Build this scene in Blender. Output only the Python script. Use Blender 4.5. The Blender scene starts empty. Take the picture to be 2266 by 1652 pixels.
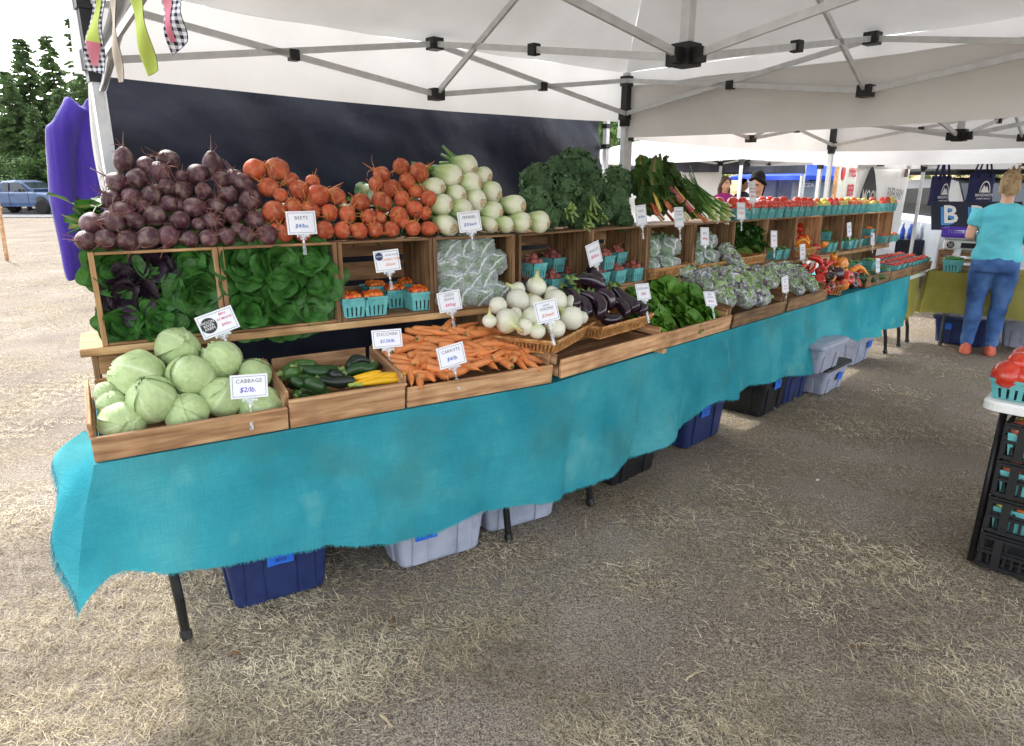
import bpy, math, random
import numpy as np
from mathutils import Vector, Matrix, Euler

SC = bpy.context.scene
COL = SC.collection
RND = random.Random(11)
PI = math.pi

# ------------------------------------------------------------------ camera
FPX, HCAM, DW, DH, HOR = 1500.0, 1.6, 2266.0, 1652.0, 420.0
TH = math.atan(HOR / FPX); CT, ST = math.cos(TH), math.sin(TH)
cam = bpy.data.cameras.new('camera'); camo = bpy.data.objects.new('camera', cam); COL.objects.link(camo)
cam.sensor_width = 36.0; cam.lens = FPX / DW * 36.0; cam.clip_end = 2000; cam.clip_start = 0.02
camo.location = (0, 0, HCAM); camo.rotation_euler = (PI / 2 - TH, 0, 0)
SC.camera = camo

# ------------------------------------------------------------------ sky and sun
SUN_DIR = Vector((-0.66, 0.75, 0.94)).normalized()          # towards the sun
w = bpy.data.worlds.new('World'); SC.world = w; w.use_nodes = True
nt = w.node_tree; nt.nodes.clear()
sky = nt.nodes.new('ShaderNodeTexSky'); sky.sky_type = 'NISHITA'; sky.sun_disc = False
sky.sun_elevation = math.asin(SUN_DIR.z); sky.sun_rotation = math.atan2(SUN_DIR.x, SUN_DIR.y)
sky.dust_density = 1.6; sky.air_density = 1.0; sky.ozone_density = 1.0
hsv = nt.nodes.new('ShaderNodeHueSaturation'); hsv.inputs['Saturation'].default_value = 0.25
bg = nt.nodes.new('ShaderNodeBackground'); bg.inputs['Strength'].default_value = 0.15
ow = nt.nodes.new('ShaderNodeOutputWorld')
nt.links.new(sky.outputs[0], hsv.inputs['Color']); nt.links.new(hsv.outputs[0], bg.inputs[0]); nt.links.new(bg.outputs[0], ow.inputs[0])
sl = bpy.data.lights.new('sun', 'SUN'); sl.energy = 1.1; sl.angle = math.radians(1.5); sl.color = (1, .965, .91)
so = bpy.data.objects.new('sun', sl); COL.objects.link(so); so.rotation_euler = SUN_DIR.to_track_quat('Z', 'Y').to_euler()
so.location = (-20, 25, 30)
vs = SC.view_settings; vs.view_transform = 'Standard'; vs.look = 'None'; vs.exposure = 2.15; vs.gamma = 1.0
vs.use_curve_mapping = False
SC.render.engine = 'CYCLES'
cy = SC.cycles; cy.max_bounces = 8; cy.diffuse_bounces = 4; cy.glossy_bounces = 3; cy.transmission_bounces = 5
cy.transparent_max_bounces = 12; cy.caustics_reflective = False; cy.caustics_refractive = False
cy.sample_clamp_indirect = 6.0
try: cy.use_denoising = True
except Exception: pass

# ------------------------------------------------------------------ pixel -> place helpers (photo seen at 2266 x 1652)
def ray(x, y):
    u, v = x - DW / 2, y - DH / 2
    return Vector((u, FPX * CT - v * ST, -v * CT - FPX * ST))
CAMP = Vector((0, 0, HCAM))
def onz(x, y, z=0.0):
    d = ray(x, y); return CAMP + d * ((z - HCAM) / d.z)
def ondist(x, y, fwd):
    d = ray(x, y); return CAMP + d * (fwd / d.y)
def frame(a, b):
    e = Vector((b.x - a.x, b.y - a.y, 0)).normalized(); n = Vector((-e.y, e.x, 0))
    return Matrix(((e.x, n.x, 0, a.x), (e.y, n.y, 0, a.y), (0, 0, 1, 0), (0, 0, 0, 1)))
def lray(T, x, y):
    Ti = T.inverted(); return Ti @ CAMP, Ti.to_3x3() @ ray(x, y)
def onD(T, x, y, d):
    o, r = lray(T, x, y); return o + r * ((d - o.y) / r.y)
def onP(T, x, y, d0, z0, slope):
    """local point on the plane z = z0 + slope*(d-d0)"""
    o, r = lray(T, x, y); t = (z0 + slope * (o.y - d0) - o.z) / (r.z - slope * r.y); return o + r * t
def depth(p): return p.y * CT - (p.z - HCAM) * ST
def zoom(ox, oy, sc):
    return lambda x, y: ((ox + x * sc) / 1.80759, (oy + y * sc) / 1.80759)
Z2 = zoom(250, 500, .54489); Z3 = zoom(250, 1250, .51445); Z4 = zoom(1200, 500, .54489); Z5 = zoom(1050, 1200, .5075)
Z6 = zoom(2000, 550, .51445); Z7 = zoom(2700, 450, .51440); Z8 = zoom(3200, 450, .63546)

# ------------------------------------------------------------------ materials
def S(r, g, b):
    f = lambda c: (c / 255 / 12.92) if c / 255 <= .04045 else ((c / 255 + .055) / 1.055) ** 2.4
    return (f(r), f(g), f(b), 1)
MATS = {}
def pm(name, cols, scale=8, rough=.6, bump=0, bscale=None, metal=0, stretch=(1, 1, 1), transl=0, coat=0, rnd=0, detail=5,
       spec=.5, sheen=0, island=0, pos=None, trans=0, ior=1.45, alpha=1, grain=0, sss=0):
    m = bpy.data.materials.new(name); m.use_nodes = True; N = m.node_tree.nodes; L = m.node_tree.links
    b = N['Principled BSDF']; out = N['Material Output']
    tc = N.new('ShaderNodeTexCoord'); mp = N.new('ShaderNodeMapping'); mp.inputs['Scale'].default_value = stretch
    oi = N.new('ShaderNodeObjectInfo')
    va = N.new('ShaderNodeVectorMath'); va.operation = 'ADD'
    sc_ = N.new('ShaderNodeVectorMath'); sc_.operation = 'SCALE'; sc_.inputs['Scale'].default_value = 37.0
    cx = N.new('ShaderNodeCombineXYZ')
    for k in range(3): L.new(oi.outputs['Random'], cx.inputs[k])
    L.new(cx.outputs[0], sc_.inputs[0]); L.new(tc.outputs['Object'], mp.inputs[0]); L.new(mp.outputs[0], va.inputs[0]); L.new(sc_.outputs[0], va.inputs[1])
    no = N.new('ShaderNodeTexNoise'); no.inputs['Scale'].default_value = scale; no.inputs['Detail'].default_value = detail
    L.new(va.outputs[0], no.inputs['Vector'])
    rp = N.new('ShaderNodeValToRGB'); el = rp.color_ramp.elements
    n = len(cols); pos = pos or [.32 + .36 * i / max(1, n - 1) for i in range(n)]
    el[0].position = pos[0]; el[0].color = cols[0]
    if n == 1: el[1].position = 1; el[1].color = cols[0]
    else:
        el[1].position = pos[-1]; el[1].color = cols[-1]
        for i in range(1, n - 1): e = el.new(pos[i]); e.color = cols[i]
    L.new(no.outputs['Fac'], rp.inputs[0]); colo = rp.outputs[0]
    if rnd or island:
        h = N.new('ShaderNodeHueSaturation'); mr = N.new('ShaderNodeMapRange')
        if island:
            g = N.new('ShaderNodeNewGeometry'); L.new(g.outputs['Random Per Island'], mr.inputs[0])
        else: L.new(oi.outputs['Random'], mr.inputs[0])
        k = rnd or island
        mr.inputs[3].default_value = 1 - k; mr.inputs[4].default_value = 1 + k
        L.new(mr.outputs[0], h.inputs['Value']); L.new(colo, h.inputs['Color']); colo = h.outputs[0]
    L.new(colo, b.inputs['Base Color'])
    b.inputs['Roughness'].default_value = rough; b.inputs['Metallic'].default_value = metal
    b.inputs['Specular IOR Level'].default_value = spec; b.inputs['Coat Weight'].default_value = coat; b.inputs['Coat Roughness'].default_value = .15
    b.inputs['Sheen Weight'].default_value = sheen; b.inputs['Transmission Weight'].default_value = trans; b.inputs['IOR'].default_value = ior
    b.inputs['Alpha'].default_value = alpha
    if sss: b.inputs['Subsurface Weight'].default_value = sss; b.inputs['Subsurface Radius'].default_value = (.01, .008, .005)
    if bump:
        bn = N.new('ShaderNodeTexNoise'); bn.inputs['Scale'].default_value = bscale or scale * 3; bn.inputs['Detail'].default_value = 6
        L.new(va.outputs[0], bn.inputs['Vector'])
        bu = N.new('ShaderNodeBump'); bu.inputs['Strength'].default_value = bump; bu.inputs['Distance'].default_value = .01
        L.new(bn.outputs['Fac'], bu.inputs['Height']); L.new(bu.outputs[0], b.inputs['Normal'])
    if transl:
        tr = N.new('ShaderNodeBsdfTranslucent'); mx = N.new('ShaderNodeMixShader'); mx.inputs[0].default_value = transl
        L.new(colo, tr.inputs[0]); L.new(b.outputs[0], mx.inputs[1]); L.new(tr.outputs[0], mx.inputs[2]); L.new(mx.outputs[0], out.inputs[0])
    MATS[name] = m
    return m
def film(name, col, fac=.35, rough=.12, bump=.6, bscale=40):
    """clear plastic film: mostly see-through, with glossy crinkles"""
    m = bpy.data.materials.new(name); m.use_nodes = True; N = m.node_tree.nodes; L = m.node_tree.links
    b = N['Principled BSDF']; out = N['Material Output']
    b.inputs['Base Color'].default_value = col; b.inputs['Roughness'].default_value = rough; b.inputs['Specular IOR Level'].default_value = .9
    t = N.new('ShaderNodeBsdfTransparent'); mx = N.new('ShaderNodeMixShader')
    no = N.new('ShaderNodeTexNoise'); no.inputs['Scale'].default_value = bscale; no.inputs['Detail'].default_value = 5
    tc = N.new('ShaderNodeTexCoord'); L.new(tc.outputs['Object'], no.inputs['Vector'])
    bu = N.new('ShaderNodeBump'); bu.inputs['Strength'].default_value = bump; bu.inputs['Distance'].default_value = .01
    L.new(no.outputs['Fac'], bu.inputs['Height']); L.new(bu.outputs[0], b.inputs['Normal'])
    vo = N.new('ShaderNodeTexVoronoi'); vo.feature = 'DISTANCE_TO_EDGE'; vo.inputs['Scale'].default_value = bscale * 1.6
    ad = N.new('ShaderNodeMix'); ad.data_type = 'VECTOR'; ad.inputs[0].default_value = .12; L.new(tc.outputs['Object'], ad.inputs[4]); L.new(no.outputs['Color'], ad.inputs[5]); L.new(ad.outputs[1], vo.inputs['Vector'])
    L.new(vo.outputs['Distance'], bu.inputs['Height'])
    mr = N.new('ShaderNodeMapRange'); mr.inputs[1].default_value = .0; mr.inputs[2].default_value = .06
    mr.inputs[3].default_value = min(1, fac * 2.2); mr.inputs[4].default_value = fac * .5
    lw = N.new('ShaderNodeLayerWeight'); lw.inputs[0].default_value = .35; mm = N.new('ShaderNodeMath'); mm.operation = 'MULTIPLY_ADD'; mm.inputs[1].default_value = .5; mm.use_clamp = True
    L.new(vo.outputs['Distance'], mr.inputs[0]); L.new(lw.outputs['Facing'], mm.inputs[0]); L.new(mr.outputs[0], mm.inputs[2]); L.new(mm.outputs[0], mx.inputs[0])
    L.new(t.outputs[0], mx.inputs[1]); L.new(b.outputs[0], mx.inputs[2]); L.new(mx.outputs[0], out.inputs[0])
    MATS[name] = m; return m
def woodmat(name, c1, c2, c3, rough=.75):
    m = pm(name, [c1, c2, c3], scale=3.0, stretch=(1.2, 16, 16), rough=rough, bump=.25, bscale=9, rnd=.28, detail=8)
    N = m.node_tree.nodes; L = m.node_tree.links
    # broad rings and weathering on top of the grain
    b = N['Principled BSDF']; col = b.inputs['Base Color'].links[0].from_socket
    tc = [n for n in N if n.type == 'TEX_COORD'][0]
    n2 = N.new('ShaderNodeTexNoise'); n2.inputs['Scale'].default_value = 6; L.new(tc.outputs['Object'], n2.inputs['Vector'])
    mp = N.new('ShaderNodeMapping'); mp.inputs['Scale'].default_value = (2, 9, 9); L.new(tc.outputs['Object'], mp.inputs[0])
    wv = N.new('ShaderNodeTexWave'); wv.inputs['Scale'].default_value = 1.6; wv.inputs['Distortion'].default_value = 7; wv.inputs['Detail'].default_value = 3
    wv.bands_direction = 'Y'; L.new(mp.outputs[0], wv.inputs['Vector'])
    mx = N.new('ShaderNodeMix'); mx.data_type = 'RGBA'; mx.blend_type = 'MULTIPLY'; mx.inputs[0].default_value = .55
    rp = N.new('ShaderNodeValToRGB'); rp.color_ramp.elements[0].color = (.45, .36, .3, 1); rp.color_ramp.elements[1].position = .45
    L.new(wv.outputs['Fac'], rp.inputs[0]); L.new(col, mx.inputs[6]); L.new(rp.outputs[0], mx.inputs[7])
    m2 = N.new('ShaderNodeMix'); m2.data_type = 'RGBA'; m2.blend_type = 'MULTIPLY'; m2.inputs[0].default_value = .7
    r2 = N.new('ShaderNodeValToRGB'); r2.color_ramp.elements[0].color = (.5, .45, .42, 1); r2.color_ramp.elements[0].position = .3; r2.color_ramp.elements[1].position = .55
    L.new(n2.outputs['Fac'], r2.inputs[0]); L.new(mx.outputs[2], m2.inputs[6]); L.new(r2.outputs[0], m2.inputs[7]); L.new(m2.outputs[2], b.inputs['Base Color'])
    return m
def vmat(name, stops, rough=.5, var=.15, scale=20, bump=0, bscale=60, transl=0, spec=.5, coat=0, rnd=0, dirt=None, stretch=(1, 1, 1), sss=0):
    """colour follows the mesh's own 'va' attribute (midrib to edge, root to tip), broken up by noise"""
    m = pm(name, [(1 - var, 1 - var, 1 - var, 1), (1, 1, 1, 1)], scale, rough, bump, bscale, transl=transl, spec=spec, coat=coat, rnd=rnd, stretch=stretch, sss=sss)
    N = m.node_tree.nodes; L = m.node_tree.links; b = N['Principled BSDF']; src = b.inputs['Base Color'].links[0].from_socket
    at = N.new('ShaderNodeAttribute'); at.attribute_name = 'va'; rp = N.new('ShaderNodeValToRGB'); el = rp.color_ramp.elements
    el[0].position, el[0].color = stops[0]; el[1].position, el[1].color = stops[-1]
    for p_, c_ in stops[1:-1]: e = el.new(p_); e.color = c_
    L.new(at.outputs['Fac'], rp.inputs[0]); mx = N.new('ShaderNodeMix'); mx.data_type = 'RGBA'; mx.blend_type = 'MULTIPLY'; mx.inputs[0].default_value = 1
    L.new(rp.outputs[0], mx.inputs[6]); L.new(src, mx.inputs[7]); last = mx.outputs[2]
    if dirt:
        tc = [n for n in N if n.type == 'TEX_COORD'][0]; n2 = N.new('ShaderNodeTexNoise'); n2.inputs['Scale'].default_value = dirt[1]; n2.inputs['Detail'].default_value = 6
        oi = [n for n in N if n.type == 'VECT_MATH' and n.operation == 'ADD'][0]; L.new(oi.outputs[0], n2.inputs['Vector'])
        mr = N.new('ShaderNodeMapRange'); mr.inputs[1].default_value = dirt[2]; mr.inputs[2].default_value = dirt[2] + .2; mr.inputs[4].default_value = dirt[3]
        L.new(n2.outputs['Fac'], mr.inputs[0]); m2 = N.new('ShaderNodeMix'); m2.data_type = 'RGBA'; L.new(mr.outputs[0], m2.inputs[0]); L.new(last, m2.inputs[6]); m2.inputs[7].default_value = dirt[0]; last = m2.outputs[2]
    L.new(last, b.inputs['Base Color'])
    for n in N:
        if n.type == 'BSDF_TRANSLUCENT': L.new(last, n.inputs[0])
    return m
WOOD = woodmat('weathered_wood', S(132, 100, 68), S(164, 128, 90), S(190, 154, 114))
WOODR = woodmat('cedar_wood', S(150, 110, 76), S(184, 142, 102), S(204, 166, 124))
WOODD = woodmat('dark_wood', S(104, 78, 54), S(138, 106, 74), S(164, 130, 94))
PLANK = woodmat('pine_plank', S(168, 128, 84), S(196, 156, 108), S(214, 178, 130))
STEEL = pm('painted_steel', [S(196, 198, 200), S(214, 215, 216)], 20, .42, metal=.15)
BLK = pm('black_plastic', [S(22, 22, 24), S(34, 34, 36)], 30, .5)
BLKM = pm('black_metal', [S(30, 30, 32), S(44, 43, 42)], 18, .38, metal=.4)
CANV = pm('white_canopy', [S(208, 206, 204), S(224, 223, 222)], 2.2, .8, bump=.6, bscale=5.5, transl=.11, spec=.2)
VALF = pm('white_canopy_lightened', [S(228, 226, 224), S(240, 239, 238)], 2.2, .8, bump=.5, bscale=5.5, transl=.2, spec=.2)  # same fabric as the roof, tinted paler so shaded valances come out brighter
BLKF = pm('black_fabric', [S(20, 24, 38), S(30, 35, 52)], 3, .5, bump=1.0, bscale=7, spec=.4)
WHITEP = pm('white_plastic', [S(226, 226, 222), S(238, 238, 236)], 12, .4)

# ------------------------------------------------------------------ mesh helpers
class MB:
    def __init__(s): s.v = []; s.f = []; s.m = []; s.a = []
    def add(s, vs, fs, mi=0, at=None):
        k = len(s.v); s.a.extend(at if at is not None else [0.0] * len(vs)); s.v.extend(tuple(p) for p in vs); s.f.extend(tuple(i + k for i in f) for f in fs); s.m.extend([mi] * len(fs)); return s
    def box(s, c, d, M=None, mi=0, ch=0.0):
        x, y, z = d[0] / 2, d[1] / 2, d[2] / 2
        if ch:
            h = ch; vs = []; ids = {}
            for sx in (-1, 1):
                for sy in (-1, 1):
                    for sz in (-1, 1):
                        for ax in range(3):
                            q = [x - h, y - h, z - h]; q[ax] += h
                            ids[(sx, sy, sz, ax)] = len(vs); vs.append(Vector((q[0] * sx, q[1] * sy, q[2] * sz)))
            fs = []
            I = ids
            for a in (-1, 1):
                fs += [(I[a, -1, -1, 0], I[a, 1, -1, 0], I[a, 1, 1, 0], I[a, -1, 1, 0])[::a], (I[-1, a, -1, 1], I[-1, a, 1, 1], I[1, a, 1, 1], I[1, a, -1, 1])[::a],
                       (I[-1, -1, a, 2], I[1, -1, a, 2], I[1, 1, a, 2], I[-1, 1, a, 2])[::a]]
                for b in (-1, 1):
                    fs += [(I[a, b, -1, 0], I[a, b, -1, 1], I[a, b, 1, 1], I[a, b, 1, 0])[::-a * b], (I[a, -1, b, 0], I[a, 1, b, 0], I[a, 1, b, 2], I[a, -1, b, 2])[::-a * b],
                           (I[-1, a, b, 1], I[-1, a, b, 2], I[1, a, b, 2], I[1, a, b, 1])[::-a * b]]
                    for e in (-1, 1): fs.append((I[a, b, e, 0], I[a, b, e, 1], I[a, b, e, 2])[::a * b * e])
        else:
            vs = [Vector((a * x, b * y, e * z)) for a in (-1, 1) for b in (-1, 1) for e in (-1, 1)]
            fs = [(0, 1, 3, 2), (4, 6, 7, 5), (0, 4, 5, 1), (2, 3, 7, 6), (0, 2, 6, 4), (1, 5, 7, 3)]
        c = Vector(c); vs = [(M @ v if M else v) + c for v in vs]
        return s.add(vs, fs, mi)
    def bar(s, a, b, w, h=None, mi=0, up=(0, 0, 1)):
        a, b = Vector(a), Vector(b); d = b - a; l = d.length; x = d.normalized(); u = Vector(up)
        y = u.cross(x)
        if y.length < 1e-4: y = Vector((0, 1, 0)).cross(x)
        y.normalize(); z = x.cross(y)
        return s.box((a + b) / 2, (l, w, h or w), Matrix((x, y, z)).transposed(), mi)
    def tube(s, pts, rad, n=8, mi=0, cap=True, flat=1.0, at=None):
        pts = [Vector(p) for p in pts]; k = len(pts)
        if not hasattr(rad, '__len__'): rad = [rad] * k
        vs = []; fs = []; prev = None
        for i, p in enumerate(pts):
            t = (pts[min(i + 1, k - 1)] - pts[max(i - 1, 0)])
            t = t.normalized() if t.length > 1e-9 else Vector((0, 0, 1))
            if prev is None:
                a = Vector((0, 0, 1)) if abs(t.z) < .9 else Vector((1, 0, 0))
                prev = t.cross(a).normalized()
            u = (prev - t * prev.dot(t)); u = u.normalized() if u.length > 1e-6 else t.orthogonal().normalized()
            w_ = t.cross(u); prev = u
            for j in range(n):
                an = 2 * PI * j / n; vs.append(p + (u * math.cos(an) + w_ * math.sin(an) * flat) * rad[i])
        for i in range(k - 1):
            for j in range(n):
                a, b = i * n + j, i * n + (j + 1) % n; fs.append((a, b, b + n, a + n))
        if cap: fs.append(tuple(range(n - 1, -1, -1))); fs.append(tuple((k - 1) * n + j for j in range(n)))
        return s.add(vs, fs, mi, [at(i // n / (k - 1)) for i in range(len(vs))] if at else None)
    def lathe(s, prof, n=16, mi=0, M=None, wob=None, at=None):
        vs = []; fs = []; k = len(prof); av = []
        for i, (r, z) in enumerate(prof):
            for j in range(n):
                an = 2 * PI * j / n; q = r * (wob(an, i / (k - 1)) if wob else 1)
                v = Vector((q * math.cos(an), q * math.sin(an), z)); vs.append(M @ v if M else v); av.append(at(an, i / (k - 1)) if at else 0.0)
        for i in range(k - 1):
            for j in range(n):
                a, b = i * n + j, i * n + (j + 1) % n; fs.append((a, b, b + n, a + n))
        if prof[0][0] > 1e-6: fs.append(tuple(range(n - 1, -1, -1)))
        if prof[-1][0] > 1e-6: fs.append(tuple((k - 1) * n + j for j in range(n)))
        return s.add(vs, fs, mi, av)
    def grid(s, fn, nu, nv, mi=0, M=None, at=None):
        vs = []; av = []
        for i in range(nu + 1):
            for j in range(nv + 1):
                v = Vector(fn(i / nu, j / nv)); vs.append(M @ v if M else v); av.append(at(i / nu, j / nv) if at else 0.0)
        fs = [(i * (nv + 1) + j, (i + 1) * (nv + 1) + j, (i + 1) * (nv + 1) + j + 1, i * (nv + 1) + j + 1) for i in range(nu) for j in range(nv)]
        return s.add(vs, fs, mi, av)
    def mesh(s, name, mats, smooth=False):
        me = bpy.data.meshes.new(name); me.from_pydata(s.v, [], s.f)
        for m in (mats if isinstance(mats, (list, tuple)) else [mats]): me.materials.append(m)
        me.polygons.foreach_set('material_index', s.m)
        if smooth: me.polygons.foreach_set('use_smooth', [True] * len(s.f))
        if any(s.a):
            a_ = me.attributes.new('va', 'FLOAT', 'POINT'); a_.data.foreach_set('value', s.a)
        me.update(); return me
    def build(s, name, mats, parent=None, smooth=False, M=None):
        return obj(name, s.mesh(name, mats, smooth), parent, M)
def obj(name, me, parent=None, M=None):
    o = bpy.data.objects.new(name, me); COL.objects.link(o)
    if parent is not None: o.parent = parent
    if M is not None: o.matrix_basis = M
    return o
def tag(o, label, cat, group=None, kind=None):
    if label: o['label'] = label
    if cat: o['category'] = cat
    if group: o['group'] = group
    if kind: o['kind'] = kind
    return o
def thing(name, label, cat, M=None, group=None):
    o = obj(name, None, None, M); o.empty_display_size = .05; return tag(o, label, cat, group)
def dup(root, M, label=None, group=None):
    r = root.copy(); COL.objects.link(r); r.matrix_basis = M
    if label: r['label'] = label
    if group: r['group'] = group
    for ch in list(root.children):
        c_ = ch.copy(); COL.objects.link(c_); c_.parent = r
        for g in list(ch.children):
            d_ = g.copy(); COL.objects.link(d_); d_.parent = c_
    return r
def T3(x, y, z): return Matrix.Translation((x, y, z))
def RX(a): return Matrix.Rotation(math.radians(a), 4, 'X')
def RY(a): return Matrix.Rotation(math.radians(a), 4, 'Y')
def RZ(a): return Matrix.Rotation(math.radians(a), 4, 'Z')
def SCL(a, b=None, c=None): return Matrix.Diagonal((a, b or a, c or a, 1))
def noise3(p):
    from mathutils import noise
    return noise.noise(p)

# ------------------------------------------------------------------ frames of the two table runs
TZ = .745
PA, PB, PC = onz(208, 1027, TZ), onz(1213, 850, TZ), onz(2012, 610, TZ)
F1, F2 = frame(PA, PB), frame(PB, PC)
L1, L2 = (PB - PA).length, (PC - PB).length
# ================================================================== ground
def make_ground():
    m = pm('dry_ground', [S(136, 126, 115), S(156, 146, 134), S(172, 162, 149)], 1.1, .95, bump=1.0, bscale=70, spec=.1, detail=9)
    N = m.node_tree.nodes; L = m.node_tree.links; b = N['Principled BSDF']; col = b.inputs['Base Color'].links[0].from_socket
    tc = [n for n in N if n.type == 'TEX_COORD'][0]
    def noi(sc, det=6):
        n = N.new('ShaderNodeTexNoise'); n.inputs['Scale'].default_value = sc; n.inputs['Detail'].default_value = det; L.new(tc.outputs['Object'], n.inputs['Vector']); return n
    def ramp(src, p0, p1, c0=(0, 0, 0, 1), c1=(1, 1, 1, 1)):
        r = N.new('ShaderNodeValToRGB'); r.color_ramp.elements[0].position = p0; r.color_ramp.elements[1].position = p1
        r.color_ramp.elements[0].color = c0; r.color_ramp.elements[1].color = c1; L.new(src, r.inputs[0]); return r
    fine = ramp(noi(60, 8).outputs['Fac'], .35, .68, S(130, 119, 104), S(180, 168, 147))
    mask = ramp(noi(1.7, 7).outputs['Fac'], .42, .62)
    mx = N.new('ShaderNodeMix'); mx.data_type = 'RGBA'; L.new(mask.outputs[0], mx.inputs[0]); L.new(col, mx.inputs[6]); L.new(fine.outputs[0], mx.inputs[7])
    spk = ramp(noi(170, 6).outputs['Fac'], .36, .6, S(120, 108, 96), (1, 1, 1, 1))
    m3 = N.new('ShaderNodeMix'); m3.data_type = 'RGBA'; m3.blend_type = 'MULTIPLY'; m3.inputs[0].default_value = .9
    L.new(mx.outputs[2], m3.inputs[6]); L.new(spk.outputs[0], m3.inputs[7]); L.new(m3.outputs[2], b.inputs['Base Color'])
    mb = MB()
    xs = sorted(set([-400, -200, -100, -60, -35, -20, -12] + [round(-8 + .25 * i, 3) for i in range(73)] + [14, 20, 35, 60, 100, 200, 400]))
    ys = sorted(set([-60, -20, -8, -3] + [round(-1 + .25 * i, 3) for i in range(61)] + [18, 24, 32, 45, 60, 90, 140, 250, 500]))
    vs_ = []
    for x in xs:
        for y in ys:
            z = 0
            r = math.hypot(x, y)
            if r < 14: z = .012 * noise3(Vector((x * 1.3, y * 1.3, 0))) + .006 * noise3(Vector((x * 4, y * 4, 3)))
            vs_.append((x, y, z - .004))
    ny = len(ys)
    mb.add(vs_, [(i * ny + j, (i + 1) * ny + j, (i + 1) * ny + j + 1, i * ny + j + 1) for i in range(len(xs) - 1) for j in range(ny - 1)])
    g = mb.build('ground', m, smooth=True); g['kind'] = 'structure'
    tag(g, 'dry bare dirt ground with straw coloured worn grass', 'ground')
make_ground()
def make_straw(n=620000):
    rs = np.random.RandomState(5)
    from mathutils import noise
    G = 512; gx = np.linspace(-16, 16, G); gy = np.linspace(0, 24, G)          # tuft map of the worn lawn
    ng = 180; mx_, my_ = np.linspace(-16, 16, ng), np.linspace(0, 24, ng)
    def dens(x, y, sc, z):
        m = np.array([[noise.noise(Vector((a * sc, b * sc, z))) for b in my_] for a in mx_])
        i = np.clip(((x + 16) / 32 * (ng - 1)), 0, ng - 2); j = np.clip(y / 24 * (ng - 1), 0, ng - 2); i0, j0 = i.astype(int), j.astype(int); fi, fj = i - i0, j - j0
        return m[i0, j0] * (1 - fi) * (1 - fj) + m[i0 + 1, j0] * fi * (1 - fj) + m[i0, j0 + 1] * (1 - fi) * fj + m[i0 + 1, j0 + 1] * fi * fj
    r = 1.2 * (22 / 1.2) ** rs.rand(n)
    an = np.radians(rs.uniform(-48, 48, n)); x = r * np.sin(an); y = r * np.cos(an)
    # pull part of the blades into little tufts
    k = rs.rand(n) < .35; x[k] = np.round(x[k] / .11 + rs.normal(0, .22, k.sum())) * .11 + rs.normal(0, .022, k.sum()); y[k] = np.round(y[k] / .13 + rs.normal(0, .22, k.sum())) * .13 + rs.normal(0, .022, k.sum())
    dn = dens(x, y, .8, 1.5) + .8 * dens(x, y, 2.4, 7.5)
    ax, ay = 1.9, 3.3
    al = (x - ax) * .7 + (y - ay) * .72; ac = -(x - ax) * .72 + (y - ay) * .7
    bare = np.exp(-(ac / .75) ** 2) * (al > -2.0)
    keep = rs.rand(n) < np.clip(.60 + dn * 1.5 - bare * .42, .05, 1)
    x, y, r = x[keep], y[keep], r[keep]; n = len(x)
    ln = rs.gamma(2.0, .0065, n) + .005; lg = rs.rand(n) < .05; ln[lg] += rs.uniform(.012, .045, lg.sum()); ln *= 1 + .07 * r
    wd = rs.uniform(.0003, .0008, n) * (1 + .22 * r)
    th = rs.rand(n) * 2 * PI; tilt = np.abs(rs.normal(0, .2, n)); tilt[rs.rand(n) < .06] += .6
    z0 = .002 + rs.rand(n) * .006
    P = np.zeros((n, 4, 3)); bend = rs.normal(0, .15, n)
    for q, t in enumerate((0, 1)):
        cx = x + ln * t * np.cos(th) * np.cos(tilt); cyy = y + ln * t * np.sin(th) * np.cos(tilt); cz = z0 + ln * t * np.sin(tilt); ww = wd * (1 - .6 * t)
        P[:, 2 * q, 0] = cx - np.sin(th) * ww; P[:, 2 * q, 1] = cyy + np.cos(th) * ww; P[:, 2 * q, 2] = cz
        P[:, 2 * q + 1, 0] = cx + np.sin(th) * ww; P[:, 2 * q + 1, 1] = cyy - np.cos(th) * ww; P[:, 2 * q + 1, 2] = cz + .0005
    qd = ((np.arange(n) * 4)[:, None] + np.array([0, 1, 3, 2])).reshape(-1)
    me = bpy.data.meshes.new('straw'); me.vertices.add(n * 4); me.vertices.foreach_set('co', P.reshape(-1))
    me.loops.add(n * 4); me.loops.foreach_set('vertex_index', qd.astype(np.int32))
    me.polygons.add(n); me.polygons.foreach_set('loop_start', (np.arange(n) * 4).astype(np.int32))
    me.update(calc_edges=True)
    m = pm('straw_blades', [S(130, 118, 97), S(176, 162, 134), S(216, 203, 172)], 1.3, .7, island=.6, spec=.2)
    me.materials.append(m)
    tag(obj('straw_grass', me), 'dry straw coloured grass clippings scattered over the dirt', 'grass', kind='stuff')

def lit(px, py, kind, ln, wd, rot, m, label):
    p = onz(px, py, 0); mb = MB(); rr = random.Random(int(px)); pts = []; rad = []
    for i in range(8):
        t = i / 7; pts.append((ln * (t - .5), .12 * ln * math.sin(2.2 * t + rr.random()), wd * (.7 + .5 * math.sin(PI * t)))); rad.append(wd * (.35 + .65 * math.sin(PI * (t * .8 + .15))))
    mb.tube(pts, rad, 6, flat=.55)
    tag(mb.build(kind, m, None, True, T3(p.x, p.y, 0) @ RZ(rot)), label, kind.split('_')[-1])
BARK = pm('bark_chip', [S(88, 66, 48), S(128, 100, 74)], 30, .9, bump=.5, stretch=(1, 6, 6))
BARKL = pm('pale_stick_wood', [S(150, 130, 104), S(200, 180, 150)], 30, .8, bump=.5, stretch=(1, 6, 6))
DRYLEAF = pm('dry_leaf', [S(96, 66, 46), S(130, 92, 60)], 30, .8)
lit(1540, 1498, 'curved_stick', .085, .005, 30, BARKL, 'pale curved stick lying on the trampled straw')
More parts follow.
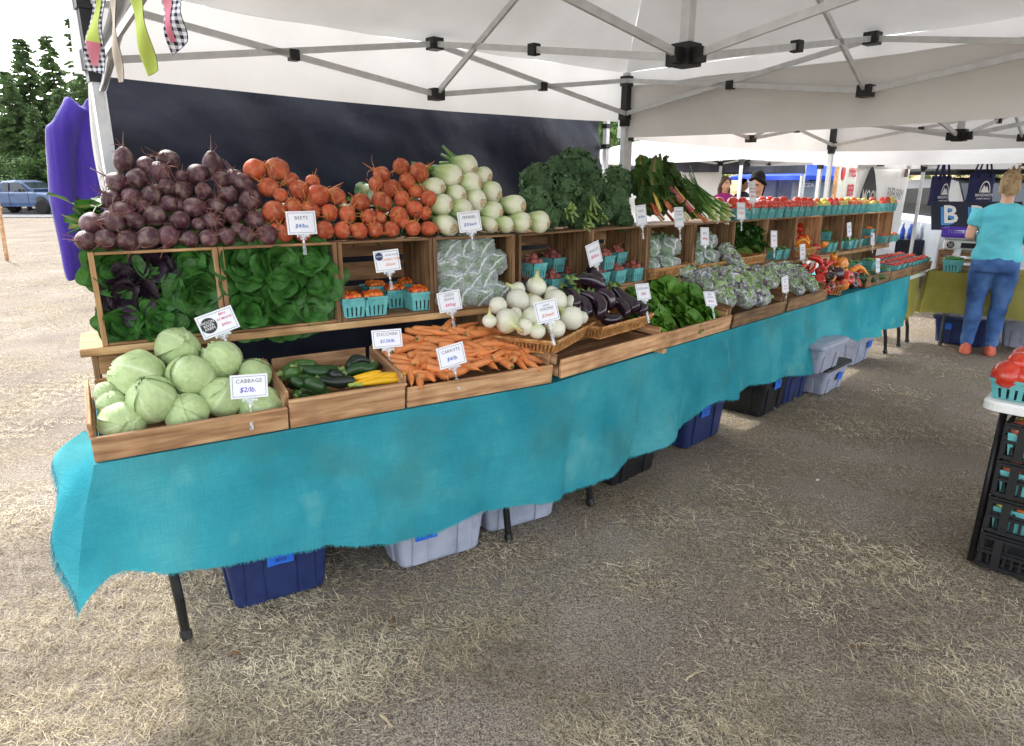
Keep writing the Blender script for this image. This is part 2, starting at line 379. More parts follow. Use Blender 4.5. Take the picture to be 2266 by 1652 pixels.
lit(872, 1380, 'wood_chip', .06, .009, 80, BARK, 'flat brown wood chip standing proud beside the blue tote')
lit(520, 1452, 'dry_leaf', .035, .009, 10, DRYLEAF, 'curled dry brown leaf near the table foot')
lit(1810, 1065, 'white_pebble', .02, .006, 10, WHITEP, 'small white pebble in the worn aisle')
lit(2110, 1048, 'thin_twig', .10, .003, 12, BARK, 'thin dark twig lying near the black crate stack')
lit(1915, 1442, 'bent_twig', .12, .004, -20, BARK, 'dark bent twig lying across pale straw')
lit(850, 1600, 'bark_piece', .07, .006, -50, BARKL, 'grey bark strip lying in thick straw')

# ================================================================== pop-up tents
def tent(name, label, A, d, p, L, zu, zl, mu, ml, hl, peak, zv, skip=(), group=None, noval=()):
    """A corner, d along the back, p towards the front (both xy unit), zu/zl corner bracket and slider, mu/ml mid brackets, hl hub"""
    A = Vector((A[0], A[1])); d = Vector(d); p = Vector(p)
    t = thing(name, label, 'tent', T3(A.x, A.y, 0), group)
    O = lambda a, b, z: Vector((d.x * a + p.x * b, d.y * a + p.y * b, z))
    cor = [(0, 0), (L, 0), (L, L), (0, L)]
    for i, (a, b) in enumerate(cor):
        mb = MB(); mb.box(O(a, b, (zu + .05) / 2), (.036, .036, zu + .05), Matrix.Rotation(math.atan2(d.y, d.x), 3, 'Z'))
        mb.build('pole', STEEL, t)
        mb = MB(); Rm = Matrix.Rotation(math.atan2(d.y, d.x), 3, 'Z')
        mb.box(O(a, b, zu), (.06, .06, .06), Rm); mb.box(O(a, b, zu - .1), (.046, .046, .14), Rm); mb.build('corner_bracket', BLK, t)
        mb = MB(); mb.box(O(a, b, zl), (.064, .064, .07), Rm); mb.box(O(a, b, zl - .05), (.05, .05, .05), Rm); mb.build('slider', BLK, t)
    def scis(P0u, P0l, P1u, P1l, nm='truss_bar'):
        for a, b in ((P0u, P1l), (P0l, P1u)):
            MB().bar(a, b, .013, .026).build(nm, STEEL, t)
        m_ = (P0u + P1l) / 2; MB().box(m_, (.04, .04, .045), Matrix.Rotation(math.atan2(d.y, d.x), 3, 'Z')).build('pivot', BLK, t)
    for i in range(4):
        if i in skip: continue
        a, b = cor[i], cor[(i + 1) % 4]; m = ((a[0] + b[0]) / 2, (a[1] + b[1]) / 2); c_ = (L / 2, L / 2)
        ins = .015
        def I(q, z): return O(q[0] + (c_[0] - q[0]) * ins, q[1] + (c_[1] - q[1]) * ins, z)
        scis(I(a, zu), I(a, zl), I(m, mu), I(m, ml)); scis(I(b, zu), I(b, zl), I(m, mu), I(m, ml))
        mb = MB(); Rm = Matrix.Rotation(math.atan2(d.y, d.x), 3, 'Z')
        for zz in (mu, ml): MB().box(I(m, zz), (.065, .065, .055), Rm).build('side_bracket', BLK, t)
        # truss from the middle of the side to the hub
        q = I(m, 0); h = O(L / 2, L / 2, 0); s_ = (h - q).normalized() * .05
        scis(I(m, mu), I(m, ml), h - s_ + Vector((0, 0, peak - .42)), h - s_ + Vector((0, 0, hl)))
    mb = MB(); Rm = Matrix.Rotation(math.atan2(d.y, d.x), 3, 'Z')
    mb.box(O(L / 2, L / 2, (hl + peak) / 2), (.036, .036, peak - hl), Rm); mb.build('centre_post', STEEL, t)
    mb = MB(); mb.box(O(L / 2, L / 2, hl), (.075, .075, .075), Rm)
    for s_ in (-1, 1): mb.box(O(L / 2 + .05 * s_, L / 2, hl - .005), (.05, .03, .05), Rm); mb.box(O(L / 2, L / 2 + .05 * s_, hl - .005), (.03, .05, .05), Rm)
    mb.build('hub', BLK, t)
    ov = .04
    C4 = [(-ov, -ov), (L + ov, -ov), (L + ov, L + ov), (-ov, L + ov)]
    zt = zu + .06
    for i in range(4):
        a, b = C4[i], C4[(i + 1) % 4]
        def fn(u, v):
            q = (a[0] + (b[0] - a[0]) * u, a[1] + (b[1] - a[1]) * u)
            r = (q[0] + (L / 2 - q[0]) * v, q[1] + (L / 2 - q[1]) * v)
            sag = -.05 * math.sin(PI * u) * (1 - v) * .3 - .13 * math.sin(PI * v) * (.35 + .65 * math.sin(PI * u))
            z = zt + (peak - zt) * v + sag
            z += .012 * noise3(Vector((r[0] * 2.3, r[1] * 2.3, i * 5)))
            return O(r[0], r[1], z)
        MB().grid(fn, 20, 14).build('roof_panel', CANV, t, True)
        def fv(u, v):
            q = (a[0] + (b[0] - a[0]) * u, a[1] + (b[1] - a[1]) * u)
            out = .012 * v + .02 * v * noise3(Vector((q[0] * 2, q[1] * 2, 2.5)))
            cx, cyy = q[0] - L / 2, q[1] - L / 2; k = 1 + out / (L / 2)
            z = zt + (zv - zt) * v - .05 * math.sin(PI * u) * .3 + .03 * (u - .5) ** 2 * v
            return O(L / 2 + cx * k, L / 2 + cyy * k, z)
        if i in noval: continue
        mbv = MB(); mbv.grid(fv, 24, 5)
        def fh(u, v):
            q = fv(u, 1); return (q[0], q[1], q[2] + .018 * v)
        mbv.build('valance', VALF, t, True)
    return t, O
TD, TP = (.75, .6614), (.6614, -.75)
TA = (-1.545, 2.715)
TENT1, TO1 = tent('market_tent', 'white pop-up canopy tent sheltering the beets, cabbages and carrots', TA, TD, TP, 3.05, 2.235, 2.035, 2.27, 2.035, 2.03, 3.25, 1.985, group='white pop-up tents', noval=(3,))
TB2 = (TA[0] + TD[0] * 3.10, TA[1] + TD[1] * 3.10 + .03)
TENT2, TO2 = tent('market_tent', 'white pop-up canopy tent over the tomato baskets and the farm banner', TB2, TD, TP, 3.02, 2.15, 1.945, 2.17, 1.945, 1.9, 3.05, 1.885, group='white pop-up tents')
# ================================================================== black sidewall behind the stall
def sidewall():
    q = .42; A = Vector(TA) - Vector(TP) * q
    t = thing('sidewall_panel', 'black fabric sidewall hung between white poles behind the beets', 'sidewall', T3(A.x, A.y, 0))
    D_ = Vector((TD[0], TD[1], 0)); N_ = Vector((-TP[0], -TP[1], 0)); W0, W1, zb, zt = .14, 3.32, .08, 2.16
    def fn(u, v):
        s = W0 + (W1 - W0) * u; z = zb + (zt - zb) * v
        k = max(0, (u - .25)) ** 1.2
        f = .075 * k * math.sin(16 * (u * 1.1 + v * .62) + 2.5 * noise3(Vector((u * 4, v * 3, 0)))) + .02 * noise3(Vector((s * 3.0, z * 5 + s * 2, 1))) + .009 * noise3(Vector((s * 9 + z * 7, z * 9, 4)))
        edge = .03 * noise3(Vector((v * 6, 3, 3))) if u > .97 else 0
        return D_ * (s + edge - (.06 * math.sin(PI * v) if u < .02 else 0)) + N_ * (f + .08 * math.sin(PI * u) * math.sin(PI * v)) + Vector((0, 0, z))
    MB().grid(fn, 120, 60).build('fabric', BLKF, t, True)
    for s in (W0 - .04, W1 + .03):
        mb = MB(); mb.box(D_ * s + Vector((0, 0, 1.1)), (.034, .034, 2.2), Matrix.Rotation(math.atan2(TD[1], TD[0]), 3, 'Z')); mb.build('pole', STEEL, t)
    mb = MB()
    for z in (2.0, 1.86, 1.6): mb.box(D_ * (W1 + .03) + Vector((0, 0, z)), (.05, .05, .03), Matrix.Rotation(math.atan2(TD[1], TD[0]), 3, 'Z'))
    mb.build('strap', BLK, t)
    # strip of white fabric bunched at the other edge
    def fs(u, v): return D_ * (W0 - .09 + .07 * u + .02 * math.sin(v * 7)) + N_ * (-.03 + .02 * math.sin(u * 9 + v * 5)) + Vector((0, 0, .9 + 1.25 * v))
    MB().grid(fs, 8, 20).build('gathered_white_edge', CANV, t, True)
sidewall()

# ================================================================== folding tables under the cloth
def fold_table(T, s0, s1, dep, label, z=TZ - .012, legs=True):
    t = thing('folding_table', label, 'table', T @ T3(s0, 0, 0), 'folding tables')
    l = s1 - s0
    MB().box((l / 2, dep / 2, z - .02), (l, dep, .036), ch=.006).build('table_top', WHITEP, t)
    if legs:
        for x in (.16, l - .16):
            mb = MB()
            for y in (.1, dep - .1): mb.tube([(x, y, z - .04), (x, y + (.0), .30)], .014, 8)
            mb.bar((x, .1, .30), (x, dep - .1, .30), .02)
            mb.build('leg_frame', BLKM, t)
            for y, sg in ((.1, -1), (dep - .1, 1)):
                mb = MB(); mb.tube([(x, y, .32), (x + .01, y + sg * .035, .16), (x + .015, y + sg * .05, .012)], [.017, .017, .016], 8); mb.tube([(x + .015, y + sg * .045, .03), (x + .015, y + sg * .055, 0)], .021, 8)
                mb.build('leg', BLKM, t)
    return t
fold_table(F1, .01, L1 - .03, .74, 'folding table under turquoise cloth holding the cabbage and carrot trays')
fold_table(F2, .22, .22 + 2.44, .74, 'folding table under turquoise cloth holding the eggplant and salad trays')
fold_table(F2, 2.68, 2.68 + 2.44, .74, 'folding table under turquoise cloth holding peppers and cucumbers')

# ================================================================== turquoise burlap
BURLAP = pm('turquoise_burlap', [S(48, 146, 162), S(66, 164, 178), S(92, 180, 188)], 2.2, .95, bump=.5, bscale=160, transl=.22, spec=.05, detail=9)
def weave(m, cols=(S(14, 104, 118), (1, 1, 1, 1)), sc=130):
    N = m.node_tree.nodes; L = m.node_tree.links; b = N['Principled BSDF']; src = b.inputs['Base Color'].links[0].from_socket
    tc = [n for n in N if n.type == 'TEX_COORD'][0]; last = src
    for st in ((sc * 2, sc * 2, sc * .10), (sc * .10, sc * .10, sc * 2)):
        mp = N.new('ShaderNodeMapping'); mp.inputs['Scale'].default_value = st; no = N.new('ShaderNodeTexNoise'); no.inputs['Scale'].default_value = 1; no.inputs['Detail'].default_value = 4
        rp = N.new('ShaderNodeValToRGB'); rp.color_ramp.elements[0].position = .3; rp.color_ramp.elements[1].position = .62; rp.color_ramp.elements[0].color = (.78, .84, .85, 1)
        L.new(tc.outputs['Object'], mp.inputs[0]); L.new(mp.outputs[0], no.inputs['Vector']); L.new(no.outputs['Fac'], rp.inputs[0])
        mx = N.new('ShaderNodeMix'); mx.data_type = 'RGBA'; mx.blend_type = 'MULTIPLY'; mx.inputs[0].default_value = .6
        L.new(last, mx.inputs[6]); L.new(rp.outputs[0], mx.inputs[7]); last = mx.outputs[2]
    L.new(last, b.inputs['Base Color'])
    for n in N:
        if n.type == 'BSDF_TRANSLUCENT': L.new(last, n.inputs[0])
weave(BURLAP)
def stain(m, c, sc, lo, amt):
    N = m.node_tree.nodes; L = m.node_tree.links; b = N['Principled BSDF']; src = b.inputs['Base Color'].links[0].from_socket; tc = [n for n in N if n.type == 'TEX_COORD'][0]
    no = N.new('ShaderNodeTexNoise'); no.inputs['Scale'].default_value = sc; no.inputs['Detail'].default_value = 5; L.new(tc.outputs['Object'], no.inputs['Vector'])
    mr = N.new('ShaderNodeMapRange'); mr.inputs[1].default_value = lo; mr.inputs[2].default_value = lo + .16; mr.inputs[4].default_value = amt; L.new(no.outputs['Fac'], mr.inputs[0])
    mx = N.new('ShaderNodeMix'); mx.data_type = 'RGBA'; L.new(mr.outputs[0], mx.inputs[0]); L.new(src, mx.inputs[6]); mx.inputs[7].default_value = c; L.new(mx.outputs[2], b.inputs['Base Color'])
stain(BURLAP, S(70, 132, 132), 3.2, .52, .55); stain(BURLAP, S(120, 190, 190), 5.0, .60, .5)
def fringe(pts, n, lo, hi, mat, parent, rr, out=(0, 0, 0), w=.0011):
    """loose threads hanging from a hem polyline"""
    mb = MB(); pts = [Vector(p) for p in pts]
    seg = [0]
    for a, b in zip(pts, pts[1:]): seg.append(seg[-1] + (b - a).length)
    for i in range(n):
        q = rr.random() * seg[-1]; k = max(j for j in range(len(seg)) if seg[j] <= q); k = min(k, len(pts) - 2)
        f = (q - seg[k]) / max(1e-6, seg[k + 1] - seg[k]); a = pts[k].lerp(pts[k + 1], f); tg = (pts[k + 1] - pts[k]).normalized()
        l = rr.uniform(lo, hi); e = a + Vector((0, 0, -l)) + tg * rr.gauss(0, l * .35) + Vector(out) * l
        mb.add([a - tg * w, a + tg * w, e + tg * w * .5, e - tg * w * .5], [(0, 1, 2, 3)])
    mb.build('fringe', mat, parent)
def teal_cloth():
    hem1 = [(203, 1362), (219, 1348), (259, 1312), (279, 1272), (303, 1250), (324, 1244), (392, 1262), (420, 1264), (452, 1256), (593, 1232), (705, 1216), (713, 1210), (854, 1204), (910, 1188), (965, 1177), (1050, 1140), (1148, 1118), (1225, 1107)]
    hem2 = [(1306, 1071), (1416, 1008), (1471, 972), (1526, 932), (1580, 884), (1617, 880), (1650, 862), (1657, 853), (1712, 839), (1780, 826), (1814, 799), (1834, 771), (1869, 747), (1886, 754), (1930, 744), (1978, 720), (2012, 706)]
    H = []
    for x, y in hem1: p = onD(F1, x, y, -.025); H.append((p.x, p.z))
    for x, y in hem2: p = onD(F2, x, y, -.025); H.append((L1 + p.x, p.z))
    H.sort(); hx = [h[0] for h in H]; hz = [h[1] for h in H]
    tot = L1 + L2
    tip = onD(F1, 203, 1362, -.04); bul = onD(F1, 141, 1204, -.02); bck = onD(F1, 150, 960, .36)
    def front(u, v):
        sg = tip.x * 0 + (tot) * u; zb = float(np.interp(sg, hx, hz)); z = TZ + .002 + (zb - TZ) * v
        amp = v ** .8
        late = min(1, max(0, (sg - L1 * .95) / 1.2))
        f = (.011 + .024 * late) * math.sin(sg * 11 + 3 * noise3(Vector((sg * .9, v * .6, 0)))) + .012 * noise3(Vector((sg * 2.2, v * 2, 3))) + .02 * late * noise3(Vector((sg * 5.5, v * 1.2, 8))) + .004 * noise3(Vector((sg * 14, v * 9, 1))) + sum(.026 * math.exp(-((sg - c_ + .12 * v) / .028) ** 2) for c_ in (.36, .83, 1.02, 1.5, 1.95, 2.2, 2.5, 2.9, 3.4, 4.0, 4.6, 5.2)) * (1 - .4 * v)
        d = -.012 - .02 * v + f * amp - .02 * v * late
        # rounded bend between the two runs
        k = min(1, max(0, (sg - (L1 - .12)) / .24)); k = k * k * (3 - 2 * k)
        P1 = F1 @ Vector((sg, d, z)); P2 = F2 @ Vector((sg - L1, d, z))
        P = P1.lerp(P2, k)
        if sg < .42:      # pull of the hanging corner
            c_ = (1 - sg / .42) ** 2; P += (F1.to_3x3() @ Vector((bul.x * math.sin(PI * min(1, v * .62)) * .55 + tip.x * v * v * .6, -.05 * v, 0))) * c_
        return P
    t = thing('burlap_tablecloth', 'long turquoise burlap cloth with frayed hem hanging from the produce tables', 'tablecloth')
    MB().grid(front, 300, 26).build('front_drop', BURLAP, t, True)
    fringe([front(i / 260, 1) for i in range(261)], 4200, .003, .013, BURLAP, t, random.Random(3), w=.0007)
    # drop over the table end
    K = [(0, 1)]
    def end(u, v):
        a = front(0, v)
        top = F1 @ Vector((0, .34 * u, TZ + .002)); b0 = F1 @ Vector((bck.x * .55, .36, bck.z))
        bot = front(0, 1).lerp(b0, u) + (F1.to_3x3() @ Vector((-.07 * math.sin(PI * u), 0, .10 * math.sin(PI * u))))
        P = top.lerp(bot, v) + (F1.to_3x3() @ Vector((-.035 * math.sin(PI * v) * (1 - .3 * u) + .02 * math.sin(u * 14) * v, 0, 0)))
        w_ = (1 - u) ** 3
        return P.lerp(a, w_)
    MB().grid(end, 26, 24).build('end_drop', BURLAP, t, True)
    fringe([end(i / 40, 1) for i in range(41)], 900, .01, .04, BURLAP, t, random.Random(4), out=(-.3, -.2, 0))
    def top(u, v):
        sg = tot * u; k = min(1, max(0, (sg - (L1 - .12)) / .24)); d = -.012 + .74 * v
        return (F1 @ Vector((sg, d, TZ + .003))).lerp(F2 @ Vector((sg - L1, d, TZ + .003)), k)
    MB().grid(top, 80, 3).build('top_sheet', BURLAP, t, True)
teal_cloth()

# ================================================================== crates
def board(mb_name, c, d, mat, parent, M=None, rot=0):
    """one board: its long side runs along the mesh's own X so that the grain follows it"""
    d = list(d); ax = max(range(3), key=lambda i: d[i])
    Rm = {0: Matrix.Identity(4), 1: Matrix.Rotation(PI / 2, 4, 'Z'), 2: Matrix.Rotation(-PI / 2, 4, 'Y')}[ax]
    dd = {0: d, 1: [d[1], d[0], d[2]], 2: [d[2], d[1], d[0]]}[ax]
    key = ('b', round(dd[0], 4), round(dd[1], 4), round(dd[2], 4), mat.name)
    if key not in MESHC: MESHC[key] = MB().box((0, 0, 0), dd, ch=min(.0025, min(dd) * .2)).mesh('board', mat)
    return obj(mb_name, MESHC[key], parent, (M or Matrix.Identity(4)) @ T3(*c) @ Rm)
MESHC = {}
def open_crate(T, s, d, z, W, H, Dp, mat, label, group=None, yaw=0, slot=True):
    """apple crate stood on its side, open towards -y"""
    t = thing('wooden_crate', label, 'crate', T @ T3(s, d, z) @ RZ(yaw), group)
    e = .017
    for k, x in enumerate((e / 2 + .001, W - e / 2 - .001)):
        mb = MB(); ym, sw, sh = Dp * .55, .026, .105
        Rm = Matrix.Rotation(-PI / 2, 3, 'Y')
        if slot:
            mb.box((0, ym - (ym + sw / 2) / 2 - .0, 0), (H, 0, e)) if 0 else None
            a = ym - sw / 2
            for (y0, y1, z0, z1) in ((0, a, 0, H), (a + sw, Dp, 0, H), (a, a + sw, 0, H / 2 - sh / 2), (a, a + sw, H / 2 + sh / 2, H)):
                mb.box((((z0 + z1) / 2), (y0 + y1) / 2, 0), (z1 - z0, y1 - y0, e))
        else: mb.box((H / 2, Dp / 2, 0), (H, Dp, e))
        mb.build('end_panel', mat, t, False, T3(x, 0, 0) @ RY(-90))
    Wi = W - 2 * e - .004; th = .009
    for zz in (th / 2 + .0005, H - th / 2 - .0005):
        n = 3; sw = Dp / n - .008
        for i in range(n): board('slat', (W / 2, sw / 2 + .001 + i * (sw + .011), zz), (Wi, sw, th), mat, t)
    n = 3; sh = (H - 2 * th) / n - .022
    for i in range(n): board('slat', (W / 2, Dp - th / 2 - .001, th + .012 + sh / 2 + i * (sh + .026)), (Wi, th, sh), mat, t)
    return t
def tray(T, s, d, z, W, Dp, hf, hs, mat, label, tilt=8, yaw=0, group=None, extra=True, lip=0):
    """shallow display tray, low board at the front"""
    M = T @ T3(s, d, z) @ RZ(yaw) @ RX(tilt)
    t = thing('wooden_tray', label, 'tray', M, group)
    th = .015
    board('front_board', (W / 2, th / 2, hf / 2), (W, th, hf), mat, t)
    if lip: board('front_lip', (W / 2, -.004, hf + .007), (W + .006, .02, .012), mat, t)
    for x in (th / 2 + .001, W - th / 2 - .001):
        n = 2; h = hs / 2 - .004
        for i in range(n): board('side_board', (x + (.007 if i and x > .1 else -.007 if i else 0), Dp / 2 + th + .004 + .01 * i, h / 2 + .002 + i * (h + .008)), (th - .002, Dp - .01, h), mat, t)
    board('back_board', (W / 2, Dp + th + .006, hs / 2), (W - .05, .012, hs), mat, t)
    for i in range(3): board('bottom_slat', (W / 2, th + .02 + (Dp - .04) / 3 * (i + .5), .007), (W - .036, Dp / 3 - .02, .008), mat, t)
    return t, M
# --- shelf planks and their supports
ZS, DS, CD = 1.045, .35, .30
SH = lambda s: ZS - .009 * max(0, s)
board('shelf_plank', (.86, DS + .155, ZS - .015), (1.72, .33, .028), PLANK, None, F1)
tag(bpy.data.objects['shelf_plank'], 'pale pine plank carrying the romaine and green bean crates', 'plank')
for i, (a, b) in enumerate(((.14, 2.72), (2.74, 5.62))):
    m_ = (a + b) / 2
    o = board('shelf_plank', (0, 0, 0), (b - a, .33, .028), PLANK, None, F2 @ T3(m_, DS + .155, SH(m_) - .016) @ RY(math.degrees(.009)))
    tag(o, ['pine plank under the shallot and basil crates', 'pine plank under the sweet pepper and tomato crates'][i], 'plank')
SUPH = ZS - .03 - TZ - .006
open_crate(F1, .47, .66, TZ + .006, .44, SUPH, .3, WOOD, 'slatted weathered crate holding up the plank beside the cabbages', yaw=180)
open_crate(F1, 1.58, .36, TZ + .006, .34, SUPH, .28, WOODD, 'dark crate holding up the plank behind the carrots')
for i, s in enumerate((1.3, 3.1, 4.9)):
    open_crate(F2, s, .37, TZ + .006, .44, SH(s) - .04 - TZ, .27, WOODD, 'dark crate propping the plank beneath the ' + ['basil crate', 'sweet pepper crate', 'orange tomato crate'][i])
# --- crates standing on the planks, open to the front
def sxd(T, x, y, d): return onD(T, x, y, d).x
b1 = [sxd(F1, x, y, DS) for x, y in ((192, 560), (483, 556), (746, 540), (958, 530), (1141, 520))]
HC = .327
lab1 = ['wooden crate packed with green and purple mini romaine, at the end of the shelf', 'wooden crate packed full with green mini romaine heads',
        'wooden crate holding pints of orange cherry tomatoes', 'wooden crate holding plastic bags of green beans']
CR1 = []
for i in range(4):
    CR1.append(open_crate(F1, b1[i], DS, ZS, b1[i + 1] - b1[i] - .002, HC, CD, [PLANK, WOOD, WOODD, WOODD][i], lab1[i], slot=True))
b2 = [sxd(F2, x, y, DS) for x, y in ((1148, 512), (1310, 505), (1437, 500), (1540, 497), (1626, 492), (1702, 488), (1764, 486), (1820, 482), (1869, 478), (1911, 474), (1946, 471), (1979, 468))]
lab2 = ['wooden crate of shallot boxes under the tall curly kale', 'wooden crate of shallot boxes behind the shallot price sign', 'wooden crate with a wicker basket of bagged greens under the rainbow chard',
        'wooden crate with bagged basil under the scallions', 'wooden crate with a basket of parsley bunches', 'wooden crate with small pints of green peppers beside the parsley', 'wooden crate with a basket of red sweet peppers',
        'wooden crate with stacked pints of green hot peppers', 'wooden crate with green pepper pints and a price sign', 'wooden crate with pints of small orange tomatoes and a purple sign', 'last wooden crate on the shelf, beside the farm banner']
CR2 = []
for i in range(11):
    CR2.append(open_crate(F2, b2[i], DS, SH((b2[i] + b2[i + 1]) / 2) + .001, b2[i + 1] - b2[i] - .002, HC, CD, [WOODD, WOOD, WOODD, WOODD, WOOD, WOODD, WOODR, WOODD, WOODD, WOODR, WOODR][i], lab2[i]))
# --- trays along the front edge
def fs(T, x, y): return onz(x, y, TZ) and (T.inverted() @ onz(x, y, TZ)).x
TRC, MC = tray(F1, .003, -.012, TZ + .006, fs(F1, 650, 965) - .004, .37, .085, .12, WOODR, 'low cedar tray heaped with green cabbages', tilt=9)
s0 = fs(F1, 653, 964); TRZ, MZ = tray(F1, s0, -.012, TZ + .006, fs(F1, 912, 919) - s0, .36, .100, .13, WOODR, 'knotty wooden tray filled with zucchini and yellow squash', tilt=7, lip=1)
s0 = fs(F1, 917, 918); TRK, MK = tray(F1, s0, -.012, TZ + .006, L1 - s0 + .01, .36, .085, .12, WOODR, 'wooden tray heaped with orange carrots', tilt=9)
def t2tray(x0, y0, x1, y1, hf, hs, mat, label, d=-.012, z=TZ + .006, tilt=8, dp=.34):
    a, b = fs(F2, x0, y0), fs(F2, x1, y1); return tray(F2, a, d, z, b - a, dp, hf, hs, mat, label, tilt=tilt)
TRO, MO = t2tray(1222, 848, 1446, 778, .085, .10, WOODR, 'low wooden tray jutting out under the onion and eggplant baskets', d=-.055, z=TZ + .03, tilt=3)
board('prop_block', (fs(F2, 1440, 779), -.03, TZ + .017), (.03, .08, .022), WOODR, None, F2); tag(bpy.data.objects['prop_block'], 'small wooden block propping the jutting tray', 'block')
TRL, ML = t2tray(1450, 775, 1598, 729, .09, .11, WOODR, 'wooden tray overflowing with bright green head lettuce')
TRS, MS = t2tray(1604, 727, 1727, 694, .085, .13, WOODD, 'wooden tray stacked with large bags of salad mix')
TRS2, MS2 = t2tray(1732, 692, 1818, 666, .085, .12, WOODD, 'wooden tray with salad bags beside the pepper baskets')
TRU, MU = t2tray(1908, 640, 1966, 625, .10, .12, WOODD, 'wooden tray of small cucumbers beside the pepper baskets', tilt=6)
TRP, MP_ = t2tray(1967, 624, 2014, 610, .08, .09, WOODD, 'wooden tray holding pints of cherry tomatoes at the turquoise cloth end', tilt=5, dp=.42)
TRP2, MP2 = t2tray(2016, 609.5, 2056, 597, .08, .09, WOODD, 'wooden tray of red cherry tomato pints on the olive cloth', tilt=5, dp=.42)
# ================================================================== vegetables
def orient(axis, roll=0.0):
    q = Vector(axis).normalized().to_track_quat('Z', 'Y').to_matrix().to_4x4(); return q @ Matrix.Rotation(roll, 4, 'Z')
def put(name, me, M, label, cat, group=None, kids=()):
    o = obj(name, me, None, M); tag(o, label, cat, group)
    for kn, km in kids: obj(kn, km, o)
    return o
def camdir(p): return (CAMP - p).normalized()
def wobsphere(n=20, k=14, prof=None, seed=0, amp=.05, lob=0, lobamp=0):
    off = Vector((seed * 7.1, seed * 3.3, 0))
    mb = MB(); prof = prof or [(math.sin(PI * i / k), -math.cos(PI * i / k)) for i in range(k + 1)]
    mb.lathe(prof, n, wob=lambda a, v: 1 + lobamp * math.cos(lob * a) + amp * noise3(Vector((math.cos(a) * 1.2, math.sin(a) * 1.2, v * 3)) + off))
    return mb
def hairs(n, rr, base=(0, 0, 1.0), lo=.5, hi=1.6, r=.03, spread=.9):
    mb = MB()
    for i in range(n):
        p = Vector(base); d = Vector((rr.gauss(0, spread), rr.gauss(0, spread), rr.uniform(.2, 1))).normalized(); pts = [p - d * .08]; L_ = rr.uniform(lo, hi); k = 6
        for j in range(k):
            d = (d + Vector((rr.gauss(0, .35), rr.gauss(0, .35), rr.gauss(-.08, .3)))).normalized(); pts.append(pts[-1] + d * L_ / k)
        mb.tube(pts, [r * (1 - .8 * j / k) for j in range(k + 1)], 4)
    return mb
# --- beets (unit radius, root towards +Z)
BEETP = vmat('purple_beet_skin', [(0, S(88, 50, 60)), (1, S(120, 84, 78))], .42, .5, 2.2, .3, 14, rnd=.25, dirt=(S(150, 130, 120), 1.4, .46, .55), spec=.45)
BEETG = vmat('golden_beet_skin', [(0, S(196, 92, 60)), (.6, S(212, 112, 66)), (1, S(210, 142, 86))], .55, .45, 1.8, .25, 14, rnd=.25, dirt=(S(206, 150, 112), 1.6, .5, .6), spec=.35)
ROOTP = pm('purple_beet_root', [S(110, 62, 60), S(150, 104, 90)], 8, .7)
ROOTG = pm('golden_beet_root', [S(190, 120, 60), S(206, 150, 90)], 8, .7)
STALKG = pm('green_stalk', [S(86, 128, 48), S(140, 170, 84)], 12, .55, transl=.15)
def beet_mesh(seed, mat, long=False):
    rr = random.Random(seed); k = 16; prof = []
    for i in range(k + 1):
        a = PI * i / k; r, z = math.sin(a), -math.cos(a)
        if long: z *= 1.35
        if z > .62 * (1.35 if long else 1): r = max(.05, r * .86); z += .06
        prof.append((r if 0 < i < k else .001, z))
    prof[-1] = (.10, prof[-1][1]); prof.append((.08, prof[-1][1] + .35)); prof.append((.045, prof[-1][1] + .5)); prof.append((.02, prof[-1][1] + .6))
    mb = MB(); off = Vector((seed * 7.1, seed * 3.3, 0))
    mb.lathe(prof, 20, wob=lambda a, v: 1 + .09 * noise3(Vector((math.cos(a) * 1.2, math.sin(a) * 1.2, v * 3)) + off) + .02 * math.sin(a * 9) * (v > .6), at=lambda a, v: max(0, (v - .6) / .4))
    return mb.mesh('beet', mat, True)
BP = [beet_mesh(i, BEETP) for i in range(4)] + [beet_mesh(9, BEETP, True)]
BG = [beet_mesh(20 + i, BEETG) for i in range(4)]
HP = [hairs(9, random.Random(i), r=.05, hi=2.3).mesh('root_hairs', ROOTP) for i in range(5)]
HG = [hairs(6, random.Random(40 + i), r=.055, hi=2.1).mesh('root_hairs', ROOTG) for i in range(4)]
PSL = 1.25       # slope of the pile's face
def pile(zf, lst, T, d0, z0, slope):
    for it in lst:
        x, y = zf(it[0], it[1]); p = onP(T, x, y, d0, z0, slope); wp = T @ p; yield it, wp, it[2] * (zf(1, 0)[0] - zf(0, 0)[0]) * depth(wp) / FPX
beetsP = [(448, 262, 70, 1), (618, 300, 65), (775, 265, 80), (400, 422, 75), (545, 398, 72), (720, 355, 78), (870, 385, 52), (990, 365, 70), (1100, 300, 70, 1), (1165, 410, 68), (1262, 390, 60), (1325, 430, 75), (355, 550, 70), (508, 540, 75),
    (655, 520, 72), (770, 460, 60), (888, 485, 65), (1035, 490, 60), (1222, 518, 72), (1380, 555, 80), (437, 640, 80), (365, 720, 85), (535, 705, 65), (680, 670, 80), (785, 580, 65), (868, 600, 42), (965, 610, 80), (1135, 595, 60), (1250, 665, 65),
    (210, 725, 80), (865, 705, 68), (1000, 730, 50), (1105, 715, 72), (1415, 700, 65), (172, 850, 75), (320, 845, 75), (478, 850, 78), (632, 830, 78), (778, 820, 78), (938, 840, 62), (1070, 835, 60), (1208, 820, 68), (1358, 810, 62), (1500, 810, 75), (1290, 770, 50), (590, 600, 50), (1180, 500, 45)]
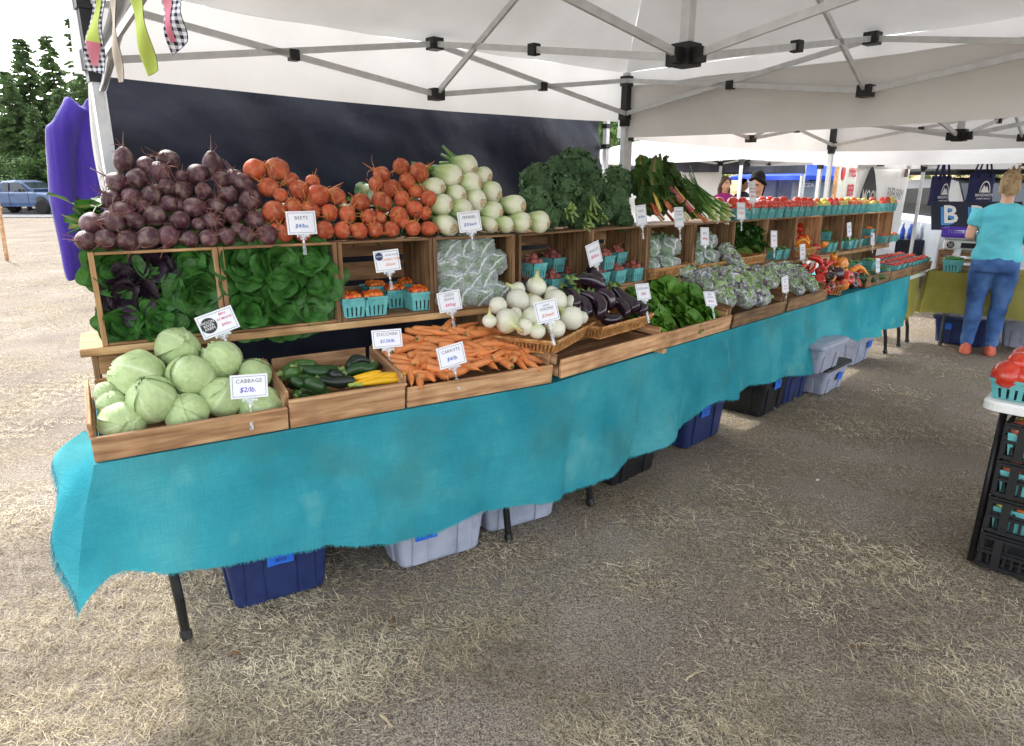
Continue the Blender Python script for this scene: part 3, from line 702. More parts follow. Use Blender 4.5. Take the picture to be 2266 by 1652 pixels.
def beets(zf, lst, meshes, hm, label, group, d0, z0):
    for i, (it, wp, r) in enumerate(pile(zf, lst, F1, d0, z0, PSL)):
        rr = random.Random(i * 13 + 1); lng = len(it) > 3
        ax = Vector((rr.gauss(0, .45), -.55 + rr.gauss(0, .35), .25 + rr.gauss(0, .45))) if not lng else Vector((rr.gauss(0, .15), -.1, 1))
        k = 4 if lng else i % 4
        put('beet', meshes[k], T3(*wp) @ orient(ax, rr.random() * 6) @ SCL(r * rr.uniform(.94, 1.08), r * rr.uniform(.94, 1.08), r * rr.uniform(.9, 1.15)), label, 'beet', group, [('root_hairs', hm[i % len(hm)])])
beets(Z2, beetsP, BP, HP, 'dusky purple beet with hairy roots in the heap on the romaine crates', 'purple beets heaped on the crates', DS + .05, ZS + HC + .045)
# a second layer inside the heap
inner = [(it[0] + 60, it[1] - 30, 58) for it in beetsP[12:44:2] if it[0] < 1350]
beets(Z2, inner, BP, HP, 'dusky purple beet with hairy roots in the heap on the romaine crates', 'purple beets heaped on the crates', DS + .13, ZS + HC + .045)
beetsG2 = [(1410, 330, 75), (1575, 330, 85), (1510, 460, 72), (1600, 520, 55), (1680, 410, 55), (1735, 480, 68), (1835, 420, 55), (1555, 645, 80), (1700, 610, 70), (1800, 620, 55), (1630, 800, 60), (1760, 800, 62), (1690, 720, 62), (1560, 760, 40)]
beetsG4 = [(130, 522, 80), (270, 525, 62), (445, 570, 66), (600, 370, 65), (742, 310, 60), (870, 355, 72), (558, 435, 58), (675, 472, 65), (785, 420, 60), (845, 495, 50), (945, 545, 60), (598, 570, 78), (745, 545, 60), (215, 645, 65), (345, 660, 65), (505, 675, 60),
    (590, 685, 45), (720, 670, 68), (840, 620, 68), (915, 650, 50), (180, 775, 65), (310, 775, 60), (432, 780, 62), (550, 770, 60), (670, 768, 62), (830, 760, 58), (942, 762, 58), (60, 760, 62), (90, 640, 60), (760, 720, 45)]
beets(Z2, beetsG2, BG, HG, 'orange-red golden beet in the heap beside the purple beets', 'golden beets heaped on the crates', DS + .05, ZS + HC + .045)
beets(Z4, beetsG4, BG, HG, 'orange-red golden beet in the heap beside the purple beets', 'golden beets heaped on the crates', DS + .05, ZS + HC + .045)
# --- leaves
def leaf(mb, M, ln, wd, nu=6, nv=8, curl=.3, ruf=.1, freq=6, seed=0, cup=.2, mi=0, tipw=.9, vein=True, waist=.25, asp=.55, tip=1.0):
    """leaf growing along +Y, face towards +Z"""
    rr = random.Random(seed); ph = rr.random() * 6; ph2 = rr.random() * 6
    def fn(u, v):
        a = u * 2 - 1; wv = wd * (waist + (1 - waist) * math.sin(PI * min(1, v * asp + (1 - asp) * v * v * .9 + .04)) ** .8) * (1 if v < .97 else .55) if tip >= 1 else wd * (waist + (1 - waist) * math.sin(PI * (.05 + (tip - .05) * v)))
        e = abs(a) ** 2.0
        z = curl * ln * v * v + cup * wd * a * a + ruf * wd * e * math.sin(freq * v * 3 + ph + (1.7 if a > 0 else 0)) * (.3 + .7 * v)
        z += ruf * wd * .5 * (v ** 3) * math.sin(a * freq + ph2)
        return (a * wv * (1 - .15 * e * math.sin(freq * v * 3 + ph)), ln * (v - (.04 if tip >= 1 else .22 * v) * e), z)
    def at(u, v):
        a = abs(u * 2 - 1); s_ = math.exp(-(a / (.16 * (1.25 - v))) ** 2)
        t = (v * 7 + a * 1.6) % 1.0; s2 = .45 * math.exp(-((t - .5) / .16) ** 2) * (1 - a)
        return min(1, max(s_, s2)) if vein else v
    mb.grid(fn, nu, nv, mi, M, at)
def rosette(seed, r=.062, layers=((6, 66, 1.0), (6, 46, 1.0), (5, 28, .95), (4, 12, .85)), ln=.12, ruf=.2, freq=3.2, w=.058, curl=-.3, depthk=.07):
    """head of lettuce opening towards +Z"""
    rr = random.Random(seed); mb = MB(); a0 = rr.random() * 6
    for li, (n, op, sc) in enumerate(layers):
        for i in range(n):
            a = a0 + li * .5 + 2 * PI * i / n + rr.gauss(0, .12); o_ = math.radians(op + rr.gauss(0, 6))
            M = T3(0, 0, -depthk) @ Matrix.Rotation(a, 4, 'Z') @ Matrix.Rotation(PI / 2 - o_, 4, 'X') @ T3(0, .004, .0)
            leaf(mb, M, ln * sc * rr.uniform(.9, 1.1), w * rr.uniform(.9, 1.15), 7, 8, curl + rr.gauss(0, .08), ruf * rr.uniform(.7, 1.3), freq, seed * 31 + li * 17 + i, cup=.35, tip=.72, waist=.2)
    return mb
ROMG = vmat('romaine_leaf', [(0, S(62, 116, 48)), (.55, S(88, 144, 66)), (1, S(148, 184, 114))], .42, .45, 26, .5, 60, transl=.2, rnd=.22, spec=.45)
ROMP = vmat('purple_romaine_leaf', [(0, S(44, 30, 44)), (.6, S(54, 38, 50)), (1, S(96, 84, 74))], .4, .5, 26, .5, 60, transl=.12, rnd=.2, spec=.5)
LETG = vmat('butter_lettuce_leaf', [(0, S(92, 146, 46)), (.55, S(116, 168, 62)), (1, S(178, 206, 124))], .42, .4, 20, .5, 50, transl=.25, rnd=.15, spec=.45)
HEADS = [rosette(i, ln=.125).mesh('romaine_leaves', ROMG, True) for i in range(4)]
HEADP = [rosette(30 + i, ln=.12).mesh('purple_romaine_leaves', ROMP, True) for i in range(2)]
def fill_heads(c0, c1, cols, rows, purple, label, labelp, grp, seed):
    rr = random.Random(seed); z0, z1 = ZS + .02, ZS + HC - .012
    for j in range(rows):
        for i in range(cols):
            s = c0 + .035 + (c1 - c0 - .07) * (i + .5 + (.1 if j % 2 else -.08)) / cols; z = z0 + (z1 - z0) * (j + .5) / rows
            p = F1 @ Vector((s, DS + .03 + rr.uniform(-.02, .02), z)); ax = F1.to_3x3() @ Vector((rr.gauss(0, .15), -1, .12 + rr.gauss(0, .12)))
            pu = (i, j) in purple; sc = rr.uniform(.85, 1.05) * (c1 - c0) / cols / .125 * .86
            me = (HEADP if pu else HEADS)[(i + j * 3) % (2 if pu else 4)]
            put('romaine_lettuce', me, T3(*p) @ orient(ax, rr.random() * 6) @ SCL(sc), labelp if pu else label, 'lettuce', grp + (' purple' if pu else ''))
fill_heads(b1[0], b1[1], 3, 3, {(0, 1), (1, 2)}, 'green mini romaine head packed in the crate that also holds purple heads', 'dark purple mini romaine head packed among green ones', 'mini romaine in the mixed crate', 3)
fill_heads(b1[1], b1[2], 3, 3, set(), 'green mini romaine head packed in the all-green crate', 'lone dark purple romaine head in the all-green crate', 'mini romaine in the green crate', 4)
# --- greens lying behind the beet heap
BGRN = vmat('beet_leaf', [(0, S(52, 100, 36)), (.6, S(80, 130, 50)), (1, S(150, 120, 80))], .5, .3, 12, .3, 40, transl=.25)
def greens(T, s0, s1, d, z, n, label, name, ln=.16, seed=1):
    rr = random.Random(seed); mb = MB()
    for i in range(n):
        M = T3(rr.uniform(s0, s1), d + rr.uniform(-.06, .02), z + rr.uniform(.02, .15)) @ RZ(rr.uniform(-60, 60)) @ RX(rr.uniform(-10, 60)) @ RY(rr.uniform(-40, 40))
        leaf(mb, M, ln * rr.uniform(.6, 1.1), .04, 4, 6, -.3, .2, 4, i)
        mb.tube([M @ Vector((0, 0, 0)), M @ Vector((0, -.05, 0)), M @ Vector((0, -.11, -.02))], .0035, 5)
    o = mb.build(name, BGRN, None, True, T); tag(o, label, 'greens', kind='stuff')
greens(F1, b1[0], b1[3], DS + .20, ZS + HC, 90, 'green beet tops lying behind and between the heaped beets', 'beet_greens')
# --- fennel (unit length ~ radius 1, cut base towards +Z)
FENN = vmat('fennel_bulb', [(0, S(96, 134, 62)), (.35, S(186, 204, 140)), (.6, S(226, 228, 200)), (1, S(232, 230, 212))], .38, .12, 9, .2, 26, rnd=.06, spec=.5, sss=.1)
FBUT = pm('fennel_cut_base', [S(150, 116, 78), S(206, 186, 150), S(222, 206, 176)], 6, .8, bump=.5)
def fennel_mesh(seed):
    mb = MB(); prof = [(.42, -1.9), (.50, -1.5), (.74, -.9), (.96, -.3), (1.0, .1), (.93, .45), (.74, .75), (.5, .92), (.40, .96)]
    off = seed * 3.7
    mb.lathe(prof, 28, wob=lambda a, v: (1 + .12 * math.cos(2 * a + off)) * (1 + .025 * math.sin(a * 13 + off + v * 2) + .03 * noise3(Vector((math.cos(a) * 2, math.sin(a) * 2, v * 2 + off)))), at=lambda a, v: v * .96 + .05 * math.sin(a * 7 + off))
    for k in (-1, 0, 1): mb.tube([(k * .3, 0, -1.6), (k * .5, .1, -2.6), (k * .8, .2, -3.6)], [.28, .2, .14], 8)
    return mb.mesh('fennel_bulb', FENN, True)
FM = [fennel_mesh(i) for i in range(4)]
fb = MB(); fb.lathe([(.40, .92), (.42, 1.0), (.34, 1.08), (.2, 1.05), (.001, 1.06)], 16, wob=lambda a, v: 1 + .12 * math.sin(3 * a)); FBM = fb.mesh('cut_base', FBUT, True)
fen = [(1225, 310, 80), (1105, 380, 84), (985, 460, 80), (1250, 440, 82), (1340, 380, 70), (1405, 500, 78), (1150, 520, 75), (1290, 560, 80), (1045, 590, 78), (1190, 630, 80), (1410, 635, 75), (1570, 590, 85), (1080, 740, 84), (1240, 735, 70), (1390, 735, 62), (1505, 735, 62), (1620, 715, 75), (1755, 715, 75)]
for i, (it, wp, r) in enumerate(pile(Z4, fen, F1, DS + .05, ZS + HC + .045, 1.2)):
    rr = random.Random(i + 5); ax = F1.to_3x3() @ Vector((.75 + rr.gauss(0, .3), -1, -.2 + rr.gauss(0, .15)))
    put('fennel_bulb', FM[i % 4], T3(*wp) @ orient(ax, rr.random() * 6) @ SCL(r * .98), 'white fennel bulb with brown cut base in the stacked fennel heap', 'fennel', 'fennel bulbs stacked on the bean crate', [('cut_base', FBM)])
greens(F1, b1[3], b1[4] + .05, DS + .24, ZS + HC, 30, 'dark green fennel tops lying behind the bulbs', 'fennel_greens', .12, 8)
# --- cabbages (unit radius)
CABB = vmat('cabbage_leaf', [(0, S(172, 198, 130)), (.5, S(198, 216, 160)), (1, S(230, 236, 208))], .42, .18, 3.2, .3, 22, transl=.1, rnd=.1, spec=.4)
def cabbage_mesh(seed):
    rr = random.Random(seed); mb = MB()
    def shell(M, R, wl, edge):
        ph = rr.random() * 6
        def fn(u, v):
            a = (u - .5) * 2.5 * wl; b = (v - .42) * 2.35
            q = Vector((math.sin(a) * math.cos(b), -math.cos(a) * math.cos(b), math.sin(b)))
            side = max(abs(u - .5) * 2, (v - .5) * 2); lift = edge * max(0, side - .8) ** 2 * 12 * (1 + .8 * math.sin(u * 17 + v * 13 + ph))
            rid = .009 * math.exp(-((u - .5) / .03) ** 2) * (1 - v * .6)
            return q * (R + lift + rid + .03 * noise3(q * 1.6 + Vector((ph, 0, 0))) + .012 * noise3(q * 7 + Vector((0, ph, 0))))
        def at(u, v):
            a = abs(u - .5) * 2; m_ = math.exp(-(a / (.09 * (1.2 - v * .8))) ** 2)
            fan = math.atan2(a, v * 1.3 + .12); t = (fan * 4.2) % 1.0; f2 = .75 * math.exp(-((t - .5) / .10) ** 2) * (.4 + .6 * v)
            t3 = (a * 5 + v * 2.2) % 1.0; f3 = .3 * math.exp(-((t3 - .5) / .12) ** 2)
            return min(1, .25 + max(m_ * .7, f2 * .55, f3) * .7)
        mb.grid(fn, 26, 26, 0, M, at)
    mb2 = wobsphere(20, 14, seed=seed, amp=.03); mb.add([Vector(v) * .95 for v in mb2.v], mb2.f, 0, [.4] * len(mb2.v))
    for i in range(5):
        M = Matrix.Rotation(i * 2.4 + rr.random(), 4, 'Z') @ Matrix.Rotation(rr.uniform(-.5, .3), 4, 'X') @ Matrix.Rotation(rr.uniform(-.3, .3), 4, 'Y')
        shell(M, .955 + .012 * i, rr.uniform(.8, 1.0), .05 if i < 3 else .11)
    for i in range(4):
        a = rr.random() * 6.28; leaf(mb, Matrix.Rotation(a, 4, 'Z') @ T3(0, .30, -.93) @ RX(rr.uniform(48, 66)), rr.uniform(.9, 1.25), rr.uniform(.45, .6), 9, 10, rr.uniform(.25, .45), .22, 5, seed * 7 + i, cup=.5, tip=.75)
    return mb.mesh('cabbage', CABB, True)
CBM = [cabbage_mesh(i + 1) for i in range(5)]
cabs = [(900, 285, 165), (580, 500, 190), (1000, 500, 180), (1235, 375, 158), (1500, 480, 125), (335, 625, 85), (390, 720, 115), (465, 862, 175), (700, 680, 192), (970, 790, 170), (1245, 660, 160), (1545, 735, 165)]
front_layer = {8, 2}
for i, it in enumerate(cabs):
    x, y = Z3(it[0], it[1]); p = onP(F1, x, y, .105 if i in front_layer else .135, TZ + .115, 1.05); wp = F1 @ p; r = it[2] * (Z3(1, 0)[0] - Z3(0, 0)[0]) * depth(wp) / FPX
    rr = random.Random(i * 3 + 2); put('cabbage', CBM[i % 5], T3(*wp) @ orient(Vector((rr.gauss(0, .6), -.3 + rr.gauss(0, .5), 1)), rr.random() * 6) @ SCL(r * rr.uniform(.97, 1.06), r * rr.uniform(.97, 1.06), r * rr.uniform(.88, 1.0)), 'pale green cabbage in the heap on the low cedar tray', 'cabbage', 'cabbages heaped in the tray')
# a couple of dark zucchini ends showing between the cabbages come from the next tray
# --- tubes: zucchini, squash, carrots, cucumbers, eggplants
ZUC = [vmat('zucchini_skin_%d' % i, [(0, c), (1, S(150, 168, 96))], .3, .4, 60, .1, 60, spec=.5, stretch=(1, 1, .12)) for i, c in enumerate((S(40, 74, 34), S(66, 104, 46), S(30, 42, 32)))]
SQY = vmat('yellow_squash_skin', [(0, S(230, 176, 26)), (1, S(150, 170, 80))], .3, .12, 12, .1, 30, spec=.5)
def gourd(seed, mat, bend=.12, stem=True, taper=.15):
    """length 1 along Z, radius ~.13; stem at +Z"""
    mb = MB(); pts = []; rad = []; av = []; k = 14
    for i in range(k + 1):
        t = i / k; pts.append((bend * math.sin(PI * t), 0, t - .5)); rad.append(.13 * (1 - taper * t) * min(1, (math.sin(PI * min(1, .04 + t * .98))) ** .38)); av.append(0)
    if stem:
        pts += [(bend * .1, 0, .5), (bend * .0, 0, .56), (-.01, 0, .62)]; rad[-1] = .085; rad += [.062, .05, .055]
    n = len(pts)
    mb.tube(pts, rad, 14, at=lambda t: 1 if t > (k - .2) / (n - 1) else 0)
    return mb.mesh('squash', mat, True)
ZM = [gourd(i, ZUC[i], .08 + .03 * i) for i in range(3)]; YM = [gourd(7, SQY, .1, True, .3), gourd(8, SQY, .05, True, .25)]
def stick(zf, T, a, b, rpx, me, name, label, cat, group, dA, zA, slope, lift=0.0, kids=(), rad0=.13, roll=None):
    pa = onP(T, *zf(*a), dA, zA, slope); pb = onP(T, *zf(*b), dA, zA, slope); pa.z += lift; pb.z += lift
    wa, wb = T @ pa, T @ pb; c_ = (wa + wb) / 2; ln = (wb - wa).length; r = rpx * (zf(1, 0)[0] - zf(0, 0)[0]) * depth(c_) / FPX
    k = 1.4 * r / rad0
    return put(name, me, T3(*c_) @ orient(wb - wa, RND.random() * 6 if roll is None else roll) @ SCL(k, k, ln * .94), label, cat, group, kids)
zl = [((430, 505), (130, 590), 36, 1), ((600, 575), (250, 560), 42, 0), ((170, 655), (300, 610), 34, 1), ((600, 650), (260, 600), 36, 1), ((500, 745), (290, 680), 44, 0), ((740, 690), (420, 680), 36, 2), ((910, 500), (620, 550), 36, 1), ((880, 570), (640, 615), 34, 0),
      ((330, 740), (230, 660), 30, 0), ((560, 540), (380, 530), 30, 0), ((650, 640), (520, 590), 32, 2), ((900, 560), (760, 600), 30, 0), ((300, 720), (260, 760), 26, 1), ((660, 570), (860, 520), 34, 2)]
for i, (b, a, r, k) in enumerate(zl):
    stick(Z5, F1, b, a, r, ZM[k], 'zucchini', 'green zucchini lying in the knotty wooden tray', 'zucchini', 'zucchini in the tray', .10, TZ + .12, .42, .014 * (i % 3))
    if i % 2 == 0: stick(Z5, F1, (b[0] + 30, b[1] + 25), (a[0] + 30, a[1] + 30), r, ZM[(k + 1) % 3], 'zucchini', 'green zucchini lying in the knotty wooden tray', 'zucchini', 'zucchini in the tray', .10, TZ + .085, .42, 0)
for i, (b, a, r) in enumerate((((940, 590), (680, 645), 26), ((1050, 605), (710, 690), 30), ((1130, 605), (880, 650), 26), ((1100, 650), (770, 690), 24))):
    stick(Z5, F1, b, a, r, YM[i % 2], 'yellow_squash', 'yellow summer squash lying beside the zucchini', 'squash', 'yellow squash in the tray', .10, TZ + .125, .42, .01)
CARR = vmat('carrot_skin', [(0, S(222, 132, 72)), (.8, S(230, 146, 86)), (.93, S(214, 138, 80)), (1, S(84, 96, 40))], .45, .2, 30, .25, 50, rnd=.12, stretch=(1, 1, .4), dirt=(S(190, 150, 110), 14, .62, .4))
def carrot_mesh(seed):
    rr = random.Random(seed); mb = MB(); k = 12; bx, by = rr.gauss(0, .025), rr.gauss(0, .025)
    pts = [(bx * math.sin(PI * i / k), by * math.sin(PI * i / k * .8), i / k - .5) for i in range(k + 1)]
    rad = [.13 * (.3 + .7 * min(1, (i / k) * 2.4 + .1)) * (1 if i < k else .6) * (1 + .04 * rr.gauss(0, 1)) for i in range(k + 1)]
    pts = [(bx + .05, by - .04, -.74), (bx + .02, .02, -.64), (0, 0, -.54)] + pts + [(0, 0, .51)]; rad = [.004, .008, .02] + rad + [.05]
    n = len(pts); mb.tube(pts, rad, 10, at=lambda t: max(0, t)); return mb.mesh('carrot', CARR, True)
KM = [carrot_mesh(i) for i in range(5)]
rr = random.Random(77)
carr = []
for row in range(10):
    for col in range(10):
        u, v = (col + .5 + rr.uniform(-.3, .3)) / 10, (row + .3 + rr.uniform(-.3, .3)) / 10
        carr.append((u, v))
WK = L1 - fs(F1, 917, 918); SK = fs(F1, 917, 918)
for i, (u, v) in enumerate(carr):
    s = SK + .035 + (WK - .075) * u; d = .02 + .32 * v; z = TZ + .095 + .085 * v + .05 * math.sin(PI * min(1, u * 1.05)) * (.4 + v) + rr.uniform(-.008, .012)
    edge = min(u, 1 - u, v + .1)
    ang = rr.gauss(0, 50) if edge > .12 else rr.gauss(0, 18)
    ax = F1.to_3x3() @ (Matrix.Rotation(math.radians(ang + 70), 3, 'Z') @ Vector((0, 1, 0))); ax.z = rr.gauss(.05, .12)
    if edge < .12: ax = F1.to_3x3() @ Vector((rr.choice((-1, 1)) * .35, 1, .3)) if v < .2 else ax
    k = rr.uniform(.8, 1.15); put('carrot', KM[i % 5], T3(*(F1 @ Vector((s, d, z)))) @ orient(ax, rr.random() * 6) @ SCL(.13 * k, .13 * k, .125 * rr.uniform(.85, 1.25)), 'orange carrot in the heap on the wooden tray', 'carrot', 'carrots heaped in the tray')
# ================================================================== wicker baskets
WICK = pm('wicker', [S(150, 100, 54), S(186, 134, 80), S(206, 160, 106)], 40, .55, bump=.3, island=.22, spec=.4)
def wicker(M, w, l, h, label, flare=.03, group=None):
    """tray basket, base corner at the origin, w along x, l along y"""
    t = thing('wicker_basket', label, 'basket', M, group); f = flare
    def per(k, z):
        o = f * z / h; c_ = [(-o, -o), (w + o, -o), (w + o, l + o), (-o, l + o)]
        P_ = 2 * (w + l); q = (k % 1) * P_
        for i, sd in enumerate((w, l, w, l)):
            if q <= sd or i == 3: a, b = c_[i], c_[(i + 1) % 4]; g = min(1, q / sd); return Vector((a[0] + (b[0] - a[0]) * g, a[1] + (b[1] - a[1]) * g, z))
            q -= sd
    n = int(2 * (w + l) / .0085); mb = MB()
    for i in range(n):
        k = i / n; tw = .35 / n; o = .0016 * (1 if i % 2 else -1)
        a, b, c_ = per(k, .004), per(k + tw * (1 if i % 2 else -1), h * .5), per(k, h)
        mb.tube([a, b, c_], .0032, 5, cap=False)
    wv = mb.build('weave', WICK, t, True); wv['kind'] = 'stuff'
    for z, r in ((.005, .0055), (h, .0075), (h - .009, .005)):
        mb = MB(); m_ = 64; pts = []
        for i in range(m_ + 1): pts.append(per(i / m_ if i < m_ else 0, z + .0012 * (i % 2)))
        mb.tube(pts, r, 6, cap=False); mb.build('rim', WICK, t, True)
    MB().box((w / 2, l / 2, .003), (w - .004, l - .004, .004)).build('base', WICK, t)
    return t
def cornered(zf, F_, L_, R_, z):
    """frame with its corner at F_, x towards R_, y towards L_ (pixels on height z); returns matrix and side lengths"""
    a, b, c_ = onz(*zf(*F_), z), onz(*zf(*R_), z), onz(*zf(*L_), z); ex = (b - a).normalized(); ey = Vector((-ex.y, ex.x, 0))
    return Matrix(((ex.x, ey.x, 0, a.x), (ex.y, ey.y, 0, a.y), (0, 0, 1, z), (0, 0, 0, 1))), (b - a).length, (c_ - a).dot(ey)
ID = lambda x, y: (x, y)
ZO = TZ + .125
MOB, wo, lo = cornered(ID, (1222, 786), (1066, 742), (1306, 738), ZO)
wicker(MOB, wo, .36, .062, 'wicker tray basket piled with white sweet onions')
MEB, we, le = cornered(ID, (1326, 752), (1300, 700), (1428, 722), ZO)
wicker(MEB, we, .33, .062, 'wicker tray basket of glossy purple eggplants')
# --- onions
ONI = vmat('sweet_onion_skin', [(0, S(226, 224, 208)), (.45, S(232, 232, 212)), (.72, S(206, 214, 150)), (.86, S(196, 190, 130)), (1, S(176, 140, 90))], .3, .12, 30, .1, 40, rnd=.06, stretch=(1, 1, .1), spec=.5)
def onion_mesh(seed, mat, nk=.7):
    off = seed * 2.7; prof = [(.001, -.93), (.2, -.9), (.55, -.76), (.86, -.42), (1, 0), (.93, .38), (.68, .7), (.36, .92), (.2, 1.08), (.17, 1.08 + nk * .4), (.2, 1.08 + nk * .75), (.08, 1.08 + nk)]
    mb = MB(); mb.lathe(prof, 22, wob=lambda a, v: 1 + .012 * math.sin(a * 17 + off) + .04 * noise3(Vector((math.cos(a), math.sin(a), v * 2 + off))), at=lambda a, v: min(1, v * (1 + .06 * math.sin(a * 5 + off)))); return mb.mesh('onion', mat, True)
OM = [onion_mesh(i, ONI, .5 + .25 * (i % 3)) for i in range(4)]
ons = [(280, 1165, 85, 'u'), (135, 1270, 95), (265, 1295, 75), (430, 1275, 95), (570, 1295, 78), (140, 1185, 62), (55, 1425, 100), (-14, 1311, 72), (250, 1415, 95, 'l'), (190, 1475, 72), (290, 1510, 66, 'u'), (560, 1410, 98), (440, 1490, 76), (400, 1215, 60), (-83, 1430, 58, 'u'), (350, 1350, 80), (640, 1400, 50), (120, 1380, 60)]
for i, it in enumerate(ons):
    x, y = Z6(it[0], it[1]); q = onP(F2, x, y, .03, ZO + .07, .62); wp = F2 @ q; r = it[2] * .2846 * depth(wp) / FPX
    rr = random.Random(i); ax = {'u': Vector((.05, -.1, 1)), 'l': Vector((-1, -.2, .1))}.get(it[3] if len(it) > 3 else '', Vector((rr.gauss(0, .8), rr.gauss(.4, .5), rr.gauss(.2, .5))))
    put('sweet_onion', OM[i % 4], T3(*wp) @ orient(ax, rr.random() * 6) @ SCL(r), 'large white sweet onion piled in the wicker tray basket', 'onion', 'sweet onions in the basket')
# --- eggplants
EGG = pm('eggplant_skin', [S(26, 16, 30), S(46, 26, 46)], 3, .16, spec=.6, coat=.5, rnd=.2)
CALY = pm('eggplant_calyx', [S(96, 128, 70), S(140, 164, 100)], 20, .6)
def egg_mesh(seed):
    mb = MB(); k = 14; b = .10 + .04 * seed
    pts = [(b * math.sin(PI * i / k), 0, i / k - .5) for i in range(k + 1)]
    rad = [.13 * (math.sin(PI * min(1, .05 + .93 * (i / k) ** .8))) ** .45 * (1.12 - .5 * i / k) for i in range(k + 1)]
    mb.tube(pts, rad, 14); return mb.mesh('eggplant', EGG, True)
cm = MB()
for i in range(6):
    a = 2 * PI * i / 6
    cm.grid(lambda u, v: ((.06 * (1 - v) + .012) * (u - .5) * 2 * math.cos(a + PI / 2) + math.cos(a) * (.03 + .075 * math.sin(v * 1.6)), (.06 * (1 - v) + .012) * (u - .5) * 2 * math.sin(a + PI / 2) + math.sin(a) * (.03 + .075 * math.sin(v * 1.6)), .5 - .19 * v * v + .03), 2, 4)
cm.tube([(0, 0, .48), (0, 0, .56), (.02, 0, .66)], [.045, .035, .04], 7); CLM = cm.mesh('calyx', CALY, True)
EM = [egg_mesh(i) for i in range(3)]
egl = [((540, 1100), (820, 1190), 40), ((720, 980), (800, 1140), 40), ((590, 1230), (790, 1440), 48), ((530, 1200), (700, 1400), 38), ((760, 1290), (950, 1420), 42), ((820, 1240), (1000, 1390), 40), ((870, 1180), (1070, 1380), 50), ((1030, 1270), (1100, 1380), 34), ((640, 1090), (790, 1110), 40), ((480, 1160), (600, 1330), 36), ((700, 1200), (880, 1340), 40)]
for i, (a, b, r) in enumerate(egl):
    stick(Z6, F2, b, a, r, EM[i % 3], 'eggplant', 'long glossy purple eggplant with green calyx in the wicker basket', 'eggplant', 'eggplants in the basket', .02, ZO + .06, .75, .0 if i not in (6, 2) else .02, [('calyx', CLM)])
# --- head lettuce in its tray
BLM = [rosette(60 + i, ln=.13, ruf=.28, freq=4, w=.07, layers=((6, 78, 1.05), (6, 56, 1.0), (5, 34, .9), (4, 14, .75)), depthk=.05).mesh('lettuce_leaves', LETG, True) for i in range(3)]
for i, (x, y, r, dd) in enumerate(((1260, 1420, 150, 0), (1420, 1340, 130, 0), (1620, 1350, 130, 0), (1330, 1200, 160, .12), (1500, 1230, 120, .10), (1080, 1240, 100, .12), (1060, 1370, 90, .02), (1500, 1410, 110, -.02), (1180, 1290, 100, .05))):
    q = onP(F2, *Z6(x, y), .06 + dd * .4, TZ + .13 + dd * .25, .55); wp = F2 @ q; rr = random.Random(i); k = r * .2846 * depth(wp) / FPX / .105
    put('head_lettuce', BLM[i % 3], T3(*wp) @ orient(F2.to_3x3() @ Vector((rr.gauss(0, .25), -.75, .8)), rr.random() * 6) @ SCL(k * .95), 'bright green head of butter lettuce in the open wooden tray', 'lettuce', 'head lettuce in the tray')

# ================================================================== kale, chard, scallions on top of the crates
KALE = vmat('kale_leaf', [(0, S(92, 132, 88)), (.5, S(118, 156, 108)), (1, S(176, 200, 150))], .55, .5, 30, .6, 70, transl=.12, rnd=.12, spec=.35)
def frill(mb, M, sz, rr, n=8, amp=.30):
    o = Vector((rr.random() * 50, rr.random() * 50, 0))
    def fn(u, v):
        a, b = u - .5, v - .5; e = min(1, 2.2 * max(abs(a), abs(b)) ** 1.3 + .15)
        q = Vector((a * 5.5, b * 5.5, 0)) + o
        return (sz * (a + .16 * e * noise3(q * 1.3)), sz * (b + .16 * e * noise3(q * 1.3 + Vector((9, 9, 9)))), sz * (amp * 1.5 * e * noise3(q * 1.15 + Vector((0, 0, 5))) - .5 * (a * a + b * b) + amp * .5 * noise3(q * 2.4)))
    mb.grid(fn, n, n, 0, M, lambda u, v: min(1, .15 + .5 * abs(noise3(Vector((u * 6, v * 6, 0)) + o)) + (.35 if max(abs(u - .5), abs(v - .5)) > .45 else 0)))
def frillball(seed, n=110, sz=.55, flat=(1, .8, 1)):
    rr = random.Random(seed); mb = MB()
    for i in range(n):
        z = 1 - 2 * (i + .5) / n; a = i * 2.39996; s_ = math.sqrt(1 - z * z); d = Vector((s_ * math.cos(a), s_ * math.sin(a), z)); r = rr.uniform(.72, 1.08)
        frill(mb, T3(d.x * r * flat[0], d.y * r * flat[1], d.z * r * flat[2]) @ orient(d, rr.random() * 6) @ RX(rr.uniform(-45, 45)), sz * rr.uniform(.7, 1.2), rr)
    return mb.mesh('kale_leaves', KALE, True)
KB = [frillball(i) for i in range(3)]
KST = pm('kale_stem', [S(120, 150, 76), S(160, 184, 110)], 20, .5)
def stems(n, seed, ln=1.0, r=.05, spread=.25):
    rr = random.Random(seed); mb = MB()
    for i in range(n):
        a, q = rr.random() * 6, rr.random() ** .5 * .22; x, y = q * math.cos(a), q * math.sin(a)
        mb.tube([(x * .6, y * .6, 0), (x * .8, y * .8, ln * .5), (x * (1 + spread * 3), y * (1 + spread * 3), ln * rr.uniform(.9, 1.1))], [r * .8, r, r * 1.15], 6)
    return mb
KSM = stems(9, 3).mesh('stems', KST, True)
kz = ZS + HC; kales = [(300, 350, 140, .2), (270, 520, 130, .08), (360, 620, 110, .03), (600, 250, 150, .26), (480, 420, 140, .16), (690, 380, 140, .2), (480, 590, 100, .05), (640, 520, 110, .12), (900, 370, 130, .22), (890, 540, 130, .1), (960, 640, 85, .04), (780, 600, 90, .08), (600, 640, 80, .03), (440, 250, 95, .26)]
stm = {4: (560, 620), 5: (740, 560), 6: (545, 560), 7: (700, 640), 11: (790, 640), 12: (690, 700), 13: None}
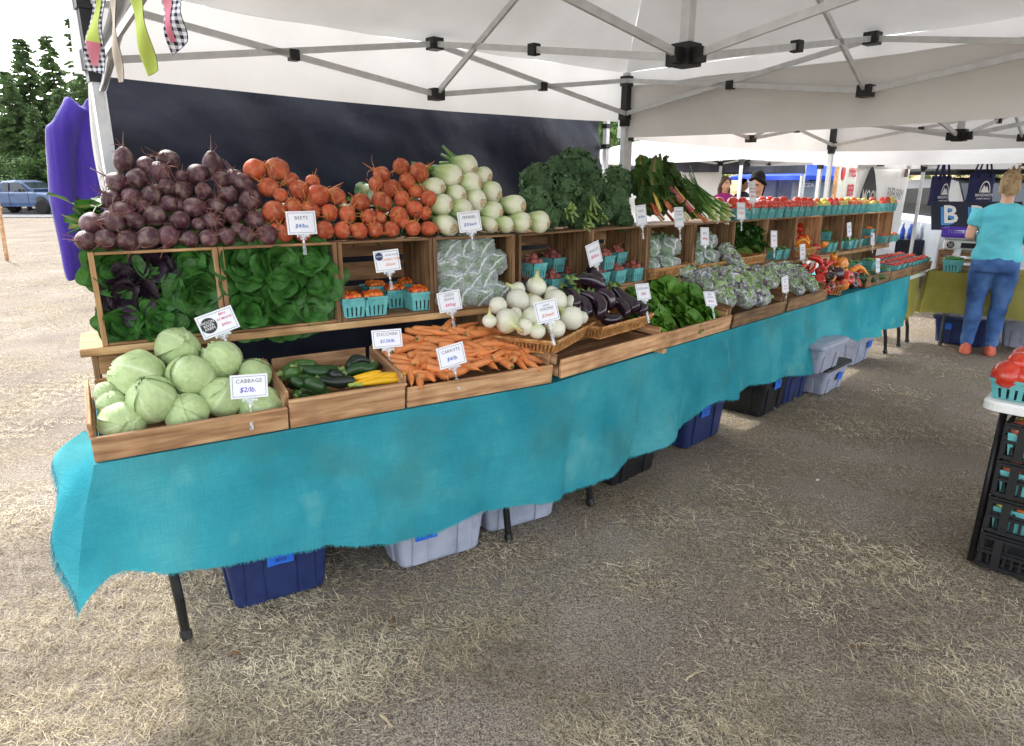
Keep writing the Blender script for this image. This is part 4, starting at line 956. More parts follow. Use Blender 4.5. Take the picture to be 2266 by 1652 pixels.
for i, (x, y, r, dd) in enumerate(kales):
    q = onD(F2, *Z6(x, y), DS + .06 + dd); wp = F2 @ q; k = r * .2846 * depth(wp) / FPX
    M = T3(*wp) @ RZ(i * 47) @ SCL(k * 1.02); kd = []
    o = put('kale_bunch', KB[i % 3], M, 'curly dark green kale bunch in the tall mound above the shallot crates', 'kale', 'kale bunches mounded on the crates')
    if stm.get(i):
        e = F2 @ onD(F2, *Z6(*stm[i]), DS - .035); e0 = wp.lerp(e, .55); st = obj('stems', KSM, o)
        st.matrix_basis = M.inverted() @ (T3(*e0) @ orient(e - e0) @ SCL(.085, .085, (e - e0).length * 1.1))
# chard
CHL = vmat('chard_leaf', [(0, S(78, 112, 52)), (.5, S(108, 142, 66)), (1, S(186, 130, 96))], .45, .5, 18, .9, 40, transl=.18, rnd=.25, spec=.4)
CHC = [pm('chard_stem_%d' % i, [a, b], 8, .4) for i, (a, b) in enumerate(((S(196, 74, 54), S(214, 120, 90)), (S(212, 176, 60), S(226, 204, 120)), (S(190, 60, 84), S(214, 130, 140)), (S(206, 204, 150), S(226, 222, 190)), (S(210, 116, 60), S(226, 160, 110))))]
def chard(seed):
    rr = random.Random(seed); mb = MB()
    for i in range(15):
        M = T3(rr.gauss(0, .08), rr.gauss(0, .04), .32 + rr.uniform(-.06, .06)) @ RZ(rr.uniform(-70, 70)) @ RX(90 + rr.uniform(-28, 18)) @ RY(rr.uniform(-30, 30))
        leaf(mb, M, rr.uniform(.5, .74), rr.uniform(.15, .22), 8, 12, rr.uniform(-.15, .25), .32, 6, seed * 11 + i, cup=-.2, waist=.1)
    return mb.mesh('chard_leaves', CHL, True)
CHM = [chard(i) for i in range(3)]
def chst(seed):
    rr = random.Random(seed); mb = MB()
    for i in range(9):
        a, q = rr.random() * 6, rr.random() ** .5 * .055; x, y = q * math.cos(a), q * math.sin(a)
        mb.tube([(x, y, 0), (x * 1.1, y * 1.1, .25), (x * 1.5, y * 1.5, .5)], [.021, .018, .011], 7, mi=rr.randrange(2) if i % 3 else 0, flat=.7)
    return mb
chl = [((1230, 590), (1090, 230), 0), ((1270, 650), (1080, 400), 2), ((1420, 500), (1150, 190), 1), ((1500, 570), (1280, 330), 2), ((1560, 630), (1330, 360), 0), ((1470, 640), (1300, 450), 3), ((1340, 580), (1130, 300), 4), ((1350, 650), (1180, 450), 0), ((1600, 650), (1420, 480), 4)]
for i, (b, a, c_) in enumerate(chl):
    pb = F2 @ onD(F2, *Z6(*b), DS + .0 + .012 * (i % 3)); pa = F2 @ onP(F2, *Z6(*a), DS + .05, kz + .05, 1.4); v = pa - pb; ln = v.length
    M = T3(*pb) @ orient(v, i * 1.3) @ SCL(max(.24, ln * .98))
    put('chard_bunch', CHM[i % 3], M, 'rainbow chard bunch with bright cut stems beside the kale', 'chard', 'rainbow chard bunches on the crates', [('stems', chst(i).mesh('stems', [CHC[c_], CHC[(c_ + 1) % 5]], True))])
# scallions
SCAL = vmat('scallion', [(0, S(236, 234, 218)), (.18, S(232, 232, 206)), (.34, S(176, 200, 110)), (.6, S(96, 142, 62)), (1, S(66, 110, 48))], .4, .1, 10, spec=.4)
def scall(seed):
    rr = random.Random(seed); mb = MB()
    for i in range(11):
        x, y = rr.gauss(0, .05), rr.gauss(0, .03); z0 = rr.uniform(-.03, .05); L_ = 1.0
        pts = [(x * 1.2, y * 1.2, z0), (x * 1.15, y * 1.15, z0 + .04), (x, y, z0 + .12), (x * .9, y * .9, .3), (x * 1.3, y * 1.3, .6), (x * 2.2 + rr.gauss(0, .04), y * 2 + rr.gauss(0, .03), L_)]
        mb.tube(pts, [.008, .022, .015, .012, .013, .008], 6, at=lambda t: t)
    return mb.mesh('scallions', SCAL, True)
SCM = [scall(i) for i in range(3)]
scl = [((1700, 655), (1420, 400)), ((1790, 650), (1480, 440)), ((1660, 610), (1400, 360)), ((1740, 600), (1430, 380)), ((1700, 560), (1400, 340)), ((1780, 620), (1460, 420)), ((1640, 570), (1380, 340)), ((1760, 560), (1440, 400)), ((1620, 530), (1390, 330)), ((1700, 520), (1420, 360)), ((1800, 590), (1500, 430))]
for i, (b, a) in enumerate(scl):
    pb = F2 @ onP(F2, *Z6(*b), DS + .02, kz - .0, 1.0); pa = F2 @ onP(F2, *Z6(*a), DS + .05, kz + .02, 1.1)
    put('scallion_bunch', SCM[i % 3], T3(*pb) @ orient(pa - pb, i) @ SCL(.36, .36, (pa - pb).length), 'bunch of scallions with white bulbs beside the rainbow chard', 'scallions', 'scallion bunches on the crates')

# ================================================================== pint baskets and their fruit
PULP = pm('turquoise_pulp', [S(84, 160, 162), S(112, 184, 184)], 25, .85, bump=.4, bscale=60, rnd=.1)
def pint_mesh(w=.052, wb=.043, h=.075):
    mb = MB()
    for k in range(4):
        Rm = Matrix.Rotation(k * PI / 2, 4, 'Z')
        def strip(x0, x1, z0, z1, t=.0022):
            f = lambda z: wb + (w - wb) * z / h
            vs = []
            for z in (z0, z1):
                for x in (x0, x1):
                    for o in (0, -t): y = -(f(z) + o); vs.append(Rm @ Vector((x * f(z), y, z)))
            mb.add(vs, [(0, 2, 6, 4), (1, 5, 7, 3), (0, 4, 5, 1), (2, 3, 7, 6), (0, 1, 3, 2), (4, 6, 7, 5)])
        strip(-1, 1, h * .58, h); strip(-1, 1, 0, h * .06)
        n = 5
        for i in range(n): a, b = -1 + 2 * i / n + (.07 if i else 0), -1 + 2 * (i + 1) / n - (.07 if i < n - 1 else 0); strip(a, b, h * .06, h * .58)
        mb.box(Rm @ Vector((0, -w, h)), (2 * w + .006, .006, .009), Rm.to_3x3())
    mb.box((0, 0, .002), (2 * wb, 2 * wb, .003))
    return mb.mesh('pint_basket', PULP)
PINT = pint_mesh()
def sphm(mat, sq=.85, lob=0, la=0, seed=0, n=14, k=9): 
    mb = wobsphere(n, k, seed=seed, amp=.05, lob=lob, lobamp=la); mb.v = [(x, y, z * sq) for x, y, z in mb.v]; return mb.mesh('tomato', mat, True)
def tm(name, c1, c2, **k): return pm(name, [c1, c2], 2.5, .18, spec=.55, coat=.25, rnd=.15, **k)
TOMR, TOMO, TOMY, TOMB = tm('red_tomato', S(190, 42, 30), S(206, 70, 44)), tm('orange_tomato', S(206, 96, 30), S(222, 124, 44)), tm('yellow_tomato', S(204, 178, 66), S(186, 190, 96)), tm('dusky_tomato', S(140, 62, 50), S(176, 96, 66))
TM = {c: [sphm(m, .86, 5, .02, i) for i in range(2)] for c, m in (('r', TOMR), ('o', TOMO), ('y', TOMY), ('b', TOMB))}
PLUM = [sphm(TOMR, 1.3, 0, 0, i + 5) for i in range(2)]
GRNP = tm('green_pepper', S(50, 104, 36), S(80, 136, 50)); REDP = tm('red_pepper', S(176, 30, 24), S(200, 52, 32)); ORGP = tm('orange_pepper', S(220, 120, 26), S(230, 150, 40)); PURP = tm('purple_pepper', S(44, 24, 36), S(66, 34, 48))
def chili(mat, seed):
    rr = random.Random(seed); mb = MB(); k = 8; b = rr.uniform(.1, .3)
    mb.tube([(b * math.sin(PI * i / k), .05 * math.sin(5 * i / k), i / k - .5) for i in range(k + 1)], [.13 * (1 - .75 * (i / k) ** 1.6) * (.75 if i == 0 else 1) for i in range(k + 1)], 9); return mb.mesh('chili', mat, True)
CHIG = [chili(GRNP, i) for i in range(3)]; CHIR = [chili(REDP, i + 9) for i in range(3)]; CHIO = [chili(ORGP, 14), chili(ORGP, 15)]
stm_ = MB(); stm_.tube([(0, 0, -.48), (.01, 0, -.58), (.05, 0, -.68)], [.06, .035, .04], 6); CSTM = stm_.mesh('stem', STALKG, True)
def bell(mat, seed):
    mb = MB(); prof = [(.001, -.75), (.35, -.9), (.7, -.86), (.9, -.5), (1, 0), (1.0, .4), (.85, .75), (.5, .88), (.2, .74), (.001, .68)]
    mb.lathe(prof, 24, wob=lambda a, v: 1 + .11 * math.cos(4 * a + seed) * (.5 + .5 * abs(v - .5) * 2) + .05 * noise3(Vector((math.cos(a), math.sin(a), v * 2 + seed)))); return mb.mesh('bell', mat, True)
BELL = {c: [bell(m, i) for i in range(2)] for c, m in (('r', REDP), ('o', ORGP), ('p', PURP), ('g', GRNP))}
bs_ = MB(); bs_.tube([(0, 0, .66), (.03, 0, .95), (.12, 0, 1.15)], [.2, .11, .13], 8); BSTM = bs_.mesh('stem', STALKG, True)
SHAL = vmat('shallot_skin', [(0, S(150, 74, 70)), (.7, S(172, 98, 88)), (1, S(180, 140, 100))], .35, .35, 20, .2, 40, rnd=.2, stretch=(1, 1, .15))
SHM = [onion_mesh(20 + i, SHAL, .8) for i in range(3)]
def pint(T, s, d, z, fill, where, sc=1.0, yaw=0, wpos=None, n=None, grp=None, big=None, flat=1.0):
    """a turquoise pint and the fruit heaped in it"""
    M = (T @ T3(s, d, z) if wpos is None else T3(*wpos) @ T.to_3x3().to_4x4()) @ RZ(yaw) @ SCL(sc)
    names = {'cherry': ('orange cherry tomatoes', 'orange cherry tomato'), 'redcherry': ('red cherry tomatoes', 'red cherry tomato'), 'shallot': ('pink shallots', 'pink shallot'), 'jal': ('small green peppers', 'small green pepper'),
             'plum': ('red plum tomatoes', 'red plum tomato'), 'mix': ('mixed heirloom tomatoes', 'heirloom tomato'), 'slicer': ('large red tomatoes', 'large red tomato'), 'yel': ('yellow-green tomatoes', 'yellow-green tomato')}[fill]
    o = obj('pint_basket', PINT, None, M @ SCL(1, 1, flat)); M = M @ T3(0, 0, -.075 * (1 - flat)); tag(o, 'turquoise pulp pint of %s %s' % (names[0], where), 'pint basket', 'turquoise pints ' + where)
    rr = random.Random(int(abs(s) * 1000 + abs(d) * 777 + z * 31)); H_ = .075
    cfg = {'cherry': (12, .0155), 'redcherry': (16, .0155), 'shallot': (5, .026), 'jal': (12, .012), 'plum': (4, .033), 'mix': (5, .033), 'slicer': (5, .038), 'yel': (5, .031)}[fill]; n = n or cfg[0]; r0 = cfg[1]
    g = int(math.ceil(math.sqrt(n))); pts = []
    for i in range(n):
        if n <= 5: a = 2 * PI * i / max(1, (n - 1 if n > 4 else n)) + .7; q = .024 if (i < 4) else 0; pts.append((q * math.cos(a) * 1.25, q * math.sin(a) * 1.25, H_ + r0 * (.3 if i < 4 else 1.15)))
        else:
            gx, gy = i % g, i // g; x, y = -.036 + .072 * (gx + .5) / g, -.036 + .072 * (gy + .5) / g; c_ = 1 - (x * x + y * y) / .0026; pts.append((x + rr.gauss(0, .002), y + rr.gauss(0, .002), H_ - .004 + .016 * max(0, c_) + rr.uniform(0, .006)))
    for i, (x, y, zz) in enumerate(pts):
        k = rr.uniform(.9, 1.12) * r0; kids = ()
        if fill in ('cherry',): me, nm = TM['o' if rr.random() < .8 else 'r'][i % 2], 'cherry_tomato'
        elif fill == 'redcherry': me, nm = TM['r'][i % 2], 'cherry_tomato'
        elif fill == 'shallot': me, nm = SHM[i % 3], 'shallot'
        elif fill == 'jal': me, nm = CHIG[i % 3], 'green_pepper'
        elif fill == 'plum': me, nm = PLUM[i % 2], 'plum_tomato'
        elif fill == 'mix': me, nm = TM[rr.choice('rryoyb')][i % 2], 'heirloom_tomato'
        elif fill == 'yel': me, nm = TM[rr.choice('yyo')][i % 2], 'heirloom_tomato'
        else: me, nm = TM['r'][i % 2], 'large_tomato'
        if fill == 'jal': Mi = T3(x, y, zz) @ RZ(rr.uniform(0, 360)) @ RX(80) @ SCL(.085, .085, .055)
        elif fill == 'plum': Mi = T3(x, y, zz + .008) @ orient((rr.gauss(0, 1), rr.gauss(0, 1), .25), rr.random() * 6) @ SCL(k)
        else: Mi = T3(x, y, zz) @ orient((rr.gauss(0, .7), rr.gauss(0, .7), 1), rr.random() * 6) @ SCL(k * (.85 if fill == 'shallot' else 1))
        put(nm, me, M @ Mi, '%s in a turquoise pint %s' % (names[1], where), nm.split('_')[-1], '%s %s' % (names[0], where), kids)
    return M
def pint_at(T, zf, x, y, d, z, fill, where, **k):
    q = onD(T, *zf(x, y), d); return pint(T, q.x, d, z, fill, where, **k)
# cherry tomatoes in the third crate
w3 = 'in the cherry tomato crate'
for x, dd, zz in ((372, .045, 0), (533, .045, 0), (870, .06, 0)): pint_at(F1, Z4, x, 1350, DS + dd, ZS + .013, 'cherry', w3, sc=1.03)
for x, dd in ((690, .165), (560, .24), (790, .24)): pint_at(F1, Z4, x, 1280, DS + dd, ZS + .013 + (.012 if x != 690 else 0), 'cherry', w3, sc=1.03)
# tomatoes along the top of the far crates
kinds = ['slicer', 'slicer', 'plum', 'plum', 'plum', 'slicer', 'slicer', 'plum', 'slicer', 'slicer', 'mix', 'yel', 'yel', 'mix', 'mix', 'mix', 'mix', 'mix', 'yel', 'yel', 'mix', 'mix', 'mix', 'mix']
xs24 = [450, 520, 585, 648, 710, 780, 840, 890, 945, 995, 1043, 1095, 1152, 1198, 1240, 1285, 1330, 1378, 1420, 1462, 1525, 1597, 1640, 1672]
for x, kd in zip(xs24, kinds):
    q = onD(F2, *Z7(x, 770), DS + .06); pint(F2, q.x, DS + .065, SH(q.x) + HC + .003, kd, 'on top of the far crates', sc=1.0)
    if kd != 'plum' and int(x) % 3 == 0: pint(F2, q.x + .03, DS + .19, SH(q.x) + HC + .003, kd, 'behind the front row on the far crates', sc=1.0)
# shallots
ws = 'of the shallot crates'
for x, y, dd, zz in ((260, 1060, .06, .088), (410, 1010, .17, .088), (400, 1130, .06, 0), (250, 1130, .06, 0), (530, 1100, .14, 0), (890, 1100, .06, 0), (1025, 1100, .06, 0), (900, 960, .15, .088), (800, 980, .06, .088), (760, 1100, .06, 0), (990, 1000, .16, .0)):
    q = onD(F2, *Z6(x, y), DS + dd); pint(F2, q.x, DS + dd, SH(q.x) + .014 + zz, 'shallot', 'in the ' + ('kale side shallot crate' if x < 680 else 'second shallot crate behind the sign'), sc=.95)
# small green peppers and tiny tomatoes in the far crates
for x, dd, zz, kd, wh in ((770, .06, 0, 'jal', 'beside the parsley'), (830, .05, 0, 'jal', 'beside the parsley'), (885, .07, 0, 'jal', 'beside the parsley'), (1165, .05, 0, 'jal', 'beside the sweet pepper crate'), (1205, .05, 0, 'jal', 'beside the sweet pepper crate'), (1250, .06, 0, 'jal', 'beside the sweet pepper crate'), (1165, .13, .085, 'jal', 'beside the sweet pepper crate'), (1200, .13, .085, 'jal', 'beside the sweet pepper crate'),
                          (1335, .05, 0, 'jal', 'behind the last blue price'), (1375, .05, 0, 'jal', 'behind the last blue price'), (1410, .06, 0, 'jal', 'behind the last blue price'), (1345, .12, .085, 'jal', 'behind the last blue price'), (1385, .12, .085, 'jal', 'behind the last blue price'), (1472, .05, 0, 'cherry', 'in the crate with the purple sign'), (1490, .06, .085, 'cherry', 'in the crate with the purple sign'), (1505, .16, 0, 'cherry', 'in the crate with the purple sign'),
                          (1610, .05, 0, 'cherry', 'in the last crate'), (1650, .05, 0, 'cherry', 'in the last crate'), (1690, .05, 0, 'cherry', 'in the last crate')):
    q = onD(F2, *Z7(x, 1080 - 30 * (x > 1000) - 60 * (x > 1300)), DS + dd); pint(F2, q.x, DS + dd, SH(q.x) + .013 + zz, kd, wh, sc=.92, n=6 if kd == 'cherry' else 9)
# pints in the last trays
for x, y, dd, zz, kd, wh in ((1335, 1165, .10, .0, 'jal', 'in the lower row of the bean tray'), (1430, 1170, .09, .0, 'jal', 'in the lower row of the bean tray'), (1520, 1180, .08, .0, 'jal', 'in the lower row of the bean tray'), (1620, 1180, .06, .0, 'jal', 'in the lower row of the bean tray'), (1400, 1090, .16, .082, 'jal', 'stacked above the bean tray'), (1515, 1095, .13, .082, 'jal', 'stacked above the bean tray')):
    q = onD(F2, *Z7(x, y), dd); pint(F2, q.x, dd, TZ + .035 + zz, kd, wh, sc=1.0, n=10)
for j in range(3):
    for i, x in enumerate((1702, 1745, 1785, 1820, 1850, 1880, 1910, 1938)):
        q = onD(F2, *Z7(x - 0 * j, 1160 - i * 9), .07); pint(F2, q.x, .07 + .115 * j, TZ + .035 + .01 * j, 'redcherry', 'of the last trays', sc=1.02, n=6 if j else 8)
# --- peppers
def heap(zf, T, lst, d0, z0, slope, fn):
    for i, it in enumerate(lst):
        q = onP(T, *zf(it[0], it[1]), d0, z0, slope); wp = T @ q; fn(i, it, wp, it[2] * (zf(1, 0)[0] - zf(0, 0)[0]) * depth(wp) / FPX)
def pep(where, grp):
    def f(i, it, wp, r):
        rr = random.Random(i * 7 + 3); c_ = it[3]
        nm = {'r': 'red', 'o': 'orange', 'p': 'dark purple', 'R': 'red', 'O': 'orange', 'g': 'green'}[c_]
        if c_ in 'RO':
            me = (CHIR if c_ == 'R' else CHIO)[i % 2]; put('sweet_pepper', me, T3(*wp) @ orient((rr.gauss(0, 1), rr.gauss(-.3, .6), rr.gauss(0, .5)), rr.random() * 6) @ SCL(r * 5, r * 5, r * 3.8), 'long pointed %s sweet pepper %s' % (nm, where), 'pepper', grp + ' ' + nm + ' long', [('stem', CSTM)])
        else: put('bell_pepper', BELL[c_][i % 2], T3(*wp) @ orient((rr.gauss(0, .8), rr.gauss(-.4, .6), rr.gauss(.3, .6)), rr.random() * 6) @ SCL(r), 'glossy %s bell pepper %s' % (nm, where), 'pepper', grp + ' ' + nm, [('stem', BSTM)])
    return f
MP1, wa_, la_ = cornered(Z7, (1148, 1462), (1262, 1420), (1130, 1380), TZ + .012)
MP3, wb_, lb_ = cornered(Z7, (1278, 1425), (1425, 1380), (1265, 1350), TZ + .012)
wicker(MP1, wa_, .33, .075, 'wicker basket of mixed peppers next to the salad bags', .02); wicker(MP3, wb_, .33, .075, 'wicker basket of mixed peppers next to the cucumbers', .02)
pl = [(1120, 1310, 50, 'r'), (1175, 1355, 42, 'R'), (1080, 1270, 40, 'O'), (1150, 1200, 45, 'R'), (1100, 1190, 45, 'R'), (1200, 1290, 52, 'p'), (1260, 1255, 52, 'p'), (1325, 1295, 62, 'r'), (1390, 1290, 45, 'p'), (1420, 1270, 45, 'O'), (1180, 1160, 45, 'O'), (1285, 1180, 55, 'o'), (1200, 1220, 45, 'R'), (1140, 1240, 45, 'r'), (1060, 1240, 40, 'R'), (1000, 1230, 38, 'R'), (1290, 1230, 48, 'o'), (1380, 1240, 42, 'R'), (1250, 1330, 42, 'R'), (1200, 1365, 36, 'p'), (1180, 1380, 30, 'r'), (1380, 1335, 40, 'p'), (1310, 1345, 40, 'o'), (1040, 1210, 36, 'R'), (960, 1210, 34, 'R'), (1170, 1290, 40, 'O'), (1410, 1330, 34, 'r')]
heap(Z7, F2, pl, .05, TZ + .10, .9, pep('in the mixed pepper baskets', 'mixed peppers'))
q6 = onD(F2, *Z7(1050, 1090), DS + .02); wicker(F2 @ T3(b2[6] + .03, DS + .01, SH(q6.x) + .014), .42, .25, .055, 'wicker basket of red sweet peppers inside the crate', .015)
ps = [(1000, 1010, 50, 'o'), (1060, 1020, 40, 'R'), (1125, 1005, 38, 'O'), (1080, 960, 40, 'R'), (1010, 930, 45, 'R'), (985, 990, 45, 'r'), (1100, 1050, 30, 'r'), (970, 900, 38, 'r'), (1045, 985, 40, 'R'), (985, 1040, 34, 'O'), (1150, 1030, 26, 'o'), (1050, 950, 36, 'R')]
heap(Z7, F2, ps, DS + .05, SH(3) + .09, 1.0, pep('in the crate basket of sweet peppers', 'crate peppers'))
# --- cucumbers
CUC = [gourd(50 + i, ZUC[i % 2], .04, False, .05) for i in range(2)]
for i, (x, y, a) in enumerate(((1480, 1295, 20), (1530, 1290, -15), (1570, 1260, 30), (1510, 1250, -20), (1460, 1255, 10), (1420, 1230, 15), (1550, 1300, 40), (1590, 1280, -30), (1440, 1215, 0), (1380, 1225, 20), (1400, 1210, -10), (1500, 1270, 35), (1450, 1290, -20), (1540, 1255, 0))):
    q = onP(F2, *Z7(x, y), .06, TZ + .11, .5); put('cucumber', CUC[i % 2], F2 @ T3(*q) @ RZ(60 + a) @ RX(90) @ SCL(.21, .21, .115), 'small green cucumber in the low wooden tray', 'cucumber', 'cucumbers in the tray')
# --- parsley
PARS = vmat('parsley_leaf', [(0, S(62, 112, 44)), (1, S(96, 148, 64))], .5, .3, 30, .3, 60, transl=.2)
def parsley(seed):
    rr = random.Random(seed); mb = MB()
    for i in range(22):
        a = rr.random() * 6; sp = rr.uniform(.05, .45); e = Vector((sp * math.cos(a), sp * math.sin(a), rr.uniform(.6, 1.0)))
        mb.tube([(e.x * .1, e.y * .1, 0), (e.x * .35, e.y * .35, .45), e], .012, 4, mi=1)
        for j in range(7): leaf(mb, T3(*(e * rr.uniform(.75, 1.05))) @ RZ(rr.uniform(0, 360)) @ RX(rr.uniform(-40, 60)), .22, .1, 3, 4, .1, .4, 4, i * 9 + j)
    return mb.mesh('parsley_leaves', [PARS, STALKG], True)
PRM = [parsley(i) for i in range(2)]
q4 = b2[4]; wicker(F2 @ T3(q4 + .03, DS - .015, SH(q4) + .014), .42, .27, .055, 'wicker basket of parsley bunches inside the crate', .015)
for i, (x, y) in enumerate(((560, 1090), (640, 1080), (700, 1060), (600, 1040), (540, 1040), (670, 1020), (590, 990), (720, 1090))):
    pb = F2 @ onP(F2, *Z7(x + 35, y), DS + .0, SH(q4) + .08, .8); rr = random.Random(i); v = F2.to_3x3() @ Vector((-.75, .55 + rr.gauss(0, .1), .55 + rr.gauss(0, .15)))
    put('parsley_bunch', PRM[i % 2], T3(*pb) @ orient(v, i) @ SCL(.2), 'bunch of flat green parsley heaped in the crate basket', 'parsley', 'parsley bunches')

# ================================================================== plastic bags
FILM = film('clear_bag_film', S(226, 232, 236), .34, .10, .5, 6)
def bag_mesh(seed, sx, sy, sz, cr=.10):
    o = Vector((seed * 5.3, 0, 0)); mb = MB()
    def fn(u, v):
        a, b = u * 2 * PI, (v - .5) * PI; c_ = lambda t, e: math.copysign(abs(t) ** e, t)
        q = Vector((c_(math.cos(b), .7) * c_(math.cos(a), .7), c_(math.cos(b), .7) * c_(math.sin(a), .7), c_(math.sin(b), .7)))
        r = 1 + cr * noise3(q * 2.2 + o) + cr * .6 * noise3(q * 6 + o) + cr * .35 * abs(noise3(q * 13 + o))
        return (q.x * sx * r, q.y * sy * r, q.z * sz * r)
    mb.grid(fn, 40, 26); return mb.mesh('bag_film', FILM, True)
def filling(seed, sx, sy, sz, n, mats, kind='leaf'):
    rr = random.Random(seed); mb = MB()
    for i in range(n):
        d = Vector((rr.gauss(0, 1), rr.gauss(0, 1), rr.gauss(0, 1))).normalized(); r = rr.uniform(.55, .93); p = Vector((d.x * sx, d.y * sy, d.z * sz)) * r
        if kind == 'leaf': leaf(mb, T3(*p) @ orient(d, rr.random() * 6) @ RX(rr.uniform(-16, 16)), rr.uniform(.05, .08), rr.uniform(.017, .03), 3, 4, rr.uniform(-.3, .1), .4, 4, i, mi=rr.randrange(len(mats)))
        else:
            v = Vector((rr.gauss(0, .5), rr.gauss(0, .5), rr.gauss(0, .5))) + Vector((.6, 0, .5)); v = v.normalized() * .038; mb.tube([p - v, p + Vector((0, 0, .006)), p + v], [.0025, .0045, .0025], 5, mi=rr.randrange(len(mats)))
    return mb.mesh('filling', mats, True)
SALG = pm('salad_leaf_green', [S(160, 194, 124), S(204, 222, 170)], 30, .5, transl=.2); SALP = pm('salad_leaf_purple', [S(104, 84, 112), S(140, 120, 142)], 30, .5, transl=.1); BEAN = pm('green_bean', [S(92, 134, 70), S(126, 162, 94)], 20, .5); BAS = pm('basil_leaf', [S(100, 146, 92), S(140, 176, 122)], 30, .5, transl=.1)
SBAG = [(bag_mesh(i, .085, .055, .15, .045), filling(i, .074, .047, .135, 260, [SALG, SALG, SALP])) for i in range(3)]
BBAG = [(bag_mesh(10 + i, .075, .06, .055, .16), filling(10 + i, .058, .046, .042, 90, [BEAN, BAS], 'bean')) for i in range(3)]
ABAG = [(bag_mesh(20 + i, .11, .085, .06, .12), filling(20 + i, .092, .072, .05, 200, [BAS, BAS])) for i in range(2)]
def bag(B, M, label, grp, name='produce_bag'):
    t = thing(name, label, 'plastic bag', M, grp); obj('bag_film', B[0], t); f = obj('filling', B[1], t); f['kind'] = 'stuff'
for j in range(4):
    for i in range(4):
        rr = random.Random(i * 4 + j); s = b1[3] + .07 + (b1[4] - b1[3] - .14) * (i + .5 * (j % 2) * .6) / 3.3
        if s > b1[4] - .09: continue
        for back in (0, 1): bag(BBAG[(i + j + back) % 3], F1 @ T3(s, DS + .08 + .1 * back - .012 * (3 - j), ZS + .055 + .072 * j) @ RZ(rr.uniform(-30, 30)) @ RX(rr.uniform(-30, 30)) @ SCL(.98), 'crinkled clear plastic bag of green beans stacked in the crate', 'bags of green beans in the crate')
def zbag(B, zf, T, d, x, y, hpx, tilt, roll, label, grp, wk=1.0):
    q = onD(T, *zf(x, y), d); wp = T @ q; k = hpx * (zf(1, 0)[0] - zf(0, 0)[0]) * depth(wp) / FPX / .15
    bag(B, T @ T3(*q) @ RZ(-20) @ RX(tilt) @ RY(roll) @ SCL(k * wk, k, k), label, grp)
for i, (x, y, h, d, ti, ro) in enumerate(((320, 1370, 190, .14, -38, -26), (480, 1360, 190, .13, -38, -24), (590, 1350, 190, .12, -38, -22), (170, 1290, 130, .28, -60, -60), (440, 1130, 130, .30, -35, -25), (100, 1240, 100, .3, -70, -70), (300, 1230, 110, .32, -60, -40))):
    zbag(SBAG[i % 3], Z7, F2, d, x, y, h, ti, ro, 'bulging clear bag of green and purple salad mix leaning in the larger tray', 'salad bags in the larger tray', .85)
for i, (x, y, h, d, ti, ro) in enumerate(((700, 1280, 120, .13, -45, -40), (800, 1250, 110, .2, -45, -40), (930, 1340, 95, .08, -35, -25), (1040, 1320, 95, .08, -35, -25), (900, 1240, 110, .22, -45, -40), (980, 1260, 95, .16, -40, -30), (640, 1250, 95, .26, -60, -50))):
    zbag(SBAG[i % 3], Z7, F2, d, x, y, h, ti, ro, 'clear bag of pale salad leaves in the tray beside the peppers', 'salad bags in the smaller tray', 1.0)
q2 = b2[2]; wicker(F2 @ T3(q2 + .02, DS - .02, SH(q2) + .014), .45, .27, .06, 'wicker basket of bagged greens inside the crate under the chard', .015)
for s, d, z in ((.12, .1, .075), (.30, .1, .075), (.15, .13, .19), (.33, .12, .185), (.22, .2, .19)): bag(ABAG[int(s * 100) % 2], F2 @ T3(q2 + s, DS + d, SH(q2) + z) @ RZ(s * 300) @ SCL(1.05), 'puffy clear bag of soft green leaves in the crate under the chard', 'bagged greens under the chard')
q3 = b2[3]; wicker(F2 @ T3(q3 + .02, DS - .02, SH(q3) + .014), .42, .25, .045, 'shallow wicker basket under the bagged basil', .015)
for s, d, z in ((.13, .1, .09), (.30, .1, .09), (.2, .14, .19), (.33, .14, .19)): bag(ABAG[int(s * 100) % 2], F2 @ T3(q3 + s, DS + d, SH(q3) + z) @ RZ(s * 300) @ SCL(.95), 'puffy clear bag of basil in the crate under the scallions', 'basil bags')

# ================================================================== price signs
CARD = pm('white_card', [S(226, 228, 236), S(236, 238, 244)], 4, .35, spec=.5)
CLRP = film('clear_clip_plastic', S(220, 226, 232), .35, .08, .1, 10)
def ink(name, r, g, b): return pm(name, [S(r, g, b)], 5, .5)
INK = {'k': ink('ink_black', 40, 40, 44), 'b': ink('ink_blue', 30, 90, 190), 'v': ink('ink_violet', 80, 50, 180), 'o': ink('ink_orange', 226, 130, 50), 'p': ink('ink_pink', 214, 50, 110), 'r': ink('ink_red', 200, 50, 70), 't': ink('ink_teal', 50, 170, 190), 'w': ink('ink_white', 235, 235, 235), 'n': ink('ink_navy', 30, 50, 100), 'l': ink('ink_paleblue', 110, 150, 210)}
TXT = {}
def text_mesh(s, bold=0.0, shear=0.0, spacing=1.0):
    key = (s, bold, shear, spacing)
    if key not in TXT:
        cu = bpy.data.curves.new('lettering', 'FONT'); cu.body = s; cu.size = 1; cu.align_x = 'CENTER'; cu.align_y = 'CENTER'; cu.offset = bold; cu.shear = shear; cu.space_character = spacing; cu.resolution_u = 2
        to = bpy.data.objects.new('lettering', cu); me = bpy.data.meshes.new_from_object(to); bpy.data.objects.remove(to); me.name = 'lettering'; me.materials.clear(); TXT[key] = me
    return TXT[key]
def lettering(parent, s, M, size, mat, bold=.012, shear=0.0, spacing=1.0, name='lettering', wk=1.0):
    me = text_mesh(s, bold, shear, spacing).copy(); me.materials.append(mat); return obj(name, me, parent, M @ SCL(size * wk, size, size))
